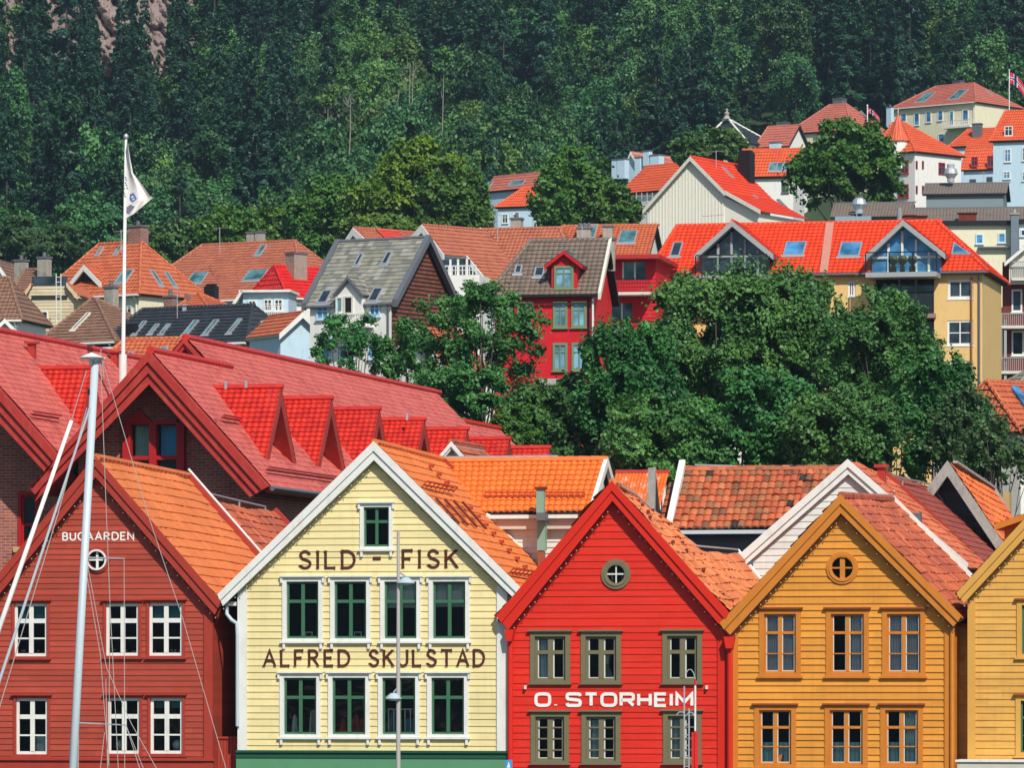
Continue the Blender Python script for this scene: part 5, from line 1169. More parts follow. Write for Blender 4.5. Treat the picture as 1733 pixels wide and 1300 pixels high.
MB().prism([fr.pt(x, y, .0) for x, y in ((1092, 905), (1097, 792), (1109, 791), (1107, 905))], (0, .15, 0)).build('barge_board', GREYWOOD, fr.root)
MB().prism([fr.pt(x, y, .2) for x, y in ((1105, 905), (1107, 800), (1118, 905))], (0, .3, 0)).build('gable_boards', DKWOOD, fr.root)

# white gabled house behind the ochre orange one
WBR = paint('white_boards', (.66, .66, .62), pitch=.2, var=.05, dirt=(.4, .4, .38), dirt_amt=.3)
W3 = Fr('wooden_house', 1436, line_depth(1436, 11), FROT, Q_Z, 'white boarded gable house with orange tiled right slope behind the ochre orange house', 'house')
fr = W3; TILE_W3 = tilemat('worn_orange_red_tile', [(.46, .10, .04), (.58, .15, .06), (.50, .11, .05)], .24, .33, dirt=(.2, .06, .04), dirt_amt=.5, patch=.3)
a = fr.pt(1435.6, 783, 0); l = fr.pt(1254, 943, 0); r = fr.pt(1640, 960, 0); e = fr.ptu(1497, 805, a.x); q = lambda p, v, dz=0: Vector((p.x, v, p.z + dz)); dz = e.z - a.z
rf = tilesheet('roof', q(r, 0), q(r, e.y, dz), e, a, .24, .33, .035, .035, TILE_W3, fr.root, seed=81, jit=.008, sag=.03); tilesheet('roof', q(l, e.y, dz), q(l, 0), a, e, .48, .33, .03, .03, TILE_W3, fr.root, nx=2, seed=82)
MB().slab([q(r, 0), q(r, e.y), q(e, e.y), a], .12).build('roof_deck', DKWOOD, rf).location = (0, 0, -.07)
for (pe, pi) in (((1254, 943), (1264, 955)), ((1640, 960), (1632, 975))):
    b_ = MB().prism([fr.pt(*pe, 0) + Vector((0, 0, .06)), a + Vector((0, 0, .06)), fr.pt(1436, 803, 0), fr.pt(*pi, 0)], (0, -.07, 0)).build('barge_board', WHITE, fr.root)
    MB().prism([fr.pt(*pe, 0) + Vector((0, 0, .1)), a + Vector((0, 0, .1)), fr.pt(1436, 791, 0), (fr.pt(*pe, 0) + fr.pt(*pi, 0)) / 2], (0, -.06, 0)).build('verge_moulding', WHITE, b_).location = (0, -.072, 0)
m = MB(); w0, w1 = l.x + .35, r.x - .35; k3 = lambda u: a.z - (abs(u - a.x) * ((a.z - l.z) / (a.x - l.x))) - .2
wall_sheet(m, [(w0, 0), (w1, 0), (w1, k3(w1)), (a.x, k3(a.x)), (w0, k3(w0))], (), .2, .02, .12); m.face([(w0, .4, 0), (w0, e.y, 0), (w0, e.y, k3(w0)), (w0, .4, k3(w0))]).face([(w1, .4, 0), (w1, e.y, 0), (w1, e.y, k3(w1)), (w1, .4, k3(w1))])
m.build('wall', WBR, fr.root)
p = fr.onplane(1492, 820, a, r, r + Vector((0, 1, 0))); MB().box(p.x - .12, p.x + .12, p.y - .12, p.y + .12, p.z - .2, p.z + .5).box(p.x - .2, p.x + .2, p.y - .2, p.y + .2, p.z + .5, p.z + .6).build('vent', HTRIM, fr.root)
p = fr.onplane(1548, 880, a, r, r + Vector((0, 1, 0))); MB().box(p.x - .2, p.x + .2, p.y - .12, p.y + .12, p.z - .2, p.z + .2).build('vent', LEAD, fr.root)
D3 = Fr('long_house', 1555, line_depth(1555, 11) + e.y * math.cos(rad(FROT)) + .0, FROT, Q_Z, 'house with smooth dark red roof slope between the white and the grey gables', 'house')
fr = D3; a = fr.pt(1495, 801, 0); r = fr.pt(1690, 982, 0); e = fr.ptu(1620, 839, a.x); dz = e.z - a.z; l = Vector((2 * a.x - r.x, 0, r.z))
rf = tilesheet('roof', q(r, 0), q(r, e.y, dz), e, a, .24, .33, .02, .025, TILE_DKRED, fr.root, seed=83, nx=4, jit=.003, sag=.01); tilesheet('roof', q(l, e.y, dz), q(l, 0), a, e, .48, .33, .02, .03, TILE_DKRED, fr.root, nx=2, seed=84)
MB().beam(a + Vector((0, 0, .1)), r + Vector((0, 0, .1)), .12, .12).build('verge_flashing', paint('red_flashing', (.35, .04, .02)), fr.root)
m = MB(); m.face([(l.x + .3, .1, 0), (r.x - .3, .1, 0), (r.x - .3, .1, r.z), (a.x, .1, a.z - .15), (l.x + .3, .1, r.z)]).face([(l.x + .3, e.y, 0), (r.x - .3, e.y, 0), (r.x - .3, e.y, r.z + dz), (a.x, e.y, e.z - .15), (l.x + .3, e.y, r.z + dz)]).face([(r.x - .3, .1, 0), (r.x - .3, e.y, 0), (r.x - .3, e.y, r.z), (r.x - .3, .1, r.z)]); m.build('wall', DKWOOD, fr.root)
rail(fr, [fr.pt(1489, 800, 0), fr.pt(1491, 796, 0), fr.pt(1530, 810, 1.5), fr.ptu(1604, 826, a.x)], .03, STEEL, [fr.pt(1491, 798, 0), fr.pt(1527, 812, 1.5)])
G3 = Fr('grey_gable_house', 1640, line_depth(1640, 25), FROT, Q_Z, 'house with steep weathered grey plank verge and orange tiled slope at right', 'house')
fr = G3; a = fr.pt(1604, 784, 0); r = fr.pt(1702, 929, 0); l = fr.pt(1545, 864, 0); e = fr.pt(1682, 830, 6); re = fr.pt(1760, 955, 6)
tilesheet('roof', r, re, e, a, .24, .33, .035, .035, tilemat('orange_red_pantile', [(.62, .13, .03), (.70, .17, .04), (.58, .12, .03)], .24, .33, dirt=(.4, .1, .04), patch=.2), fr.root, seed=85, jit=.008, sag=.04)
tilesheet('roof', l + Vector((0, 6, 0)), l, a, e, .4, .33, .03, .03, TILE_OLD, fr.root, nx=2, seed=86)
for pe, pi, s in (((1702, 929), (1690, 935), 1), ((1545, 864), (1560, 868), -1)): MB().prism([fr.pt(*pe, 0) + Vector((0, 0, .08)), a + Vector((0, 0, .08)), fr.pt(1604, 806, 0), fr.pt(*pi, 0)], (0, -.1, 0)).build('barge_board', GREYWOOD, fr.root)
m = MB(); m.face([(l.x, .8, 0), (r.x - .1, .8, 0), (r.x - .1, .8, r.z - .1), (a.x, .8, a.z - .3), (l.x, .8, l.z - .1)]).face([(l.x, 6, 0), (re.x - .1, 6, 0), (re.x - .1, 6, re.z - .1), (e.x, 6, e.z - .3), (l.x, 6, l.z - .1)]).face([(r.x - .1, .8, 0), (re.x - .1, 6, 0), (re.x - .1, 6, re.z - .1), (r.x - .1, .8, r.z - .1)]); m.build('wall', paint('blue_black_boards', (.03, .04, .055), pitch=.2, var=.3), fr.root)
MB().beam(e + Vector((0, 0, .08)), re + Vector((0, 0, .08)), .14, .12).build('rear_verge', GREYWOOD, fr.root)
MB().beam(a + Vector((.2, .3, .05)), e + Vector((0, 0, .08)), .16, .08).build('ridge_board', GREYWOOD, fr.root)
a_, b_, z0, z1 = fr.rect(1697, 833, 1708, 870, 7); MB().box(a_, b_, 7, 7.6, z0 - 2, z1).build('chimney', paint('ochre_boards_small', (.5, .34, .15)), fr.root)

# ---------------------------------------------------------------- poles, lamp, flag, masts
LP = Fr('street_lamp', 674, 140.0, 0, Q_Z, 'slim grey quay lamp post with two flat lamp heads before the yellow house', 'street lamp')
z1 = LP.pt(674, 899).z; MB().tube([(0, 0, 0), (0, 0, 3)], .075, 12, .06).tube([(0, 0, 3), (0, 0, z1)], .06, 12, .038).build('pole', paint('lamp_grey', (.42, .40, .38), rough=.4, bump=0), LP.root, uv=False)
for (x0, x1, yc, s) in ((670, 704, 985, 1), (651, 681, 1181, -1)):
    p = LP.pt((x0 + x1) / 2, yc); z = p.z; r = (LP.pt(x1, yc).x - LP.pt(x0, yc).x) / 2 * .92
    h = MB().lathe((p.x, 0, z - .06), [(0, 0.0), (r * .9, 0), (r, .03), (r * .75, .1), (.08, .17), (0, .18)], 20).build('lamp_head', paint('lamp_head_grey', (.40, .50, .55), rough=.3, bump=0), LP.root, smooth=False, uv=False)
    MB().tube([(0, 0, z + .25), (p.x * .5, 0, z + .2), (p.x, 0, z + .13)], .025, 6).build('arm', STEEL, LP.root, uv=False)
    MB().lathe((p.x, 0, z - .09), [(r * .6, .028), (r * .5, 0), (0, 0)], 16).build('lens', OFFWHITE, h, uv=False)

FPD = 186.0
FP = Fr('flagpole', 208, FPD, 0, Q_Z, 'tall white flagpole with ball finial standing behind the hotel roofs', 'flagpole')
b0, t0 = FP.pt(207.5, 660), FP.pt(213.3, 234); MB().tube([(b0.x, 0, 0), b0, t0], .11, 12, .045).build('pole', WHITE, FP.root, uv=False, smooth=True)
MB().ball(t0 + Vector((0, 0, .06)), .09, 10, sz=1.3).build('finial', STEEL, FP.root, smooth=True, uv=False)
m = MB(); b1 = FP.pt(208, 600); m.tube([(b0.x, 0, 0), b0 + (b1 - b0) * .1, b1], .15, 12, .14); m.build('sleeve', WHITE, FP.root, uv=False)
FL_ = Fr('flag', 214, FPD, 0, FP.pt(214, 370).z + Q_Z, 'limp white flag with small blue square drooping from the tall flagpole', 'flag')
fr = FL_
def P2(x, y, v): return fr.pt(x, y, v)
cols_ = []
L_edge = [(214.5, 236), (213.5, 262), (212.5, 290), (212, 320), (211.8, 345), (214, 369)]
mid = [(216, 240), (218, 268), (222, 293), (232, 318), (236, 343), (226, 362)]
R_e = [(217, 246), (221, 272), (225, 292), (240, 312), (254, 331), (259.5, 334)]
CL = paint('flag_cloth', (.78, .78, .74), var=.04, bump=0); NAV = paint('flag_blue', (.08, .14, .32), bump=0)
V = []; Q = []
rows_ = 30; cs = 14
def lerp_path(pth, t): t *= len(pth) - 1; i = min(int(t), len(pth) - 2); f = t - i; return (pth[i][0] * (1 - f) + pth[i + 1][0] * f, pth[i][1] * (1 - f) + pth[i + 1][1] * f)
for i in range(rows_ + 1):
    t = i / rows_; a, b_, c_ = lerp_path(L_edge, t), lerp_path(mid, t), lerp_path(R_e, t)
    for j in range(cs + 1):
        s = j / cs; x, y = (a[0] + (b_[0] - a[0]) * s * 2, a[1] + (b_[1] - a[1]) * s * 2) if s < .5 else (b_[0] + (c_[0] - b_[0]) * (s * 2 - 1), b_[1] + (c_[1] - b_[1]) * (s * 2 - 1))
        V.append(tuple(P2(x, y, -.05 - .25 * s + .16 * math.sin(s * 7.5 + t * 2) * s)))
for i in range(rows_):
    for j in range(cs): k = i * (cs + 1) + j; Q.append((k, k + 1, k + cs + 2, k + cs + 1))
np_mesh('cloth', V, Q, CL, FL_.root, smooth=True)
m = MB(); m.face([P2(220, 328, -.45), P2(226, 326, -.45), P2(232, 336, -.45), P2(224, 343, -.45), P2(219, 338, -.45)]); em = m.build('emblem', NAV, FL_.root, uv=False)
m = MB(); m.face([P2(222, 333, -.46), P2(225, 331, -.46), P2(226, 333, -.46), P2(223, 335, -.46)]).face([P2(223.5, 337.5, -.46), P2(227.5, 335, -.46), P2(228, 336.3, -.46), P2(224, 339, -.46)]).build('emblem_mark', CL, em, uv=False)
m = MB()
for i, (x, y) in enumerate(((212.5, 300), (213.5, 304), (212.5, 309), (214, 313), (215.5, 318))): m.tube([P2(x - 1.5, y - 1, -.3), P2(x + 1.5, y + 1.5, -.3)], .018, 4)
m.build('emblem_mark', NAV, FL_.root, uv=False)

MD = 100.0
MS = Fr('sailing_boat', 124, MD, 0, 0.0, 'sailing boat whose pale grey mast, spreaders and stays cross the dark red house', 'sailing boat')
fr = MS; T = fr.pt(161, 615); M_ = lambda x, y, v=0: fr.pt(x, y, v)
top, bot = M_(161, 612), M_(123.5, 1300); d = (bot - top); base = top + d * ((top.z - 1.0) / (top.z - bot.z))
MB().tube([base, top], .078, 16, .074).build('mast', ALU, fr.root, uv=False, smooth=True)
mh = MB().lathe(M_(155, 607), [(.0, .12), (.05, .1), (.24, .02), (.22, 0), (.05, -.02), (.05, -.12), (0, -.12)], 14).build('radar_cap', WHITE, fr.root, uv=False)
MB().tube([top, top + Vector((0, 0, .08))], .085, 12).tube([top + Vector((.0, 0, .06)), top + Vector((.2, 0, .06))], .02, 6).build('mast_head', ALU, fr.root, uv=False)
MB().tube([top + Vector((.09, 0, 0)), M_(171, 590)], .008, 4).build('aerial', STEEL, fr.root, uv=False)
for (xa, ya, xb, yb) in ((147, 944, 210, 946), (131, 1224, 213, 1228)): MB().tube([M_(xa, ya), M_(xb, yb, .3)], .016, 6, .012).build('spreader', STEEL, fr.root, uv=False)
LINE = paint('rigging_wire', (.42, .40, .37), var=.05, rough=.4, bump=0)
def stay(pts, r, nm='stay', mt=None): MB().tube([M_(*p) for p in pts], r, 6).build(nm, mt or LINE, fr.root, uv=False)
for pts in (((170, 605), (180, 870), (186, 1020), (200, 1300), (206, 1420)), ((172, 605), (250, 870), (310, 1050), (382, 1300), (415, 1420)), ((149, 961), (180, 1130), (222, 1225), (264, 1300), (330, 1420)), ((146, 970), (170, 1110), (184, 1300), (190, 1420)), ((186, 1020), (184, 1300), (184, 1420)), ((210, 946), (211, 1300), (211, 1420)), ((213, 1228), (242, 1300), (290, 1420)),
            ((213, 1228), (236, 1300), (262, 1420)), ((177, 1240), (170, 1300), (160, 1420)), ((179, 1150), (182, 1300), (182, 1420)), ((131, 1300), (133, 1230), (132, 1420)), ((176, 640), (172, 605))):
    stay([p for p in pts], .0065)
boom = MB()
# hull, mostly below the frame
hl = MB(); n = 14; prev = None; dirx = Vector((1, 0, 0))
ring = []
for i in range(n + 1):
    t = i / n; w_ = 1.9 * math.sin(math.pi * min(1, t * .62 + .22)) * (1 if t < .85 else (1 - t) / .15 * .9 + .1); x = -7 + 14 * t
    ring.append([(x, -w_, 1.25), (x, -w_ * .85, .3), (x, 0, -.6), (x, w_ * .85, .3), (x, w_, 1.25)])
for a, b_ in zip(ring, ring[1:]):
    for j in range(4): hl.face([a[j], b_[j], b_[j + 1], a[j + 1]])
    hl.face([a[0], a[4], b_[4], b_[0]])
hl.face(ring[0]); hl.face(ring[-1][::-1]); ho = hl.build('hull', WHITE, fr.root); ho.location = (base.x + 1, 0, 0)
MB().box(-2, 2.5, -.9, .9, 1.25, 1.8).build('cabin', OFFWHITE, fr.root).location = (base.x + 1, 0, 0)

M2 = Fr('sailing_boat', -30, 92, 0, 0.0, 'second boat left of it, its thick white furled stay leaning across the brick wall', 'sailing boat')
fr = M2
M_ = lambda x, y, v=0: fr.pt(x, y, v)
def ext(a, b_, y): t = (y - a[1]) / (b_[1] - a[1]); return (a[0] + (b_[0] - a[0]) * t, y)
f1a, f1b = (121, 712), (0, 1060)
MB().tube([M_(*ext(f1a, f1b, 1400)), M_(*f1a)], .055, 10, .032).build('furled_sail', WHITE, fr.root, uv=False, smooth=True)
MB().tube([M_(*f1a), M_(146, 628)], .008, 5).build('stay', LINE, fr.root, uv=False)
f2a, f2b = (152, 690), (0, 1150)
MB().tube([M_(*ext(f2a, f2b, 1400)), M_(*f2a)], .03, 8, .02).build('boom_line', ALU, fr.root, uv=False)
MB().tube([M_(*ext((98, 870), (0, 1195), 1400)), M_(98, 870), M_(147, 690)], .009, 5).build('stay', LINE, fr.root, uv=False)
MB().box(*(lambda p: (p.x - .02, p.x + .02, -.03, .03, p.z, p.z + .1))(M_(150, 668))).build('block', BLACKM, fr.root)
ho2 = bpy.data.objects.new('hull', ho.data); COL.objects.link(ho2); ho2.parent = fr.root; ho2.location = (M_(*ext(f1a, f1b, 1400)).x - 3, 0, 0)

LD = Fr('ladder', 1160, 112, 0, 0.0, 'aluminium ladder with curved top rails standing up from a boat before red house', 'ladder')
fr = LD; a, b_ = fr.pt(1158, 1162), fr.pt(1166, 1162); m = MB()
m.tube([(a.x, 0, 1), a], .018, 6); m.build('rail', STEEL, fr.root, uv=False)
m = MB().tube([(b_.x, 0, 1), fr.pt(1166, 1200)], .018, 6); m.build('rail', STEEL, fr.root, uv=False)
m = MB(); z = 1.2
while z < fr.pt(1160, 1210).z: m.tube([(a.x, 0, z), (b_.x, 0, z)], .012, 6); z += .22
m.build('rungs', STEEL, fr.root, uv=False)
MB().tube([fr.pt(1145, 1211), fr.pt(1149, 1206), fr.pt(1156, 1206), fr.pt(1160, 1213), fr.pt(1166, 1206), fr.pt(1172, 1207), fr.pt(1175, 1213)], .015, 6).build('grab_hoop', STEEL, fr.root, uv=False)
PL = Fr('marker_pole', 1176, 112, 0, 0.0, 'thin red and white banded pole with hooked top beside the ladder', 'pole')
fr = PL; RW = paint('signal_red', (.6, .02, .02)); x = lambda y: fr.pt(1176.5, y)
MB().tube([x(1400), x(1300)], .02, 8).tube([x(1300), x(1238)], .026, 8).build('red_band', RW, fr.root, uv=False)
for ya, yb, mt, nm in ((1238, 1161, WHITE, 'white_band'), (1161, 1150, RW, 'red_band')): MB().tube([x(ya), x(yb)], .022, 8).build(nm, mt, fr.root, uv=False)
MB().tube([x(1150), fr.pt(1174, 1140), fr.pt(1170, 1134), fr.pt(1165, 1134), fr.pt(1161, 1140)], .012, 6).build('hook', STEEL, fr.root, uv=False)
MB().box(*(lambda p: (p.x - .02, p.x + .12, 0, .04, p.z - .9, p.z))(fr.pt(1172, 1240))).build('red_flag', RW, fr.root)
SG = Fr('sign', 861, line_depth(861, -1.6), 0, Q_Z, 'small blue and white sign at the foot of the yellow house corner', 'sign')
a, b_, z0, z1 = SG.rect(855, 1287, 867, 1302, 0); MB().box(a, b_, 0, .04, z0, z1).build('board', paint('sign_blue', (.05, .25, .6)), SG.root); MB().prism([(a + .04, -.004, z0 + .03), (a + .1, -.004, z1 - .04), (a + .14, -.004, z0 + .03)], (0, -.004, 0)).build('mark', WHITE, SG.root); MB().tube([((a + b_) / 2, .08, 0), ((a + b_) / 2, .08, z1)], .03, 8).build('post', STEEL, SG.root, uv=False)
# ---------------------------------------------------------------- terrain, quay, water
def lerp_tab(tab, x):
    if x <= tab[0][0]: return tab[0][1]
    for (a, za), (b, zb) in zip(tab, tab[1:]):
        if x <= b: t = (x - a) / (b - a); return za + (zb - za) * t
    return tab[-1][1]
GT = [(150, 1.45), (190, 1.6), (215, 2.5), (260, 12), (330, 19), (380, 25), (450, 33), (560, 43), (600, 47), (700, 68), (900, 130), (1100, 180), (1500, 230)]
def ground(x, y):
    px = CX + F * x / max(y, 1); r = max(0, min(1, (px - 850) / 600)); r = r * r * (3 - 2 * r)
    z = lerp_tab(GT, y) + r * 8 * max(0, min(1, (y - 450) / 120)) * max(0.25, min(1, (740 - y) / 60))
    if y > 230: z += 0.8 * math.sin(x * .13 + y * .07) + .5 * math.sin(x * .31 - y * .19)
    return z
V = []; Q = []; nx_, ny_ = 90, 150
ys_ = [128 + (1500 - 128) * (j / ny_) ** 1.6 for j in range(ny_ + 1)]
for y in ys_:
    for i in range(nx_ + 1):
        x = (i / nx_ - .5) * 2 * (60 + y * .22); V.append((x, y, Q_Z - .02 if y < 150 else ground(x, y)))
for j in range(ny_):
    for i in range(nx_): k = j * (nx_ + 1) + i; Q.append((k, k + 1, k + nx_ + 2, k + nx_ + 1))
gm = paint('hillside_soil_and_grass', (.025, .05, .018), var=.4, rough=.95, dirt=(.06, .055, .03), dirt_amt=.5, bscale=.15)
tag(np_mesh('hillside_terrain', V, Q, gm, smooth=True), kind='structure')
q_ = MB().box(-90, 90, 120, 128.5, -3, Q_Z).build('quay', paint('quay_stone', (.25, .24, .22), var=.2, bscale=.8)); tag(q_, kind='structure')
wt_, t_, b_n, o_ = newmat('harbour_water'); b_n.inputs['Base Color'].default_value = (.01, .025, .03, 1); b_n.inputs['Roughness'].default_value = .08
nz = N(t_, 'ShaderNodeTexNoise'); nz.inputs['Scale'].default_value = .9; bpn = N(t_, 'ShaderNodeBump'); bpn.inputs['Distance'].default_value = .3; t_.links.new(nz.outputs[0], bpn.inputs['Height']); t_.links.new(bpn.outputs[0], b_n.inputs['Normal'])
tag(MB().face([(-1500, -600, 0), (1500, -600, 0), (1500, 120, 0), (-1500, 120, 0)]).build('harbour_water', wt_), kind='structure')

# ---------------------------------------------------------------- houses up the slope
def T(name, cols, tw=.26, tl=.34, **k): return tilemat(name, cols, tw, tl, wave=True, lines=False, **k)
T_OR = T('hill_orange_tile', [(.50, .12, .045), (.58, .15, .06), (.46, .10, .04)], dirt=(.15, .05, .03), dirt_amt=.4)
T_TC = T('hill_terracotta_tile', [(.42, .125, .065), (.48, .15, .08), (.38, .11, .06)], dirt=(.16, .07, .05), dirt_amt=.4)
T_BR = T('hill_brown_tile', [(.23, .12, .075), (.27, .15, .095), (.20, .10, .065)], dirt=(.08, .05, .04), dirt_amt=.4)
T_GB = T('hill_grey_brown_tile', [(.17, .125, .095), (.21, .155, .12), (.15, .11, .085)], dirt=(.07, .05, .04), dirt_amt=.4)
T_BK = T('hill_black_tile', [(.028, .034, .042), (.036, .042, .05), (.024, .03, .036)], dirt=(.05, .05, .05), dirt_amt=.3, rough=.45)
T_RD = T('hill_scarlet_tile', [(.62, .012, .012), (.70, .02, .015), (.56, .01, .01)], dirt=(.5, .15, .12), dirt_amt=.25, rough=.4)
T_VR = T('vermilion_tile', [(.74, .055, .012), (.82, .07, .016), (.70, .05, .012)], dirt=(.4, .05, .02), dirt_amt=.2, patch=.1, rough=.5)
T_FO = T('far_orange_tile', [(.66, .10, .03), (.72, .12, .035), (.62, .09, .03)], dirt=(.3, .06, .03), dirt_amt=.3)
T_FP = T('far_pink_tile', [(.46, .13, .09), (.52, .15, .10), (.42, .12, .08)], dirt=(.2, .08, .06), dirt_amt=.3)
T_GY = T('bitumen_grey', [(.17, .135, .11), (.19, .15, .12)], dirt=(.1, .08, .07), dirt_amt=.3)
SLATE = tilemat('mossy_slate', [(.19, .19, .165), (.27, .26, .22), (.14, .15, .14), (.23, .22, .16), (.33, .32, .28)], .3, .3, dirt=(.20, .19, .07), dirt_amt=.5, patch=.3)
CREAM = paint('cream_boards', (.58, .49, .32), pitch=.2, var=.07, dirt=(.3, .24, .15))
CREAMW = paint('cream_render', (.74, .69, .50), var=.06, dirt=(.3, .27, .2))
WREN = paint('white_render', (.78, .77, .72), var=.06, dirt=(.35, .33, .3))
BLUEW = paint('pale_blue_render', (.50, .66, .76), var=.06, dirt=(.25, .3, .33))
OCHW = paint('ochre_render', (.74, .50, .20), var=.06, dirt=(.45, .25, .08), bscale=.6)
REDW = paint('crimson_boards', (.58, .012, .02), pitch=.2, var=.06, dirt=(.3, .01, .02))
GREYW = paint('blue_grey_cladding', (.20, .26, .28), var=.08)
GRNF = paint('sage_window_frame', (.16, .24, .13), var=.08)
REDF = paint('far_red_frame', (.42, .03, .04))
BRK2 = brickmat('chimney_brick', (.32, .11, .08), (.24, .09, .07), (.3, .27, .24), 1.3)
RC = paint('reddish_plaster_chimney', (.34, .25, .21), var=.2, dirt=(.12, .1, .09), dirt_amt=.5)
def H(name, px, d, rot, label, cat='house', up=None):
    return Fr(name, px, d, rot, max(1.5, ground((px - CX) / F * d, d) - 1), label, cat)
# far left
h = H('brown_roof_house', -10, 312, 12, 'brown tiled roof at the far left edge beside the cream house'); r = hip(h, (-70, 542), (37, 542), (-50, 470), (15, 472), 6, T_BR, wall=WREN, gutter=WHITE)
h = H('brown_roof_house', 50, 348, 28, 'small brown pyramid roof with two pale chimneys behind cream house'); r = hip(h, (10, 508), (88, 508), (42, 457), (60, 456), 7, T_BR, wall=CREAM)
chimney(h, 24, 439, 40, 467, 3.4, CONCRETE, pots=1); chimney(h, 63, 434, 79, 473, 2.0, CONCRETE, pots=1)
h = H('white_gable_house', -8, 385, 10, 'white verge of a gable just inside the left edge'); gab(h, (-32, 478), (-8, 440), (17, 476), 0, 5, T_BR, wall=WREN, verge=WHITE, thick_px=9)
h = H('white_gable_house', 12, 285, -10, 'low white gable under the brown roof at the far left edge'); gab(h, (-20, 566), (8, 540), (34, 566), 0, 4, T_BR, wall=WREN, verge=WHITE, thick_px=7)
# cream house with the ladder
h = H('cream_house', 76, 322, 6, 'cream boarded house with cut-off roof top and white ladder on its wall'); fr = h
p = [fr.pt(*q, 0) for q in ((40, 504), (54, 482), (114, 481), (133, 503))]; zb = p[0].z - 8
hr = fr.rect(69, 526, 82, 541); m = MB(); wall_sheet(m, [(p[0].x, zb), (p[3].x - .3, zb), (p[3].x - .3, p[3].z), (p[2].x, p[2].z), (p[1].x, p[1].z), (p[0].x, p[0].z)], [hr], .2, .03, 0)
m.face([(p[3].x - .3, 0, zb), (p[3].x - .3, 6, zb), (p[3].x - .3, 6, p[3].z), (p[3].x - .3, 0, p[3].z)]).face([(p[0].x, 6, zb), (p[0].x, 0, zb), (p[0].x, 0, p[0].z), (p[0].x, 6, p[0].z)]); m.build('wall', CREAM, fr.root)
m = MB().slab([p[0] + Vector((-.2, -.3, .1)), p[1] + Vector((0, -.3, .1)), p[1] + Vector((0, 6, .1)), p[0] + Vector((-.2, 6, .1))], .15).slab([p[2] + Vector((0, -.3, .1)), p[3] + Vector((.2, -.3, .1)), p[3] + Vector((.2, 6, .1)), p[2] + Vector((0, 6, .1))], .15); m.build('roof', T_OR, fr.root)
for a, b in ((p[0], p[1]), (p[3], p[2])): MB().prism([a + Vector((0, -.31, .1)), b + Vector((0, -.31, .1)), b + Vector((0, -.31, -.2)), a + Vector((0, -.31, -.2))], (0, -.06, 0)).build('barge_board', CREAM, fr.root)
MB().box(p[1].x, p[2].x, -.05, .1, p[1].z - .05, p[1].z + .5).build('glass_balustrade', PANE, fr.root); MB().box(p[1].x, p[2].x + .1, .1, 6, p[1].z - .1, p[1].z).build('terrace', LEAD, fr.root); MB().box(p[1].x, p[2].x, -.12, -.02, p[1].z - .85, p[1].z - .65).build('ledge', DKWOOD, fr.root)
wins(fr, [(69, 526, 82, 541)], 0, WHITE, cols=1, rows=())
LA = Fr('wall_ladder', 100, 320, 6, fr.zb, 'white fire ladder climbing the cream boarded house', 'ladder'); m = MB()
for px in (95, 103): a = LA.pt(px, 463, -.4); MB().tube([(a.x, -.4, a.z - 3.2), a], .03, 5).build('stile', WHITE, LA.root, uv=False)
z0, z1 = LA.pt(99, 545, -.4).z, LA.pt(99, 463, -.4).z; k = 0
while z0 < z1: m.tube([(LA.pt(95, HY, -.4).x, -.4, z0), (LA.pt(103, HY, -.4).x, -.4, z0)], .02, 4); z0 += .3
m.build('rungs', WHITE, LA.root, uv=False)
# orange hipped house
h = H('orange_hip_house', 236, 336, 35, 'orange-red pyramid roofed house with brick chimney left of the flagpole'); fr = h
r = hip(h, (60, 502), (236, 502), (168, 413), (239, 410), 7.4, T_OR, wall=CREAMW, gutter=WHITE)
for q in ((162, 419, 177, 432), (193, 418, 208, 431), (194, 458, 228, 480)): skylight(fr, r['front'], *q)
for q in ((252, 458, 275, 484), (276, 461, 299, 487)): skylight(fr, r['right'], *q)
gab(h, (119, 478), (142, 449), (172, 480), .3, 3.2, T_OR, wall=DKWOOD, verge=WHITE, thick_px=7, base=.2)
chimney(h, 216, 381, 238, 404, 3.2, BRK2, pots=1, deep=.8)
wins_u(fr, [(196 + 40, 0, 0, 0)][:0], 0, WHITE); wins(fr, [(208, 517, 224, 532)], r['w'][2], WHITE)
# big terracotta hipped house
h = H('terracotta_hip_house', 400, 392, 30, 'wide terracotta hipped roof with pale double chimney below the wood'); fr = h
r = hip(h, (195, 509), (515, 509), (342, 416), (499, 407), 11, T_TC, wall=WREN, gutter=WHITE)
for q in ((431, 416, 453, 433), (315, 462, 354, 481), (410, 458, 455, 476)): skylight(fr, r['front'], *q)
chimney(h, 417, 392, 429, 412, 5.2, CONCRETE, pots=0); chimney(h, 431, 391, 443, 411, 5.2, CONCRETE, pots=0)
# scarlet roofed house
h = H('scarlet_roof_house', 490, 352, -42, 'bright scarlet tiled roof over a white house with glazed veranda'); fr = h
r = hip(h, (487, 492), (580, 520), (465, 450), (541, 455), 4.6, T_RD, wall=WREN, gutter=WHITE, capm=T_RD)
chimney(h, 498, 427, 520, 466, 1.0, RC, pots=0)
h = H('white_veranda', 450, 347, 8, 'glazed white veranda with balcony under the scarlet roof'); fr = h
u0, u1, z0, z1 = fr.rect(411, 495, 488, 560); MB().box(u0, u1, 0, 3, z0, z1).build('wall', BLUEW, fr.root); MB().box(u0 - .2, u1 + .2, -.4, 3, z1, z1 + .15).build('roof', WHITE, fr.root)
MB().prism([fr.pt(411, 493, -.4), fr.pt(398, 515, -.4), fr.pt(390, 518, -.4), fr.pt(408, 490, -.4)], (0, 2, 0)).build('side_verge', WHITE, fr.root)
wins(fr, [(420, 508, 434, 524), (446, 506, 461, 527), (464, 506, 479, 527)], 0, WHITE, cols=2, rows=(.4,))
a, b, z0, z1 = fr.rect(440, 520, 487, 540); MB().box(a, b, -.8, -.02, z0, z0 + .12).build('balcony_floor', WHITE, fr.root); m = MB(); k = 14
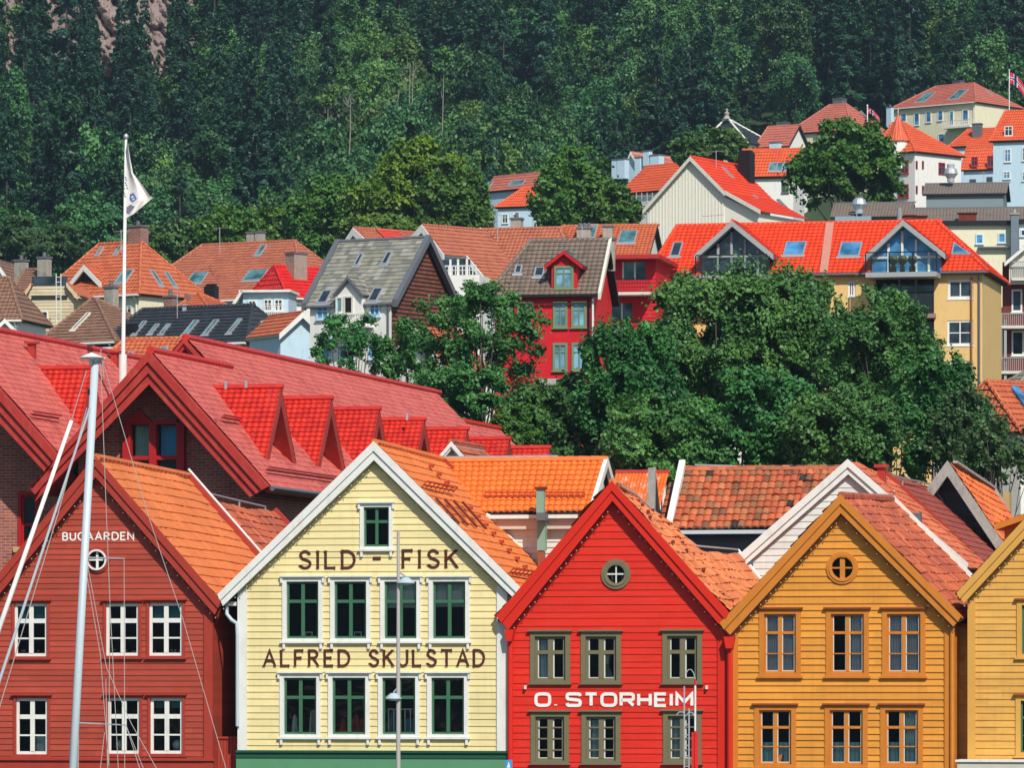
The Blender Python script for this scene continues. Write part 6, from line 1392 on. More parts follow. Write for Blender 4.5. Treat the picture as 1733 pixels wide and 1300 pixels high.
for i in range(k + 1): x = a + (b - a) * i / k; m.box(x - .02, x + .02, -.8, -.76, z0 + .12, z1)
m.box(a, b, -.82, -.74, z1, z1 + .05); m.build('balustrade', WHITE, fr.root)
# brown hip and black roof
h = H('brown_hip_house', 150, 304, 35, 'brown pyramid roof with one pale framed skylight left of flagpole'); fr = h
r = hip(h, (58, 579), (196, 583), (155, 507), (162, 506), 7.8, T_BR, wall=CREAM, gutter=WHITE); skylight(fr, r['front'], 128, 531, 148, 560, frame=OFFWHITE, pane=PANE)
chimney(h, 176, 484, 191, 508, 5.0, CONCRETE, pots=1)
h = H('black_roof_house', 340, 300, 30, 'black tiled hipped roof with row of skylights above yellow wall'); fr = h
r = hip(h, (158, 584), (417, 584), (241, 523), (428, 518), 6.3, T_BK, wall=paint('deep_yellow_boards', (.66, .34, .03), pitch=.2, var=.06), gutter=WHITE)
for q in ((228, 545, 246, 568), (252, 550, 270, 567), (271, 550, 289, 567), (309, 544, 338, 568), (343, 543, 372, 568), (384, 541, 411, 566)): skylight(fr, r['front'], *q)
chimney(h, 277, 500, 292, 527, 2.9, BRK2, pots=1); MB().box(*(lambda q: (q[0], q[1], .6, 1.0, q[2], q[3]))(fr.rect(212, 549, 228, 584, .6))).build('flue', BLACKM, fr.root)
MB().lathe(fr.pt(312, 532, 2.6), [(.14, 0), (.14, .45), (.25, .5), (0, .6)], 8).build('vent', STEEL, fr.root)
u = r['right'][0].x; g2 = MB(); 
A_, B_, C_ = r['right']; a = fr.onplane(436, 545, A_, B_, C_); b = fr.onplane(472, 573, A_, B_, C_)
vv0, vv1 = a.y + .3, b.y; zz = fr.onplane(455, 577, A_, B_, C_).z
MB().prism([(C_.x + .2, vv0, a.z), (u - .35, vv0, zz), (u - .35, vv0, a.z + .15)], (0, 2.1, 0)).build('dormer', OFFWHITE, fr.root); MB().box(u - .34, u - .30, vv0 + .5, vv0 + 1.5, zz + .15, a.z - .1).build('dormer_window', PANE, fr.root)
h = H('orange_hip_house', 335, 332, 30, 'small orange pyramid roof with tall black flue between larger roofs'); hip(h, (296, 521), (352, 521), (332, 497), (336, 497), 3.6, T_OR, wall=CREAM); m = h.rect(345, 480, 363, 530, 2.6); MB().box(m[0], m[1], 2.6, 3.1, m[2], m[3] - .15).box(m[0] + .08, m[1] - .08, 2.7, 3.0, m[3] - .149, m[3]).build('flue', BLACKM, h.root)
m = h.rect(312, 498, 322, 512, .5); MB().box(m[0], m[1], .5, .9, m[2] - .5, m[3]).build('chimney', BRK2, h.root)
h = H('terracotta_roof_house', 240, 262, 13, 'orange terracotta roof just behind the hotel ridge by the flagpole'); r = hip(h, (135, 642), (335, 636), (212, 571), (322, 577), 6, T_OR, wall=CREAM)
for q in ((214, 598, 226, 607), (268, 590, 286, 597)): skylight(h, r['front'], *q)
h = H('white_gable_house', 512, 292, -30, 'small white gable and orange roof left of the slate roofed house'); gab(h, (472, 566), (512, 529), (546, 562), 0, 4, T_OR, wall=BLUEW, verge=WHITE, thick_px=8)
# slate roofed house
h = H('slate_roof_house', 600, 280, 30, 'white house with mossy slate roof, gabled dormer and dark verges'); fr = h
r = hip(h, (518, 517), (664, 514), (577, 412), (708, 401), 6.8, SLATE, ends='gg', wall=WREN, tl=.30, step=.03, ov=.15, gutter=LEAD, capm=LEAD)
for q in ((599, 431, 617, 451), (645, 428, 666, 449), (536, 493, 564, 515), (622, 489, 650, 512)): skylight(fr, r['front'], *q, pane=PANE)
A_, B_, R1_, R0_ = r['front']; up = Vector((0, 0, .18))
for p0, p1, s in ((A_, R0_, -1), (B_, R1_, 1)):
    for bk in (0, 1):
        e_ = Vector((p0.x, r['vr'] * 2 - p0.y, p0.z)) if bk else p0
        MB().prism([e_ + up, p1 + up, p1 - up * 1.2, e_ - up * 1.2], (s * .3, 0, 0)).build('barge_board', LEAD, fr.root)
u = r['w'][1] + .02; m = MB(); m.face([(u, r['w'][2], A_.z - 8), (u, r['w'][3], A_.z - 8), (u, r['w'][3], A_.z), (u, r['vr'], R1_.z - .2), (u, r['w'][2], A_.z)])
m.build('gable_cladding', tilemat('brown_red_shingles', [(.20, .06, .035), (.25, .08, .045), (.17, .05, .03)], .3, .22, wave=False, dirt=(.1, .04, .03), dirt_amt=.3), fr.root)
rows_m = MB(); z = A_.z - 4
while z < R1_.z - .4:
    t = max(0, (z - A_.z) / (R1_.z - A_.z)); a, b = r['w'][2] + (r['vr'] - r['w'][2]) * t, r['w'][3] + (r['vr'] - r['w'][3]) * t; rows_m.box(u, u + .03, a, b, z, z + .05); z += .22
rows_m.build('shingle_courses', DKWOOD, fr.root)
gab(h, (564, 499), (588.5, 469), (614, 500), -.65, 3.0, SLATE, wall=WREN, verge=LEAD, thick_px=4, ov=.12, base=2.6, vov=.15)
wins(fr, [(569, 502, 581, 530)], -.52, WHITE, cols=1, rows=(), pane=PANE_TEAL); wins(fr, [(582, 501, 598, 532)], -.52, OFFWHITE, cols=1, rows=(), pane=DARK)  # open doorway: near-black pane paints the dark room behind
wins(fr, [(536, 519, 557, 541), (626, 514, 644, 536), (538, 570, 560, 608), (624, 578, 642, 608), (575, 572, 600, 608)], r['w'][2], BLUEW, pane=PANE_BLUE)
a, b, z0, z1 = fr.rect(556, 534, 616, 551, -1.2); MB().box(a, b, -1.3, .0, z0 - .1, z0).build('balcony_floor', WHITE, fr.root); m = MB()
for i in range(17): x = a + (b - a) * i / 16; m.box(x - .02, x + .02, -1.3, -1.26, z0, z1)
m.box(a, b, -1.32, -1.24, z1, z1 + .05); m.build('balustrade', OFFWHITE, fr.root)
# terracotta roofs behind
TP = T('scarlet_patch_tile', [(.6, .05, .03), (.66, .06, .035)])
h = H('terracotta_gable_house', 600, 345, 48, 'terracotta roof with a scarlet patch of new tiles behind slate roof'); fr = h; r = gab(h, (581, 412), (598, 386), (626, 413), 0, 5.6, T_TC, wall=WREN, verge=WHITE, thick_px=8)
l_, a_, r_ = r['l'], r['a'], r['r']; n_ = Vector((.02, 0, .07)); m = MB(); rowsheet(m, [a_ + Vector((0, 1.8, 0)) + n_, a_ + Vector((0, 3.7, 0)) + n_, r_ + Vector((0, 3.7, 0)) + n_, r_ + Vector((0, 1.8, 0)) + n_], .34, .045); m.build('new_tile_patch', TP, h.root)
h = H('balcony_gable_house', 735, 318, 45, 'terracotta gable house with white verge, glass balcony and white railing'); fr = h
r = gab(h, (688, 410), (714, 381), (752, 432), 0, 5.4, T_TC, wall=BLUEW, verge=WHITE, thick_px=9, ov=.3)
rr = r['r']; q2 = fr.pt(786, 474, 0); m = MB(); rowsheet(m, [rr + Vector((0, 1.9, 0)), Vector((q2.x, 1.9, q2.z)), Vector((q2.x, 5.4, q2.z)), rr + Vector((0, 5.4, 0))], .34, .045); m.build('roof', T_TC, fr.root)
MB().prism([rr + Vector((0, 1.9, .1)), Vector((q2.x, 1.9, q2.z + .1)), Vector((q2.x, 1.9, q2.z - .25)), rr + Vector((0, 1.9, -.3))], (0, -.08, 0)).build('barge_board', WHITE, fr.root)
h2 = H('balcony', 780, 312, 12, 'white railed glazed balcony cut into the terracotta roof'); g = h2
a, b, z0, z1 = g.rect(738, 437, 790, 470); MB().box(a, b, .9, 1, z0, z1).build('glazing', PANE, g.root)
for x in (757, 770, 785): u = g.pt(x, HY).x; MB().box(u - .06, u + .06, .8, .9, z0, z1).build('glazing_post', WHITE, g.root)
a, b, z0, z1 = g.rect(742, 451, 806, 465); m = MB()
for i in range(12): x = a + (b - a) * i / 11; m.box(x - .03, x + .03, -.03, .03, z0, z1)
m.box(a, b, -.04, .04, z1, z1 + .07).box(a, b, -.035, .035, (z0 + z1) / 2, (z0 + z1) / 2 + .04).build('railing', WHITE, g.root); MB().box(a - .05, b + .2, -.05, 3, z0 - 6, z0 - .02).build('wall', WREN, g.root)
h = H('terracotta_roof_house', 870, 335, 15, 'long terracotta roof with tall pale chimney left of the brown roofed red house'); fr = h
r = hip(h, (779, 478), (978, 478), (810, 391), (947, 384), 9, T_TC, ends='gh', wall=WREN, capm=T_TC); chimney(h, 864, 368, 881, 395, 4.2, CONCRETE, pots=1, deep=.7)
MB().beam(r['front'][0] + Vector((.1, 0, .1)), r['front'][3] + Vector((.1, 0, .1)), .12, .1).build('verge', WHITE, fr.root)
h = H('terracotta_roof_house', 1020, 352, 10, 'terracotta roof with long skylights between chimneys behind the red house'); fr = h
r = hip(h, (905, 440), (1098, 436), (952, 374), (1085, 391), 8, T_OR, ends='hg', wall=WREN); skylight(fr, r['front'], 975, 381, 1013, 404); skylight(fr, r['front'], 1045, 391, 1080, 413)
chimney(h, 976, 384, 999, 404, 1.8, CONCRETE, pots=3); chimney(h, 1020, 381, 1036, 404, 1.5, CONCRETE, pots=0)
# brown roofed red house
h = H('red_house', 930, 262, 10, 'crimson house with grey-brown tiled roof, red dormer and sage green windows'); fr = h
hr = []
r = hip(h, (823, 499), (1012, 500), (898, 409), (1030, 405), 7, T_GB, ends='hg', wall=REDW, gutter=BLACKM, base=9, ov=.35)
A_, B_, R1_, R0_ = r['front']; up = Vector((0, 0, .12)); MB().prism([B_ + up, R1_ + up, R1_ - up * 2, B_ - up * 2], (.14, 0, 0)).build('barge_board', OFFWHITE, fr.root)
for q in ((870, 451, 885, 465), (903, 454, 923, 470)): skylight(fr, r['front'], *q, pane=PANE)
PBL = panemat('pale_blue_pane', (.16, .32, .42), rough=.2, metal=.1)
wins(fr, [(846, 513, 866, 556), (875.5, 511, 900, 553), (936, 510, 960.5, 555), (967, 510, 993, 554.5), (935.6, 580.6, 960.5, 628), (967.5, 580, 993.7, 627.7), (872, 616, 898, 628)], r['w'][2], GRNF, pane=PBL, rows=(.33,), cw=.12)
gab(h, (921, 451), (954, 425), (986, 450), -.25, 4.4, paint('lead_dormer_roof', (.11, .14, .14), var=.15), wall=REDW, verge=paint('crimson_trim', (.5, .012, .02)), thick_px=5, ov=.32, base=1.35, vov=.25, tl=3)
wins(fr, [(938, 450, 971, 489)], -.02, GRNF, pane=PBL, rows=(.33,), cw=.12)
chimney(h, 1028, 402, 1040, 418, 4.5, CONCRETE, pots=0)
a = r['w'][1]; MB().tube([(a + .05, r['w'][2] - .1, B_.z - 5), (a + .05, r['w'][2] - .1, B_.z - .2)], .06, 6).build('drain_pipe', WHITE, fr.root, uv=False)
GSH = H('grey_shed_roof', 925, 252, 10, 'small grey felt shed roof below the crimson house', 'shed'); q = [GSH.pt(*p, v) for p, v in (((904, 652), 0), ((948, 652), 0), ((948, 641), 1.6), ((912, 641), 1.6))]; MB().slab(q, .1).build('roof', GREYWOOD, GSH.root); MB().box(q[0].x + .1, q[1].x - .1, .1, 1.5, 0, q[0].z - .1).build('wall', REDW, GSH.root)
# red balcony house
h = H('red_balcony_house', 1065, 272, 10, 'red house with flat roof and stacked balconies left of vermilion roof'); fr = h
a, b, z0, z1 = fr.rect(1028, 440, 1110, 660); wm = MB(); hl = [fr.rect(1053, 443, 1093, 474), fr.rect(1032, 513, 1070, 540)]; wall_sheet(wm, [(a, z0), (b, z0), (b, z1), (a, z1)], hl, .2, .03, 0); wm.face([(a, 6, z0), (a, 0, z0), (a, 0, z1), (a, 6, z1)]).face([(b, 0, z0), (b, 6, z0), (b, 6, z1), (b, 0, z1)]).build('wall', REDW, fr.root)
MB().box(a - .2, b + .3, -.9, 6, z1, z1 + .22).build('roof', paint('red_fascia', (.42, .03, .03)), fr.root)
for x0, x1, y0, y1 in ((1053, 1093, 443, 474), (1032, 1070, 513, 540)):
    q = fr.rect(x0, y0, x1, y1); o = MB().box(q[0], q[0] + .08, .02, .1, q[2], q[3]).box((q[0] + q[1]) / 2, (q[0] + q[1]) / 2 + .08, .02, .1, q[2], q[3]).build('balcony_door', WHITE, fr.root)
    MB().face([(q[0], .08, q[2]), (q[1], .08, q[2]), (q[1], .08, q[3]), (q[0], .08, q[3])]).build('pane', PANE_TEAL, o, uv=False)
for yt, yb in ((472, 499), (544, 575)):
    q = fr.rect(1031, yt, 1100, yb, -1.2); MB().box(q[0], q[1], -1.2, -.04, q[2], q[2] + .15).build('balcony_floor', OFFWHITE, fr.root); m = MB(); k = 26
    for i in range(k + 1): x = q[0] + (q[1] - q[0]) * i / k; m.box(x - .012, x + .012, -1.2, -1.17, q[2] + .15, q[3])
    m.box(q[0], q[1], -1.22, -1.15, q[3], q[3] + .04).build('balustrade', BLACKM, fr.root)
# ochre apartment house
h = H('apartment_building', 1400, 276, 12, 'ochre apartment building with vermilion roof, two glazed gables and balconies', 'building'); fr = h
sx = [fr.rect(*q, -.05) for q in ((1604, 473, 1647, 506), (1603, 542, 1647, 585), (1606, 611, 1647, 647), (1435, 475, 1448, 503), (1482, 470, 1581, 531), (1482, 540, 1581, 601), (1482, 610, 1581, 668), (1200, 480, 1240, 515), (1330, 480, 1370, 515), (1130, 480, 1160, 515))]
r = hip(h, (1093, 464), (1671, 462), (1146, 380.5), (1586, 377), 9, T_VR, wall=OCHW, gutter=LEAD, base=22, holes=sx[:7], tl=.36, capm=T_VR)
y0 = r['w'][2]
wins(fr, [(1604, 473, 1647, 506)], y0 + .1, WHITE, rows=(), cw=.14); wins(fr, [(1603, 542, 1647, 585)], y0 + .1, WHITE, rows=(.5,), cw=.12); wins(fr, [(1606, 611, 1647, 647), (1435, 475, 1448, 503)], y0 + .1, WHITE, rows=(), cw=.12)
wins(fr, [(1200, 480, 1240, 515), (1330, 480, 1370, 515), (1130, 480, 1160, 515), (1130, 545, 1160, 580), (1200, 545, 1240, 580), (1330, 545, 1370, 580), (1420, 545, 1450, 580)], y0 - .03, WHITE, rows=(.5,))
wins(fr, [(1604 + 0, 0, 0, 0)][:0], 0, WHITE)
for q in ((1133, 412, 1157, 436), (1325, 411, 1366, 434), (1418, 412, 1460, 436)): skylight(fr, r['front'], *q, pane=PANE_BLUE if q[0] > 1200 else PANE)
q = [fr.onplane(x, y, *r['front'][:3]) for x, y in ((1610, 434), (1644, 434), (1614, 413))]; nrm = (q[1] - q[0]).cross(q[2] - q[0]).normalized(); nrm = -nrm if nrm.z < 0 else nrm
o = MB().prism([p + nrm * .05 for p in q], nrm * .1).build('corner_skylight', STEEL, fr.root); c_ = (q[0] + q[1] + q[2]) / 3; MB().face([c_ + (p - c_) * .78 + nrm * .16 for p in q]).build('pane', PANE_BLUE, o, uv=False)
a_, b_ = fr.onplane(1405, 377, *r['front'][:3]), fr.onplane(1394, 463, *r['front'][:3]); MB().beam(a_ + nrm * .06, b_ + nrm * .06, .42, .07).build('party_strip', paint('pinkish_lead', (.5, .22, .17)), fr.root)
GV = paint('grey_verge', (.34, .36, .36), var=.1)
for (L_, A_, R_e2), (gx0, gx1), fx in (((1175, 432), (1239, 374), (1309, 431)), (1190, 1296), 0), (((1463, 434), (1528, 373), (1600, 430)), (1477, 1588), 1):
    g = gab(h, L_, A_, R_e2, -1.0, 4.5, T_VR, verge=GV, thick_px=9, deck=.2)
    l, a, e = g['l'], g['a'], g['r']; zf = e.z - 1.1; m = MB().face([(l.x + .3, -.4, zf), (e.x - .3, -.4, zf), (e.x - .3, -.4, e.z + .05), (a.x, -.4, a.z - .3), (l.x + .3, -.4, l.z + .05)]); o = m.build('gable_glazing', PANE_BLUE if fx else PANE, fr.root)
    for k, x in enumerate((.28, .45, .62, .78)):
        u = l.x + (e.x - l.x) * x; zt = a.z - abs(u - a.x) * (a.z - l.z) / (a.x - l.x) - .4
        MB().box(u - .06, u + .06, -.5, -.41, zf, zt).build('mullion', WHITE if fx else GV, o)
    MB().box(l.x + .3, e.x - .3, -.52, -.415, l.z - .1, l.z + .02).build('mullion', WHITE if fx else GV, o)
    bx0, bx1 = fr.pt(gx0 - 9, HY, -1.2).x, fr.pt(gx1 + (0 if fx else 6), HY, -1.2).x; zb = fr.pt(1528, 462, -1.2).z; zt = fr.pt(1528, 428, -1.2).z
    MB().box(bx0, bx1, -1.9, -.1, zb - .25, zb).build('balcony_floor', GV, fr.root); rl = MB().box(bx0, bx1, -1.9, -1.85, zt - .04, zt + .02)
    for i in range(4): x = bx0 + (bx1 - bx0) * i / 3; rl.box(x - .03, x + .03, -1.9, -1.84, zb, zt - .05)
    rl.build('railing', BLACKM, fr.root); MB().face([(bx0 + .05, -1.82, zb + .1), (bx1 - .05, -1.82, zb + .1), (bx1 - .05, -1.82, zt - .1), (bx0 + .05, -1.82, zt - .1)]).build('glass_balustrade', GLASS, fr.root, uv=False)
    if fx:
        for x, s in ((.33, .3), (.47, .22), (.6, .3)):
            u = bx0 + (bx1 - bx0) * x; MB().box(u, u + s, -1.5, -1.2, zb, zb + .35).lathe((u + s / 2, -1.35, zb + .35), [(.05, 0), (.28, .25), (.2, .5), (0, .55)], 8).build('potted_plant', paint('pot_plant', (.08, .09, .03)), fr.root)
for ya, yb in ((531, 0), (601, 0), (668, 0)):   # recessed balconies
    q = fr.rect(1482, ya - 61, 1581, ya, y0); u0, u1, z0, z1 = q
    MB().box(u0, u1, y0 + 1.2, y0 + 1.3, z0, z1).build('recess_glazing', PANE, fr.root)
    for f in (.33, .62): MB().box(u0 + (u1 - u0) * f, u0 + (u1 - u0) * f + .14, y0 + 1.1, y0 + 1.19, z0, z1).build('mullion', paint('teal_grey_frame', (.3, .42, .42)), fr.root)
    MB().box(u0 - .1, u1 + .1, y0 - .3, y0 + 1.2, z0 - .25, z0 - .02).build('balcony_floor', paint('balcony_edge', (.3, .2, .16)), fr.root)
    zt = z0 + 1.05; rl = MB().box(u0, u1, y0 - .28, y0 - .24, zt, zt + .05).box(u1 - .05, u1, y0 - .28, y0, z0, zt).box(u0, u0 + .05, y0 - .28, y0, z0, zt); rl.build('railing', BLACKM, fr.root)
    MB().face([(u0, y0 - .25, z0 + .05), (u1, y0 - .25, z0 + .05), (u1, y0 - .25, zt - .05), (u0, y0 - .25, zt - .05)]).build('glass_balustrade', GLASS, fr.root, uv=False)
    MB().box(u0, u1, y0 + .17, y0 + 1.2, z1, z1 + .1).build('recess_ceiling', DKWOOD, fr.root)
u = r['w'][1]; MB().tube([(u - .25 - .3, y0 - .08, 2), (u - .55, y0 - .08, r['ze'] - .3)], .05, 6).build('drain_pipe', paint('brown_drain', (.3, .12, .05)), fr.root, uv=False)
for x in (1386, 1420): pass
# cream gable house above
CRIB = paint('cream_ribbed_boards', (.78, .75, .64), var=.04)
h = H('cream_gable_house', 1168, 384, 30, 'tall cream gable with vertical boards, vermilion roof and black chimney'); fr = h
r = gab(h, (1088, 356), (1168, 265), (1227, 325), 0, 7.6, T_VR, wall=CRIB, verge=OFFWHITE, thick_px=6, ov=.25, base=9, capm=T_VR)
a, l, e = r['a'], r['l'], r['r']; m = MB(); u = l.x + .4
while u < e.x - .3:
    zt = a.z - (a.x - u) * (a.z - l.z) / (a.x - l.x) if u < a.x else a.z - (u - a.x) * (a.z - e.z) / (e.x - a.x); m.box(u, u + .05, r['y'] - .025, r['y'], l.z - 5, zt - .35); u += .27
m.build('board_battens', CRIB, fr.root)
e2 = fr.pt(1287, 358, 0); m = MB(); rowsheet(m, [e, e2, Vector((e2.x, 7.6, e2.z)), Vector((e.x, 7.6, e.z))], .34, .045); m.build('roof', T_VR, fr.root)
MB().prism([e + up, e2 + up, e2 - up * 1.5, e - up * 1.5], (0, -.06, 0)).build('barge_board', OFFWHITE, fr.root); m = MB(); m.face([(e.x - .4, .35, l.z - 6), (e2.x - .3, .35, l.z - 6), (e2.x - .3, .35, e2.z - .1), (e.x - .4, .35, e.z - .2)]).face([(e2.x - .3, .35, l.z - 6), (e2.x - .3, 7.3, l.z - 6), (e2.x - .3, 7.3, e2.z - .1), (e2.x - .3, .35, e2.z - .1)]).build('wall', CRIB, fr.root)
pl = (a, e, e + Vector((0, 5, 0)))
for q in ((1222, 283, 1238, 300), (1274, 331, 1290, 347), (1314, 338, 1338, 359)): skylight(fr, pl, *q, pane=PANE)
q = fr.rect(1249, 254, 1269, 310, 6.2); MB().box(q[0], q[1], 6.2, 7.0, q[2], q[3] - .15).box(q[0] + .1, q[1] - .1, 6.3, 6.9, q[3] - .149, q[3]).build('chimney', BLACKM, fr.root)
# grey roofed block and white building to the right
h = H('grey_roof_building', 1640, 446, 8, 'grey felt roofed penthouse with blue-grey walls and steel ventilator', 'building'); r = hip(h, (1561, 328), (1704, 327), (1586, 311), (1727, 309), 7, T_GY, ends='gg', wall=GREYW, tl=2, step=.01, capm=LEAD, cap=.05)
h2 = h; MB().lathe(h.pt(1609, 308, 2), [(.3, 0), (.3, .3), (.6, .7), (.5, 1.1), (.32, 1.2), (.32, 1.5), (0, 1.5)], 14).build('ventilator', STEEL, h.root)
h = H('grey_roof_building', 1490, 425, 8, 'low grey felt roof with barrel shaped ventilator behind the vermilion ridge', 'building'); hip(h, (1405, 368), (1543, 365), (1436, 344), (1566, 342), 7, T_GY, ends='gg', wall=GREYW, tl=2, step=.01, capm=LEAD, cap=.05)
MB().lathe(h.pt(1454, 362, -.2), [(.32, 0), (.32, .35), (.62, .75), (.5, 1.15), (.34, 1.2), (.34, 1.3), (0, 1.3)], 14).build('ventilator', STEEL, h.root); q = h.rect(1413, 366, 1474, 382, -1); MB().box(q[0], q[1], -1, -.3, q[2] - 2, q[3]).build('plant_box', paint('blue_grey_box', (.24, .36, .42)), h.root)
MB().tube([h.pt(1522, 385, -1.4), h.pt(1522, 352, -1.4)], .2, 10).build('flue', paint('mauve_grey', (.3, .27, .3)), h.root)
h = H('grey_roof_building', 1640, 412, 6, 'long grey felt roof above the white building with rusty roof boxes', 'building'); hip(h, (1540, 376), (1762, 375), (1572, 353), (1775, 350), 8, T_GY, ends='gg', wall=BLACKM, tl=2, step=.01, capm=LEAD, cap=.05, base=3)
for q in ((1530, 365, 1550, 376), (1551, 366, 1568, 377), (1622, 361, 1652, 374)): z = h.rect(*q, -.6); MB().box(z[0], z[1], -.6, .2, z[2] - .5, z[3]).box(z[0] - .1, z[1] + .1, -.7, .3, z[3], z[3] + .08).build('roof_box', RUST, h.root)
h = H('white_building', 1650, 372, 3, 'white building with blue windows behind the right end of vermilion roof', 'building'); fr = h; a, b, z0, z1 = fr.rect(1560, 381, 1712, 520); MB().box(a, b, 0, 6, z0, z1).build('wall', CREAMW, fr.root); MB().box(a, b + .1, -.3, 6.2, z1, z1 + .3).build('roof', BLACKM, fr.root)
wins(fr, [(1651, 396, 1664, 413), (1689, 394, 1702, 411)], 0, BLUEW, pane=PANE_BLUE, cols=1, rows=()); q = fr.rect(1655, 412, 1708, 420, -.2); MB().box(q[0], q[1], -.4, -.01, q[2], q[2] + .1).build('string_course', LEAD, fr.root)
chimney(h, 1711, 360, 1724, 470, -.8, paint('slate_blue_chimney', (.15, .19, .23)), pots=1, deep=.8, capm=CONCRETE)
h = H('white_building', 1750, 380, 3, 'second white block cut by the right edge above the brick balconies', 'building'); fr = h; a, b, z0, z1 = fr.rect(1725, 378, 1850, 520); MB().box(a, b, 0, 6, z0, z1).build('wall', WREN, fr.root); MB().box(a - .2, b + .1, -.3, 6.2, z1, z1 + .3).build('roof', BLACKM, fr.root); wins(fr, [(1727, 388, 1736, 400)], 0, BLUEW, cols=1, rows=())
# brick balcony block at the right edge
BRD = paint('brown_red_wall', (.16, .035, .03), var=.2)
h = H('balcony_block', 1740, 292, 6, 'dark red-brown block with stacked balconies at the right edge', 'building'); fr = h
a, b, z0, z1 = fr.rect(1696, 440, 1900, 660); MB().box(a, b, 1.2, 9, z0, z1).build('wall', BRD, fr.root); q = fr.pt(1733, 400, 0)
g = gab(h, (1700, 445), (1760, 395), (1820, 445), 0, 6, T_BR, wall=OFFWHITE, verge=WHITE, thick_px=6, base=1.2)
for yt, yb in ((443, 474), (531, 555), (606, 632)):
    q = fr.rect(1694, yt, 1900, yb, 0); x0 = q[0] + (.6 if yt < 500 else 0); MB().box(x0, q[1], 0, 1.2, q[2], q[2] + .15).build('balcony_floor', OFFWHITE, fr.root); m = MB(); k = 60
    for i in range(k): x = x0 + .05 + (q[1] - x0) * i / k; m.box(x, x + .03, .0, .03, q[2] + .15, q[3])
    m.box(x0, q[1], -.02, .05, q[3], q[3] + .05); m.build('balustrade', GV, fr.root)
MB().box(a + .1, a + .25, .1, .25, z0, z0 + 3.9).build('pillar', GV, fr.root)
wins(fr, [(1712, 560, 1733, 602), (1712, 490, 1730, 528)], 1.2, WHITE, cols=1, rows=())
h = H('grey_roof_house', 1735, 262, -20, 'grey slate roof corner under the brick balconies'); hip(h, (1705, 665), (1840, 690), (1745, 622), (1830, 630), 5, SLATE, wall=WREN, base=5)
h = H('orange_hip_house', 1740, 226, -42, 'orange-red pyramid roof behind the trees at the right edge'); fr = h; r = hip(h, (1728, 722), (1850, 745), (1671, 645), (1770, 653), 5.8, T_OR, wall=WREN, tl=.42, step=.06, base=6); 
q = [fr.onplane(x, y, *r['front'][:3]) for x, y in ((1712, 664), (1722, 662), (1742, 690), (1733, 694))]; MB().prism(q, (0, 0, .25)).build('skylight', PANE_BLUE, fr.root)
h = H('white_house', 1700, 238, 5, 'white walled house half hidden by the thin tree at lower right'); fr = h; a, b, z0, z1 = fr.rect(1600, 768, 1800, 950); MB().box(a, b, 0, 5, z0, z1).build('wall', WREN, fr.root); MB().box(a - .2, b + .2, -.3, 5.2, z1, z1 + .25).build('roof', T_OR, fr.root); wins(fr, [(1618, 790, 1640, 815), (1712, 790, 1730, 815)], 0, BLUEW)
h = H('white_gable_house', 705, 256, 38, 'white gable with terracotta roof half hidden by the sparse tree'); gab(h, (640, 625), (704, 556), (768, 640), 0, 3.4, T_OR, wall=WREN, verge=WHITE, thick_px=8)
h = H('orange_shed', 1190, 252, 10, 'orange roof glimpsed through the middle of the big tree'); hip(h, (1100, 720), (1330, 720), (1140, 670), (1290, 670), 6, T_OR, wall=WREN)

# ---------------------------------------------------------------- the upper slope
def far(px, d, rot, label, EL, ER, RL, RR, W, mat, wall, ends='hh', name='hill_house', base=16, **k):
    h = H(name, px, d, rot, label); return h, hip(h, EL, ER, RL, RR, W, mat, ends=ends, wall=wall, tl=.5, step=.06, base=base, ov=.35, **k)
h, r = far(855, 600, 45, 'faded pink-orange roof with skylights left of the dense round tree', (815, 327), (899, 316), (812, 304), (894, 292), 4, T_FP, BLUEW, 'gg')
for q in ((820, 308, 836, 318), (860, 306, 890, 314)): skylight(h, r['front'], *q)
h, r = far(870, 588, 20, 'bright orange roof over a pale blue wall left of the dense round tree', (836, 351), (903, 349), (888, 316), (915, 315), 6, T_FO, BLUEW)
wins(h, [(850, 362, 860, 378), (868, 362, 878, 378)], r['w'][2], WHITE)
h, r = far(1080, 520, 45, 'orange roof of a scaffolded house left of the cream gable', (1045, 331), (1118, 320), (1017, 290), (1146, 276), 8, T_FO, WREN, 'gg')
sf = Fr('scaffold', 1092, 470, 0, h.zb, 'grey tube scaffold beside the tall cream gable', 'scaffold'); m = MB()
for x in (1077, 1086, 1095, 1104): p0, p1 = sf.pt(x, 400), sf.pt(x, 326); m.tube([(p1.x, 0, 0), p1], .05, 5)
m.build('uprights', STEEL, sf.root, uv=False); m = MB()
for y in range(332, 400, 12): m.tube([sf.pt(1076, y), sf.pt(1106, y)], .04, 5)
m.build('ledgers', STEEL, sf.root, uv=False)
h = H('hill_house', 1075, 600, 38, 'pale blue gable with faded roof and row of little chimneys'); gab(h, (1058, 280), (1067, 257), (1082, 280), 0, 7.5, T_FP, wall=BLUEW, verge=WHITE, thick_px=4, tl=.5)
for q in ((1035, 269, 1043, 284), (1044, 268, 1057, 284), (1074, 265, 1083, 281), (1100, 261, 1115, 278), (1088, 254, 1098, 262)): chimney(h, *q, -2.5, BLUEW, pots=0)
h, r = far(1230, 640, 30, 'dark pyramid church roof with white edges and finial', (1183, 243), (1266, 244), (1227, 202), (1233, 202), 9, T_BK, CREAMW, name='church', capm=WHITE, cap=.13)
h.root['category'] = 'church'; MB().lathe(h.pt(1230, 201, 3.2), [(.5, 0), (.25, .4), (.35, .7), (.12, .9), (.2, 1.15), (0, 1.3)], 8).build('finial', CONCRETE, h.root)
h, r = far(1300, 470, 12, 'orange roofed white house with three skylights beside the big round tree', (1245, 299), (1348, 299), (1262, 256), (1342, 250), 7, T_FO, WREN, 'gg')
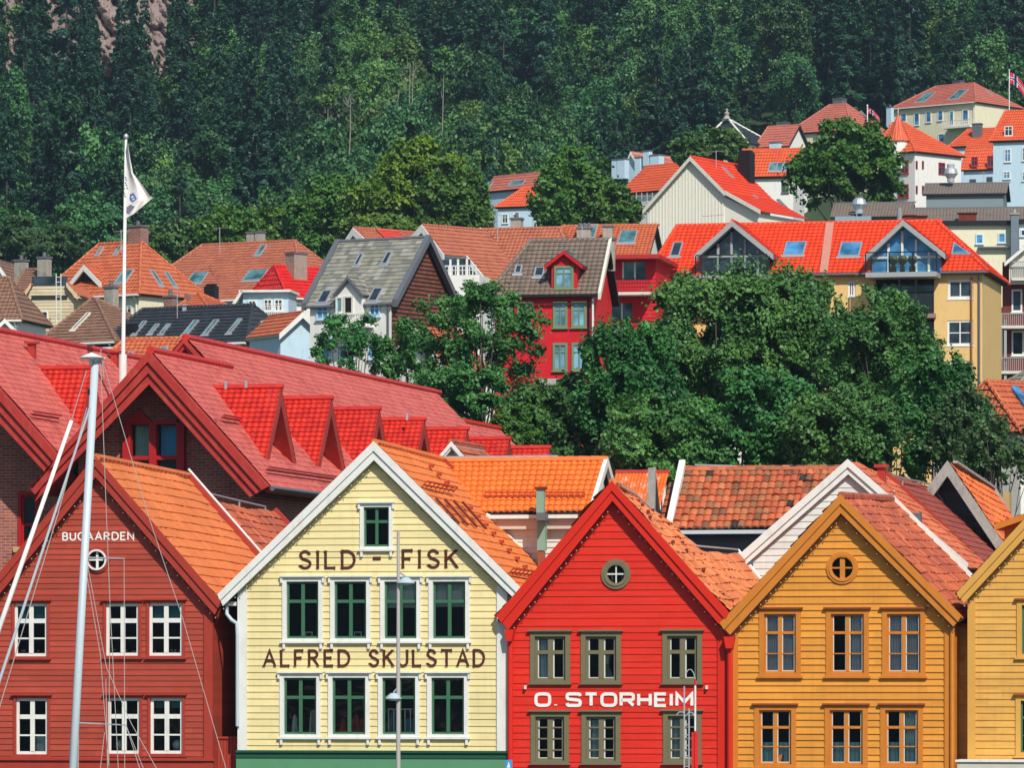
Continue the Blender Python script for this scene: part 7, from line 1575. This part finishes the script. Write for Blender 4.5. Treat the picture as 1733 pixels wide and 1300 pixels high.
for q in ((1300, 276, 1317, 290), (1312, 276, 1328, 290), (1322, 276, 1336, 290)): skylight(h, r['front'], *q)
wins(h, [(1323, 308, 1335, 326)], r['w'][2], LEAD)
h, r = far(1310, 640, 30, 'small faded pink roof with dark chimney left of the hipped one', (1276, 249), (1335, 248), (1300, 220), (1347, 206), 6, T_FP, WREN, 'hg')
chimney(h, 1314, 206, 1330, 222, 3, LEAD, pots=0); chimney(h, 1302, 240, 1318, 254, -1, BLUEW, pots=0)
h, r = far(1430, 650, 35, 'large faded pink hipped roof rising behind the big round tree', (1329, 222), (1440, 224), (1404, 180), (1432, 173), 10, T_FP, CREAMW)
chimney(h, 1409, 166, 1425, 179, 5, LEAD, pots=0); skylight(h, r['right'], 1455, 188, 1466, 198); wins(h, [(1335, 230, 1348, 245)], r['w'][2], WHITE, PANE_BLUE)
# house with the conical turret
h, r = far(1550, 560, 45, 'white house with orange roof and conical turret, red window frames', (1478, 259), (1549, 259), (1510, 208), (1527, 206), 8.2, T_FO, WREN); fr = h
wins(fr, [(1524, 271, 1538, 294), (1520, 312, 1538, 335)], r['w'][2], REDF, PANE, cw=.14); wins_u(fr, [(1588, 275, 1599, 296)], r['w'][1], REDF); wins_u(fr, [(1549.5, 272, 1552.5, 286), (1560, 272, 1563, 286), (1549.5, 314, 1552.5, 328), (1560, 314, 1563, 328)], r['w'][1], REDF, cols=1, rows=(), cw=.03)
c = fr.pt(1520, 238, .4); rr_ = 1.22; z_ = c.z; t = MB().lathe((c.x, .4, z_ - 3), [(rr_ * .85, 0), (rr_ * .85, 3)], 20).build('turret', WREN, fr.root)
zt = fr.pt(1514, 192, .4).z; MB().lathe((c.x, .4, z_), [(rr_ * 1.02, -.05), (rr_ * .72, (zt - z_) * .25), (rr_ * .38, (zt - z_) * .62), (0.02, zt - z_)], 16).build('turret_roof', T_FO, fr.root)
MB().tube([(c.x, .4, zt), (c.x, .4, zt + .5)], .04, 5).build('finial', WHITE, fr.root)
# cream villa at the top right
h, r = far(1620, 722, 40, 'cream villa with faded red hipped roof highest on the right', (1506, 182), (1651, 174), (1584, 145), (1648, 141), 11.5, T_FP, CREAMW, gutter=WHITE); fr = h
for q in ((1548, 157, 1584, 173), (1604, 152, 1640, 168)): skylight(fr, r['front'], *q)
skylight(fr, r['right'], 1668, 152, 1678, 161)
wins(fr, [(1524, 192, 1534, 206), (1547, 191, 1556, 212), (1567, 189, 1576, 207), (1587, 187, 1596, 204), (1607, 187, 1614, 212), (1629, 185, 1639, 205), (1588, 226, 1598, 240)], r['w'][2], WHITE, PANE_BLUE, cols=1, rows=())
q = fr.rect(1594, 203, 1641, 216, -1.6); MB().box(q[0], q[1], -1.6, 0, q[2], q[2] + .25).build('balcony_floor', WHITE, fr.root); m = MB().box(q[0], q[1], -1.6, -1.5, q[3] - .05, q[3])
for i in range(16): x = q[0] + (q[1] - q[0]) * i / 15; m.box(x - .04, x + .04, -1.6, -1.52, q[2] + .25, q[3] - .06)
m.build('balustrade', OFFWHITE, fr.root); chimney(h, 1612, 136, 1625, 146, 6, LEAD, pots=0)
chimney(h, 1500, 180, 1508, 200, -4, BLUEW, pots=1); 
h, r = far(1655, 610, 25, 'orange hipped roof between the turret house and the right edge villa', (1604, 249), (1692, 244), (1638, 221), (1704, 214), 8, T_FO, BLUEW); chimney(h, 1645, 208, 1659, 222, 1.5, LEAD, pots=0)
h, r = far(1655, 585, 22, 'steep orange mansard with two dark dormers over pale blue wall', (1624, 289), (1686, 285), (1628, 250), (1688, 245), 5, T_FO, BLUEW, 'gg')
wins(h, [(1644, 265, 1655, 281), (1671, 263, 1682, 283)], -.35, REDF, PANE, cw=.1); wins(h, [(1641, 303, 1652, 310), (1670, 299, 1680, 308)], r['w'][2], LEAD)
h, r = far(1720, 545, 18, 'pale blue villa with orange dormered roof cut by the right edge', (1674, 240), (1790, 234), (1701, 206), (1770, 168), 9, T_FO, BLUEW)
wins(h, [(1700, 252, 1711, 274), (1730, 249, 1742, 272), (1698, 290, 1710, 303), (1730, 290, 1742, 306)], r['w'][2], WHITE, PANE_BLUE); wins(h, [(1700, 213, 1714, 230)], .4, WHITE, PANE)
DN = T_BK
# aerials on some of the hill roofs
AER = [('on the black tiled roof', 300, 521, 300, 26), ('on the wide terracotta hipped roof', 372, 414, 394, 30), ('above the long terracotta roof', 842, 390, 338, 28), ('on the ridge of the brown roofed crimson house', 985, 406, 266, 24), ('at the left part of the vermilion roof', 1205, 382, 284, 20), ('at the right part of the vermilion roof', 1450, 380, 284, 22), ('on the grey felt roofs at right', 1665, 312, 450, 22), ('by the orange pyramid roof and brick chimney', 205, 413, 340, 24), ('on the vermilion roof of the cream gable', 1212, 272, 386, 18)]
for lab, px, py, d, hp in AER:
    h = Fr('roof_aerial', px, d, 0, P(px, py, d).z - .6, 'thin television aerial ' + lab, 'aerial'); h_ = .6 + hp * d / F; m = MB().tube([(0, 0, 0), (0, 0, h_)], .022, 5); m.build('mast', STEEL, h.root, uv=False); m = MB().tube([(-.5, 0, h_ - .12), (.6, 0, h_ - .05)], .014, 4)
    for i in range(6): x = -.45 + i * .2; m.tube([(x, -.25, h_ - .11 + i * .01), (x, .25, h_ - .11 + i * .01)], .01, 4)
    m.build('antenna_rods', STEEL, h.root, uv=False)
# far harbour shore, added unseen behind the viewer to darken what the panes mirror
V = []; Q = []
for j in range(13):
    for i in range(61): x = -1500 + 50 * i; t = j / 12; V.append((x, -520 - 420 * t, -2 + 150 * t ** .8 * (.75 + .25 * math.sin(x * .006 + 1)) + 5 * math.sin(x * .03 + j)))
for j in range(12):
    for i in range(60): k = j * 61 + i; Q.append((k + 61, k + 62, k + 1, k))
tag(np_mesh('opposite_shore_hill', V, Q, paint('far_shore_green', (.03, .055, .05), var=.4, bscale=.02), smooth=True), kind='structure')
# flags on the hill
FRD = paint('flag_red', (.62, .02, .05), bump=0); FBL = paint('flag_navy', (.01, .03, .16), bump=0)
for nm, px, d, y0_, y1_, W_px, hh_, lab in (('hill', 1708, 700, 118, 186, 30, 19, 'Norwegian flag blowing from white pole at the top right corner'), ('roof', 1468, 655, 178, 200, 20, 9, 'small Norwegian flag on a rooftop pole left of cream villa')):
    h = Fr('flagpole', px, d, 0, ground((px - CX) / F * d, d) - 1, 'thin white flagpole ' + ('in front of the cream villa at top right' if nm == 'hill' else 'on the roof left of the cream villa'), 'flagpole'); p0, p1 = h.pt(px, y1_), h.pt(px, y0_)
    MB().tube([(p0.x, 0, 0), p1], .07, 6).build('pole', WHITE, h.root, uv=False); MB().ball(p1, .12, 6).build('finial', WHITE, h.root, uv=False)
    g = Fr('national_flag', px, d, 0, P(px, y0_ + 20, d).z, lab, 'flag'); m = MB(); nx2, ny2 = 22, 16
    def fp(i, j):
        s, t = i / nx2, j / ny2; x = px + .5 + W_px * s; y = y0_ + 4 + hh_ * t + s * s * hh_ * 1.5 + s * 3
        return g.pt(x, y, .35 * math.sin(s * 9 + t))
    for i in range(nx2):
        for j in range(ny2):
            cu, cv_ = i, j
            c_ = 2 if (6 <= i <= 8 or 7 <= j <= 8) else (1 if (5 <= i <= 9 or 6 <= j <= 9) else 0); m.face([fp(i, j), fp(i + 1, j), fp(i + 1, j + 1), fp(i, j + 1)], c_)
    m.build('cloth', [FRD, WHITE, FBL], g.root, smooth=True, uv=False)
# ---------------------------------------------------------------- trees
LF_DARK = leafmat('leaf_deep_green', (.028, .12, .030), (.070, .21, .045))
LF_ASH = leafmat('leaf_ash_green', (.032, .135, .032), (.085, .25, .055), vary=.15)
LF_BEECH = leafmat('leaf_yellow_green', (.13, .27, .016), (.075, .20, .02), vary=.1)
LF_MID = leafmat('leaf_mid_green', (.045, .14, .02), (.095, .20, .026), vary=.12)
LF_THIN = leafmat('leaf_pale_green', (.07, .15, .05), (.08, .19, .06), vary=.12, trans=.3)
LF_SPR = leafmat('needle_blue_green', (.015, .058, .038), (.032, .10, .048), trans=.08, vary=.35)
LF_FOR = leafmat('leaf_forest_green', (.028, .105, .038), (.065, .18, .048), vary=.5)
LF_FOR2 = leafmat('leaf_forest_light', (.105, .22, .038), (.05, .16, .045), vary=.35)

def unit(rng, n):
    v = rng.normal(size=(n, 3)); return v / np.linalg.norm(v, axis=1, keepdims=True)
def cards(C, Nn, S, rng, el=1.5):
    """Kite shaped leaf cards at C with normals Nn and sizes S."""
    n = len(C); r = unit(rng, n); a = np.cross(Nn, r); a /= np.linalg.norm(a, axis=1, keepdims=True) + 1e-9; b = np.cross(Nn, a)
    S = S[:, None]; V = np.stack([C - a * S * el * .5, C + b * S * .5 - a * S * .05 * el, C + a * S * el * .5, C - b * S * .5 - a * S * .05 * el], 1)
    return V.reshape(-1, 3), np.arange(4 * n).reshape(n, 4)
def crown_np(seed, rx, ry, rz, nb, nl, leaf, br=(.22, .38), low=-.75, shell=.62, droop=0.0, taper=0.0):
    rng = np.random.default_rng(seed); B = []; k = 0
    while len(B) < nb:
        d = unit(rng, 1)[0]; k += 1
        if d[2] < low: continue
        rr = shell + (1 - shell) * rng.random() ** .7 if rng.random() < .8 else rng.random() * shell
        c = d * rr; sc_ = 1 - taper * max(0, c[2])
        B.append((c[0] * sc_, c[1] * sc_, c[2], rng.uniform(*br)))
    B = np.array(B); w = B[:, 3] ** 2; idx = rng.choice(nb, nl, p=w / w.sum()); b = B[idx]
    d = unit(rng, nl); d[:, 2] = np.abs(d[:, 2]) * np.where(rng.random(nl) < .75, 1, -1)
    rad_ = b[:, 3] * (.35 + .65 * rng.random(nl) ** .5) * (1 + .32 * rng.normal(size=nl))
    c = b[:, :3] + d * rad_[:, None]
    dens = np.sin(c[:, 0] * 7 + seed) * np.sin(c[:, 1] * 8 + seed * 2) * np.sin(c[:, 2] * 9); d2 = np.sin(c[:, 0] * 3.3 + seed * 1.7) * np.sin(c[:, 1] * 3.9 + seed) * np.sin(c[:, 2] * 4.1 + seed * .6) + .25 * np.sin(c[:, 0] * 11 + c[:, 2] * 9); keep = (dens > -.28) & (d2 > -.22)
    c, d = c[keep], d[keep]; n = len(c); P_ = c * np.array([rx, ry, rz]); P_[:, 2] -= droop * (c[:, 0] ** 2 + c[:, 1] ** 2) * rz
    Nn = d * .7 + unit(rng, n) * .8 + np.array([0, -.1, .35]); Nn /= np.linalg.norm(Nn, axis=1, keepdims=True)
    V, Q = cards(P_, Nn, leaf * rng.uniform(.55, 1.35, n), rng); return V, Q, B * np.array([rx, ry, rz, max(rx, rz)])
def conifer_np(seed, R, Hh, nl, leaf):
    rng = np.random.default_rng(seed); nb = 110; hb = np.sort(rng.random(nb) ** 1.15); ang = rng.random(nb) * 2 * np.pi
    Rb = R * (1 - hb) ** .8 * rng.uniform(.6, 1.12, nb) + .12; w = Rb ** 1.3; idx = rng.choice(nb, nl, p=w / w.sum()); t = rng.random(nl) ** .6
    h = hb[idx]; r = Rb[idx] * t; a = ang[idx] + rng.normal(0, .16, nl) * (1.2 - .5 * t); z = h * Hh - r * .28 + rng.normal(0, .10, nl) * (1 + r * .3)
    P_ = np.stack([np.cos(a) * r, np.sin(a) * r, z], 1); Nn = np.stack([np.cos(a) * .35, np.sin(a) * .35, np.full(nl, .8)], 1) + unit(rng, nl) * .55
    Nn /= np.linalg.norm(Nn, axis=1, keepdims=True); return cards(P_, Nn, leaf * rng.uniform(.6, 1.3, nl) * (1.1 - .5 * h), rng, 1.9)
def trunk_mb(h, r, B=None, zc=0, n=9, seed=0, lean=.05):
    rn = random.Random(seed); m = MB(); top = Vector((lean * h * rn.uniform(-1, 1), lean * h * rn.uniform(-1, 1), h)); m.tube([(0, 0, -1.5), top * .4 + Vector((rn.uniform(-.1, .1), 0, 0)), top], r, 8, r * .35)
    if B is not None:
        for i in range(min(n, len(B))):
            c = Vector(B[i][:3]) + Vector((0, 0, zc)); s = top * rn.uniform(.35, .9); mid = s + (c - s) * .5 + Vector((rn.uniform(-.3, .3), rn.uniform(-.3, .3), -.15 * (c - s).length)); m.tube([s, mid, c], r * .38, 5, r * .08)
    return m
def tree(name, label, px, py_top, py_bot, w_px, d, mat, nb=40, nl=16000, leaf=.3, seed=1, group=None, trunk=None, crownz=None, br=(.22, .38), depth_f=.8, low=-.75, shell=.62, droop=0, taper=0, cat='tree', bark=None, limbs=9):
    """One tree: crown spanning py_top..py_bot and w_px wide at depth d, trunk down to the ground."""
    s = d / F; x = (px - CX) * s; zt = CAMZ + (HY - py_top) * s; zb = CAMZ + (HY - py_bot) * s; rz = (zt - zb) / 2; rx = w_px * s / 2; g = min(ground(x, d), zb - 1)
    e = bpy.data.objects.new(name, None); COL.objects.link(e); e.location = (x, d, g); tag(e, label, cat, group)
    k_ = 4.3 if d < 300 else 3.2; nl = int(nl * k_); leaf *= (.43 if d < 300 else .52); nb = int(nb * 1.7); br = (br[0] * .62, br[1] * .92); f = 1.0 / (1 + (br[0] + br[1]) * .42); V, Q, B = crown_np(seed, rx * f, rx * f * depth_f, rz * f, nb, nl, leaf, br, low, shell, droop, taper); zc = (zt + zb) / 2 - g; V[:, 2] += zc
    np_mesh('crown', V, Q, mat, e); trunk_mb(zc * .95, max(.12, rx * .055), B, zc, limbs, seed).build('trunk', bark or BARK, e, uv=False, smooth=True); return e
# the belt of ash trees between the quay houses and the hill
T_ = 'dark green leafy tree '
tree('broadleaf_tree', T_ + 'with the widest crown, in front of the ochre apartment building', 1245, 428, 770, 370, 232, LF_ASH, 95, 62000, .30, 1, br=(.16, .28), limbs=22)
tree('broadleaf_tree', T_ + 'filling the gap between the widest crown and the balconies', 1375, 448, 700, 130, 236, LF_ASH, 36, 12000, .30, 41, br=(.16, .3), limbs=14)
tree('broadleaf_tree', T_ + 'covering the middle balconies of the ochre apartment building', 1490, 484, 790, 235, 228, LF_ASH, 60, 34000, .30, 2, br=(.18, .3), limbs=16)
tree('broadleaf_tree', T_ + 'standing left of the widest one, beside the crimson house', 1062, 528, 820, 190, 226, LF_ASH, 50, 26000, .30, 3, br=(.18, .32), limbs=14)
tree('broadleaf_tree', T_ + 'low between the widest crown and the weathered roof', 1290, 620, 850, 260, 218, LF_ASH, 60, 26000, .30, 4, br=(.18, .3), limbs=14)
tree('broadleaf_tree', T_ + 'above the white gable, right of the apartment balconies', 1590, 585, 850, 190, 222, LF_ASH, 46, 24000, .29, 5, br=(.18, .32), limbs=14)
tree('broadleaf_tree', T_ + 'rising behind the bright red house, left of the weathered roof', 1130, 660, 860, 230, 216, LF_DARK, 50, 26000, .30, 6, br=(.18, .32))
tree('broadleaf_tree', T_ + 'over the white verge of the weathered roof', 1430, 650, 840, 220, 215, LF_ASH, 50, 26000, .29, 7, br=(.18, .32))
tree('broadleaf_tree', T_ + 'directly behind the end of the hotel roof', 935, 628, 850, 200, 228, LF_DARK, 50, 26000, .30, 8, br=(.18, .32))
tree('broadleaf_tree', 'thin leafed tree with gaps showing the white house at lower right', 1690, 690, 860, 150, 212, LF_THIN, 44, 3000, .28, 9, br=(.14, .26), limbs=26)
tree('broadleaf_tree', 'half bare pale tree at the right edge under the orange pyramid roof', 1620, 655, 800, 120, 219, LF_THIN, 30, 5000, .27, 19, br=(.16, .28), limbs=16)
tree('rowan_tree', 'airy rowan tree in front of the left half of the crimson house', 812, 468, 700, 262, 244, LF_ASH, 62, 8800, .27, 10, br=(.13, .24), limbs=34, shell=.5)
tree('rowan_tree', 'sparse small tree before the white wall of the slate roofed house', 592, 520, 655, 145, 250, LF_ASH, 34, 2500, .25, 11, br=(.15, .26), limbs=24)
tree('rowan_tree', 'small dark tree between the slate roofed house and the rowan', 690, 535, 680, 110, 247, LF_ASH, 30, 4200, .26, 12, br=(.16, .3), limbs=16)
tree('shrub', 'yellow-green bush against the right end of the hotel roof', 860, 690, 780, 120, 224, LF_MID, 26, 6500, .24, 13, cat='shrub')
tree('shrub', 'low dark bush behind the hotel ridge under the slate roofed house', 740, 630, 720, 130, 240, LF_DARK, 26, 8000, .26, 14, cat='shrub')
tree('broadleaf_tree', 'spreading green tree low between the rowan and the hotel ridge', 775, 612, 740, 200, 238, LF_ASH, 44, 11000, .27, 42, br=(.16, .28), limbs=14)
tree('shrub', 'low green bush in front of the crimson house wall', 960, 640, 730, 130, 240, LF_MID, 26, 8000, .26, 15, cat='shrub')
# round trees between the hill houses
tree('round_tree', 'big yellow-green round tree before the wood, above the slate roof', 705, 235, 470, 250, 470, LF_BEECH, 90, 34000, .55, 21, br=(.14, .25), low=-.9)
tree('round_tree', 'mid green round tree touching the left of the yellow-green one', 570, 290, 470, 190, 480, LF_MID, 60, 22000, .55, 22, br=(.16, .28))
tree('round_tree', 'fresh green round tree touching the right of the yellow-green one', 768, 270, 440, 140, 462, LF_MID, 50, 16000, .55, 23, br=(.16, .28))
tree('round_tree', 'tall dense round tree left of the cream gable', 978, 247, 450, 188, 455, LF_MID, 80, 30000, .5, 24, br=(.14, .24), taper=.35)
tree('round_tree', 'lower part of dense tree beside the scaffold', 1040, 310, 430, 100, 452, LF_MID, 34, 9000, .5, 25)
tree('round_tree', 'big round tree in front of the turret house', 1432, 192, 375, 205, 432, LF_MID, 75, 30000, .48, 26, br=(.14, .26), limbs=14)
tree('round_tree', 'fresh green tree in front of the dark church roof', 1215, 218, 300, 120, 500, LF_FOR2, 40, 11000, .5, 27)
tree('round_tree', 'small fresh green tree left of the church roof', 1172, 222, 290, 80, 510, LF_FOR2, 26, 5500, .5, 28)
tree('round_tree', 'rounded bush-like tree behind the pale double chimney', 382, 342, 440, 110, 480, LF_MID, 36, 9000, .5, 29)
tree('round_tree', 'olive green tree right of the double chimney', 480, 345, 440, 130, 500, LF_MID, 36, 9000, .5, 30)
tree('round_tree', 'green tree behind the orange pyramid roof and brick chimney', 285, 365, 470, 140, 520, LF_FOR2, 36, 9000, .52, 31)
tree('round_tree', 'leafy tree at the left edge above the small brown roofs', 60, 365, 470, 190, 520, LF_FOR, 44, 14000, .52, 32)
tree('round_tree', 'leafy tree between the brown roofs and the orange pyramid roof', 170, 345, 450, 130, 540, LF_FOR, 36, 9000, .52, 33)
tree('round_tree', 'green tree low behind the terracotta gable', 640, 360, 440, 160, 440, LF_MID, 36, 9000, .5, 34)

# the wood on the hillside: variants, then individuals in the front, the rest as one mass
VAR = []
for k in range(6):
    V, Q, B = crown_np(100 + k, 3.3, 3.3, [4.4, 3.6, 5.0, 3.9, 4.6, 4.2][k], 34, 17000, .25, (.12, .34)); V[:, 2] += 6.4
    me = np_mesh('crown', V, Q, [LF_FOR, LF_FOR2, LF_FOR, LF_FOR2, LF_FOR, LF_FOR][k]); VAR.append((me, None))
for k in range(5):
    V, Q = conifer_np(200 + k, [2.3, 2.7, 2.0, 2.9, 2.4][k], [19, 16, 22, 18, 20][k], 15000, .28); V[:, 2] += .8
    me = np_mesh('crown', V, Q, LF_SPR); VAR.append((me, None))
tk_b = trunk_mb(6.0, .22, None, seed=3).build('trunk', BARK, None, uv=False); tk_c = trunk_mb(12.5, .2, None, seed=4, lean=.0).build('trunk', BARK, None, uv=False)
TB, TC_ = tk_b.data, tk_c.data; CM = [v[0].data for v in VAR]
for v in VAR: bpy.data.objects.remove(v[0])
bpy.data.objects.remove(tk_b); bpy.data.objects.remove(tk_c)
rn = random.Random(77); pos = []
def noise2(x, y): return math.sin(x * .11 + 1.7) * math.sin(y * .043 + .6) + .6 * math.sin(x * .23 + y * .05 + 2) + .4 * math.sin(x * .05 - y * .11)
y = 560.0
while y < 1010:
    w_ = 1150 / F * y; x = (-100 - CX) / F * y
    while x < (1860 - CX) / F * y:
        xx, yy = x + rn.uniform(-2, 2), y + rn.uniform(-2, 2); px = CX + F * xx / yy; g = ground(xx, yy); py = HY - F * (g - CAMZ) / yy; pyt = py - 13 * F / yy
        ok = pyt < 560 and pyt > -330
        if px > 930 and yy < 655: ok = False
        if px > 1240 and yy < 735: ok = False
        if px > 780 and yy < 600: ok = False
        if -20 < px < 322 + rn.uniform(-15, 15) and yy > (782 if px < 225 else 762) + 12 * math.sin(px * .05) + rn.uniform(-8, 8): ok = False     # the rock face stays open
        if ok: pos.append((yy, xx, g, px, py))
        x += 6.6
    y += 6.2
pos.sort()
seen = {'c': 0, 'b': 0}; rest = []; firsts = {}
for yy, xx, g, px, py in pos:
    n = noise2(xx, yy) + rn.uniform(-.5, .5); up_ = max(0, min(1, (yy - 620) / 200)); con = n + up_ * .7 + (.5 if px < 560 else 0) - (0.9 if 500 < px < 1000 and py > 250 else 0) > .35
    k = 6 + rn.randrange(5) if con else rn.randrange(6); s = rn.uniform(.7, 1.3) * (1.0 if con else 1.08); rz = rn.uniform(0, 6.28)
    key = 'c' if con else 'b'
    if seen[key] < 260:
        seen[key] += 1
        e = bpy.data.objects.new('spruce_tree' if con else 'forest_tree', None); COL.objects.link(e); e.location = (xx, yy, g); e.rotation_euler = (0, 0, rz); e.scale = (s, s, s * rn.uniform(.9, 1.3))
        tag(e, 'dark spruce growing among others in the hillside wood' if con else 'leafy green tree growing among others in the hillside wood', 'tree', 'spruces of the hillside wood' if con else 'leafy trees of the hillside wood')
        o = bpy.data.objects.new('crown', CM[k]); COL.objects.link(o); o.parent = e; firsts.setdefault(k, o)
        t = bpy.data.objects.new('trunk', TC_ if con else TB); COL.objects.link(t); t.parent = e
    else: rest.append((xx, yy, g, rz, s, k))
print('forest trees', len(pos), seen, len(rest))
# rest: one object, instanced by geometry nodes on its own points
me = bpy.data.meshes.new('far_wood'); me.from_pydata([r[:3] for r in rest], [], [])
for nm, typ, ix in (('turn', 'FLOAT', 3), ('size', 'FLOAT', 4), ('variety', 'INT', 5)):
    a = me.attributes.new(nm, typ, 'POINT'); a.data.foreach_set('value', [r[ix] for r in rest])
fo = bpy.data.objects.new('far_wood', me); COL.objects.link(fo); tag(fo, 'mass of dark woodland covering the upper hillside', 'wood', kind='stuff')
gn = bpy.data.node_groups.new('wood_scatter', 'GeometryNodeTree'); gn.interface.new_socket('Geometry', in_out='INPUT', socket_type='NodeSocketGeometry'); gn.interface.new_socket('Geometry', in_out='OUTPUT', socket_type='NodeSocketGeometry')
gi, go = gn.nodes.new('NodeGroupInput'), gn.nodes.new('NodeGroupOutput'); jn = gn.nodes.new('GeometryNodeJoinGeometry')
def attr(nm, typ): a = gn.nodes.new('GeometryNodeInputNamedAttribute'); a.data_type = typ; a.inputs['Name'].default_value = nm; return a.outputs['Attribute']
turn, size, var_ = attr('turn', 'FLOAT'), attr('size', 'FLOAT'), attr('variety', 'INT')
cx_ = gn.nodes.new('ShaderNodeCombineXYZ'); gn.links.new(turn, cx_.inputs[2]); sx_ = gn.nodes.new('ShaderNodeCombineXYZ'); [gn.links.new(size, sx_.inputs[i]) for i in range(3)]
for k in range(11):
    if k not in firsts: continue
    oi = gn.nodes.new('GeometryNodeObjectInfo'); oi.inputs[0].default_value = firsts[k]; oi.transform_space = 'ORIGINAL'; oi.inputs['As Instance'].default_value = True
    cmpn = gn.nodes.new('FunctionNodeCompare'); cmpn.data_type = 'INT'; cmpn.operation = 'EQUAL'; gn.links.new(var_, cmpn.inputs[2]); cmpn.inputs[3].default_value = k
    ip = gn.nodes.new('GeometryNodeInstanceOnPoints'); gn.links.new(gi.outputs[0], ip.inputs['Points']); gn.links.new(cmpn.outputs[0], ip.inputs['Selection']); gn.links.new(oi.outputs['Geometry'], ip.inputs['Instance'])
    gn.links.new(cx_.outputs[0], ip.inputs['Rotation']); gn.links.new(sx_.outputs[0], ip.inputs['Scale']); gn.links.new(ip.outputs[0], jn.inputs[0])
gn.links.new(jn.outputs[0], go.inputs[0]); md = fo.modifiers.new('scatter', 'NODES'); md.node_group = gn
# a few pale bare stems standing out of the dark wood
for i, (px, pyt, pyb, d) in enumerate(((594, 155, 215, 655), (680, 105, 170, 720), (691, 98, 180, 720), (703, 98, 165, 722), (666, 150, 200, 700), (750, 120, 190, 705), (556, 185, 215, 670))):
    s = d / F; x = (px - CX) * s; zt, zb = CAMZ + (HY - pyt) * s, CAMZ + (HY - pyb) * s; e = bpy.data.objects.new('birch_tree', None); COL.objects.link(e); e.location = (x, d - 12, zb - 8)
    tag(e, 'pale bare birch stem standing out from the dark wood', 'tree', 'pale birch stems in the wood'); r2 = random.Random(i); H_ = zt - zb + 8; m = MB().tube([(0, 0, 0), (r2.uniform(-.4, .4), 0, H_ * .5), (r2.uniform(-.6, .6), 0, H_)], .10, 6, .03)
    for j in range(4): z = H_ * r2.uniform(.6, .95); m.tube([(0, 0, z), (r2.uniform(-1.6, 1.6), 0, z + r2.uniform(.5, 1.8))], .05, 4, .02)
    m.build('trunk', BIRCH, e, uv=False); V, Q, B = crown_np(300 + i, 1.6, 1.6, 1.8, 10, 1500, .3); V[:, 2] += H_; np_mesh('crown', V, Q, LF_FOR2, e)
# rock face
CR = Vector(); V = []; Q = []; nu, nv = 130, 80; from mathutils import noise as mnoise; cd = 808.0
for j in range(nv + 1):
    for i in range(nu + 1):
        px = -30 + 370 * i / nu; py = 130 - 220 * j / nv; a = i / nu; dd = cd - 30 + 34 * j / nv
        i2, j2 = i / 1.86, j / 2; q3 = Vector((i2 * .13 + j2 * .05, j2 * .07, 3.1)); o_n = 4 * abs(mnoise.noise(Vector((i2 * .35 + j2 * .3, j2 * .25 - i2 * .1, 5)))) + 9 * abs(mnoise.noise(q3)) + 5 * mnoise.noise(q3 * 2.3) + 3.2 * abs(mnoise.noise(Vector((i2 * .5 + j2 * .22, j2 * .12, 9)))) + 1.5 * mnoise.noise(Vector((i2 * .9, j2 * .5, 1)))
        edge = max(0, abs(a - .5) * 2 - .75) * 60; V.append(tuple(P(px, py, dd - o_n + edge)))
for j in range(nv):
    for i in range(nu): k = j * (nu + 1) + i; Q.append((k, k + 1, k + nu + 2, k + nu + 1))
rock = paint('pinkish_rock', (.27, .205, .18), var=.35, rough=.9, dirt=(.035, .035, .03), dirt_amt=.95, bscale=.12)
tag(np_mesh('rock_cliff', V, Q, rock, smooth=False), kind='structure')

# thin summer air between the quay and the hill
hz = MB().box(-1520, 1520, -960, 1560, -6, 320).build('haze', MATS['dark_interior'], uv=False); hz.data.materials.clear(); tag(hz, kind='stuff')
hm = bpy.data.materials.new('haze_air'); hm.use_nodes = True; t = hm.node_tree; t.nodes.clear(); o_ = t.nodes.new('ShaderNodeOutputMaterial'); pv = t.nodes.new('ShaderNodeVolumePrincipled')
pv.inputs['Color'].default_value = (.52, .74, 1.0, 1); pv.inputs['Density'].default_value = 0.00007; pv.inputs['Anisotropy'].default_value = 0.0; t.links.new(pv.outputs[0], o_.inputs['Volume']); hz.data.materials.append(hm)
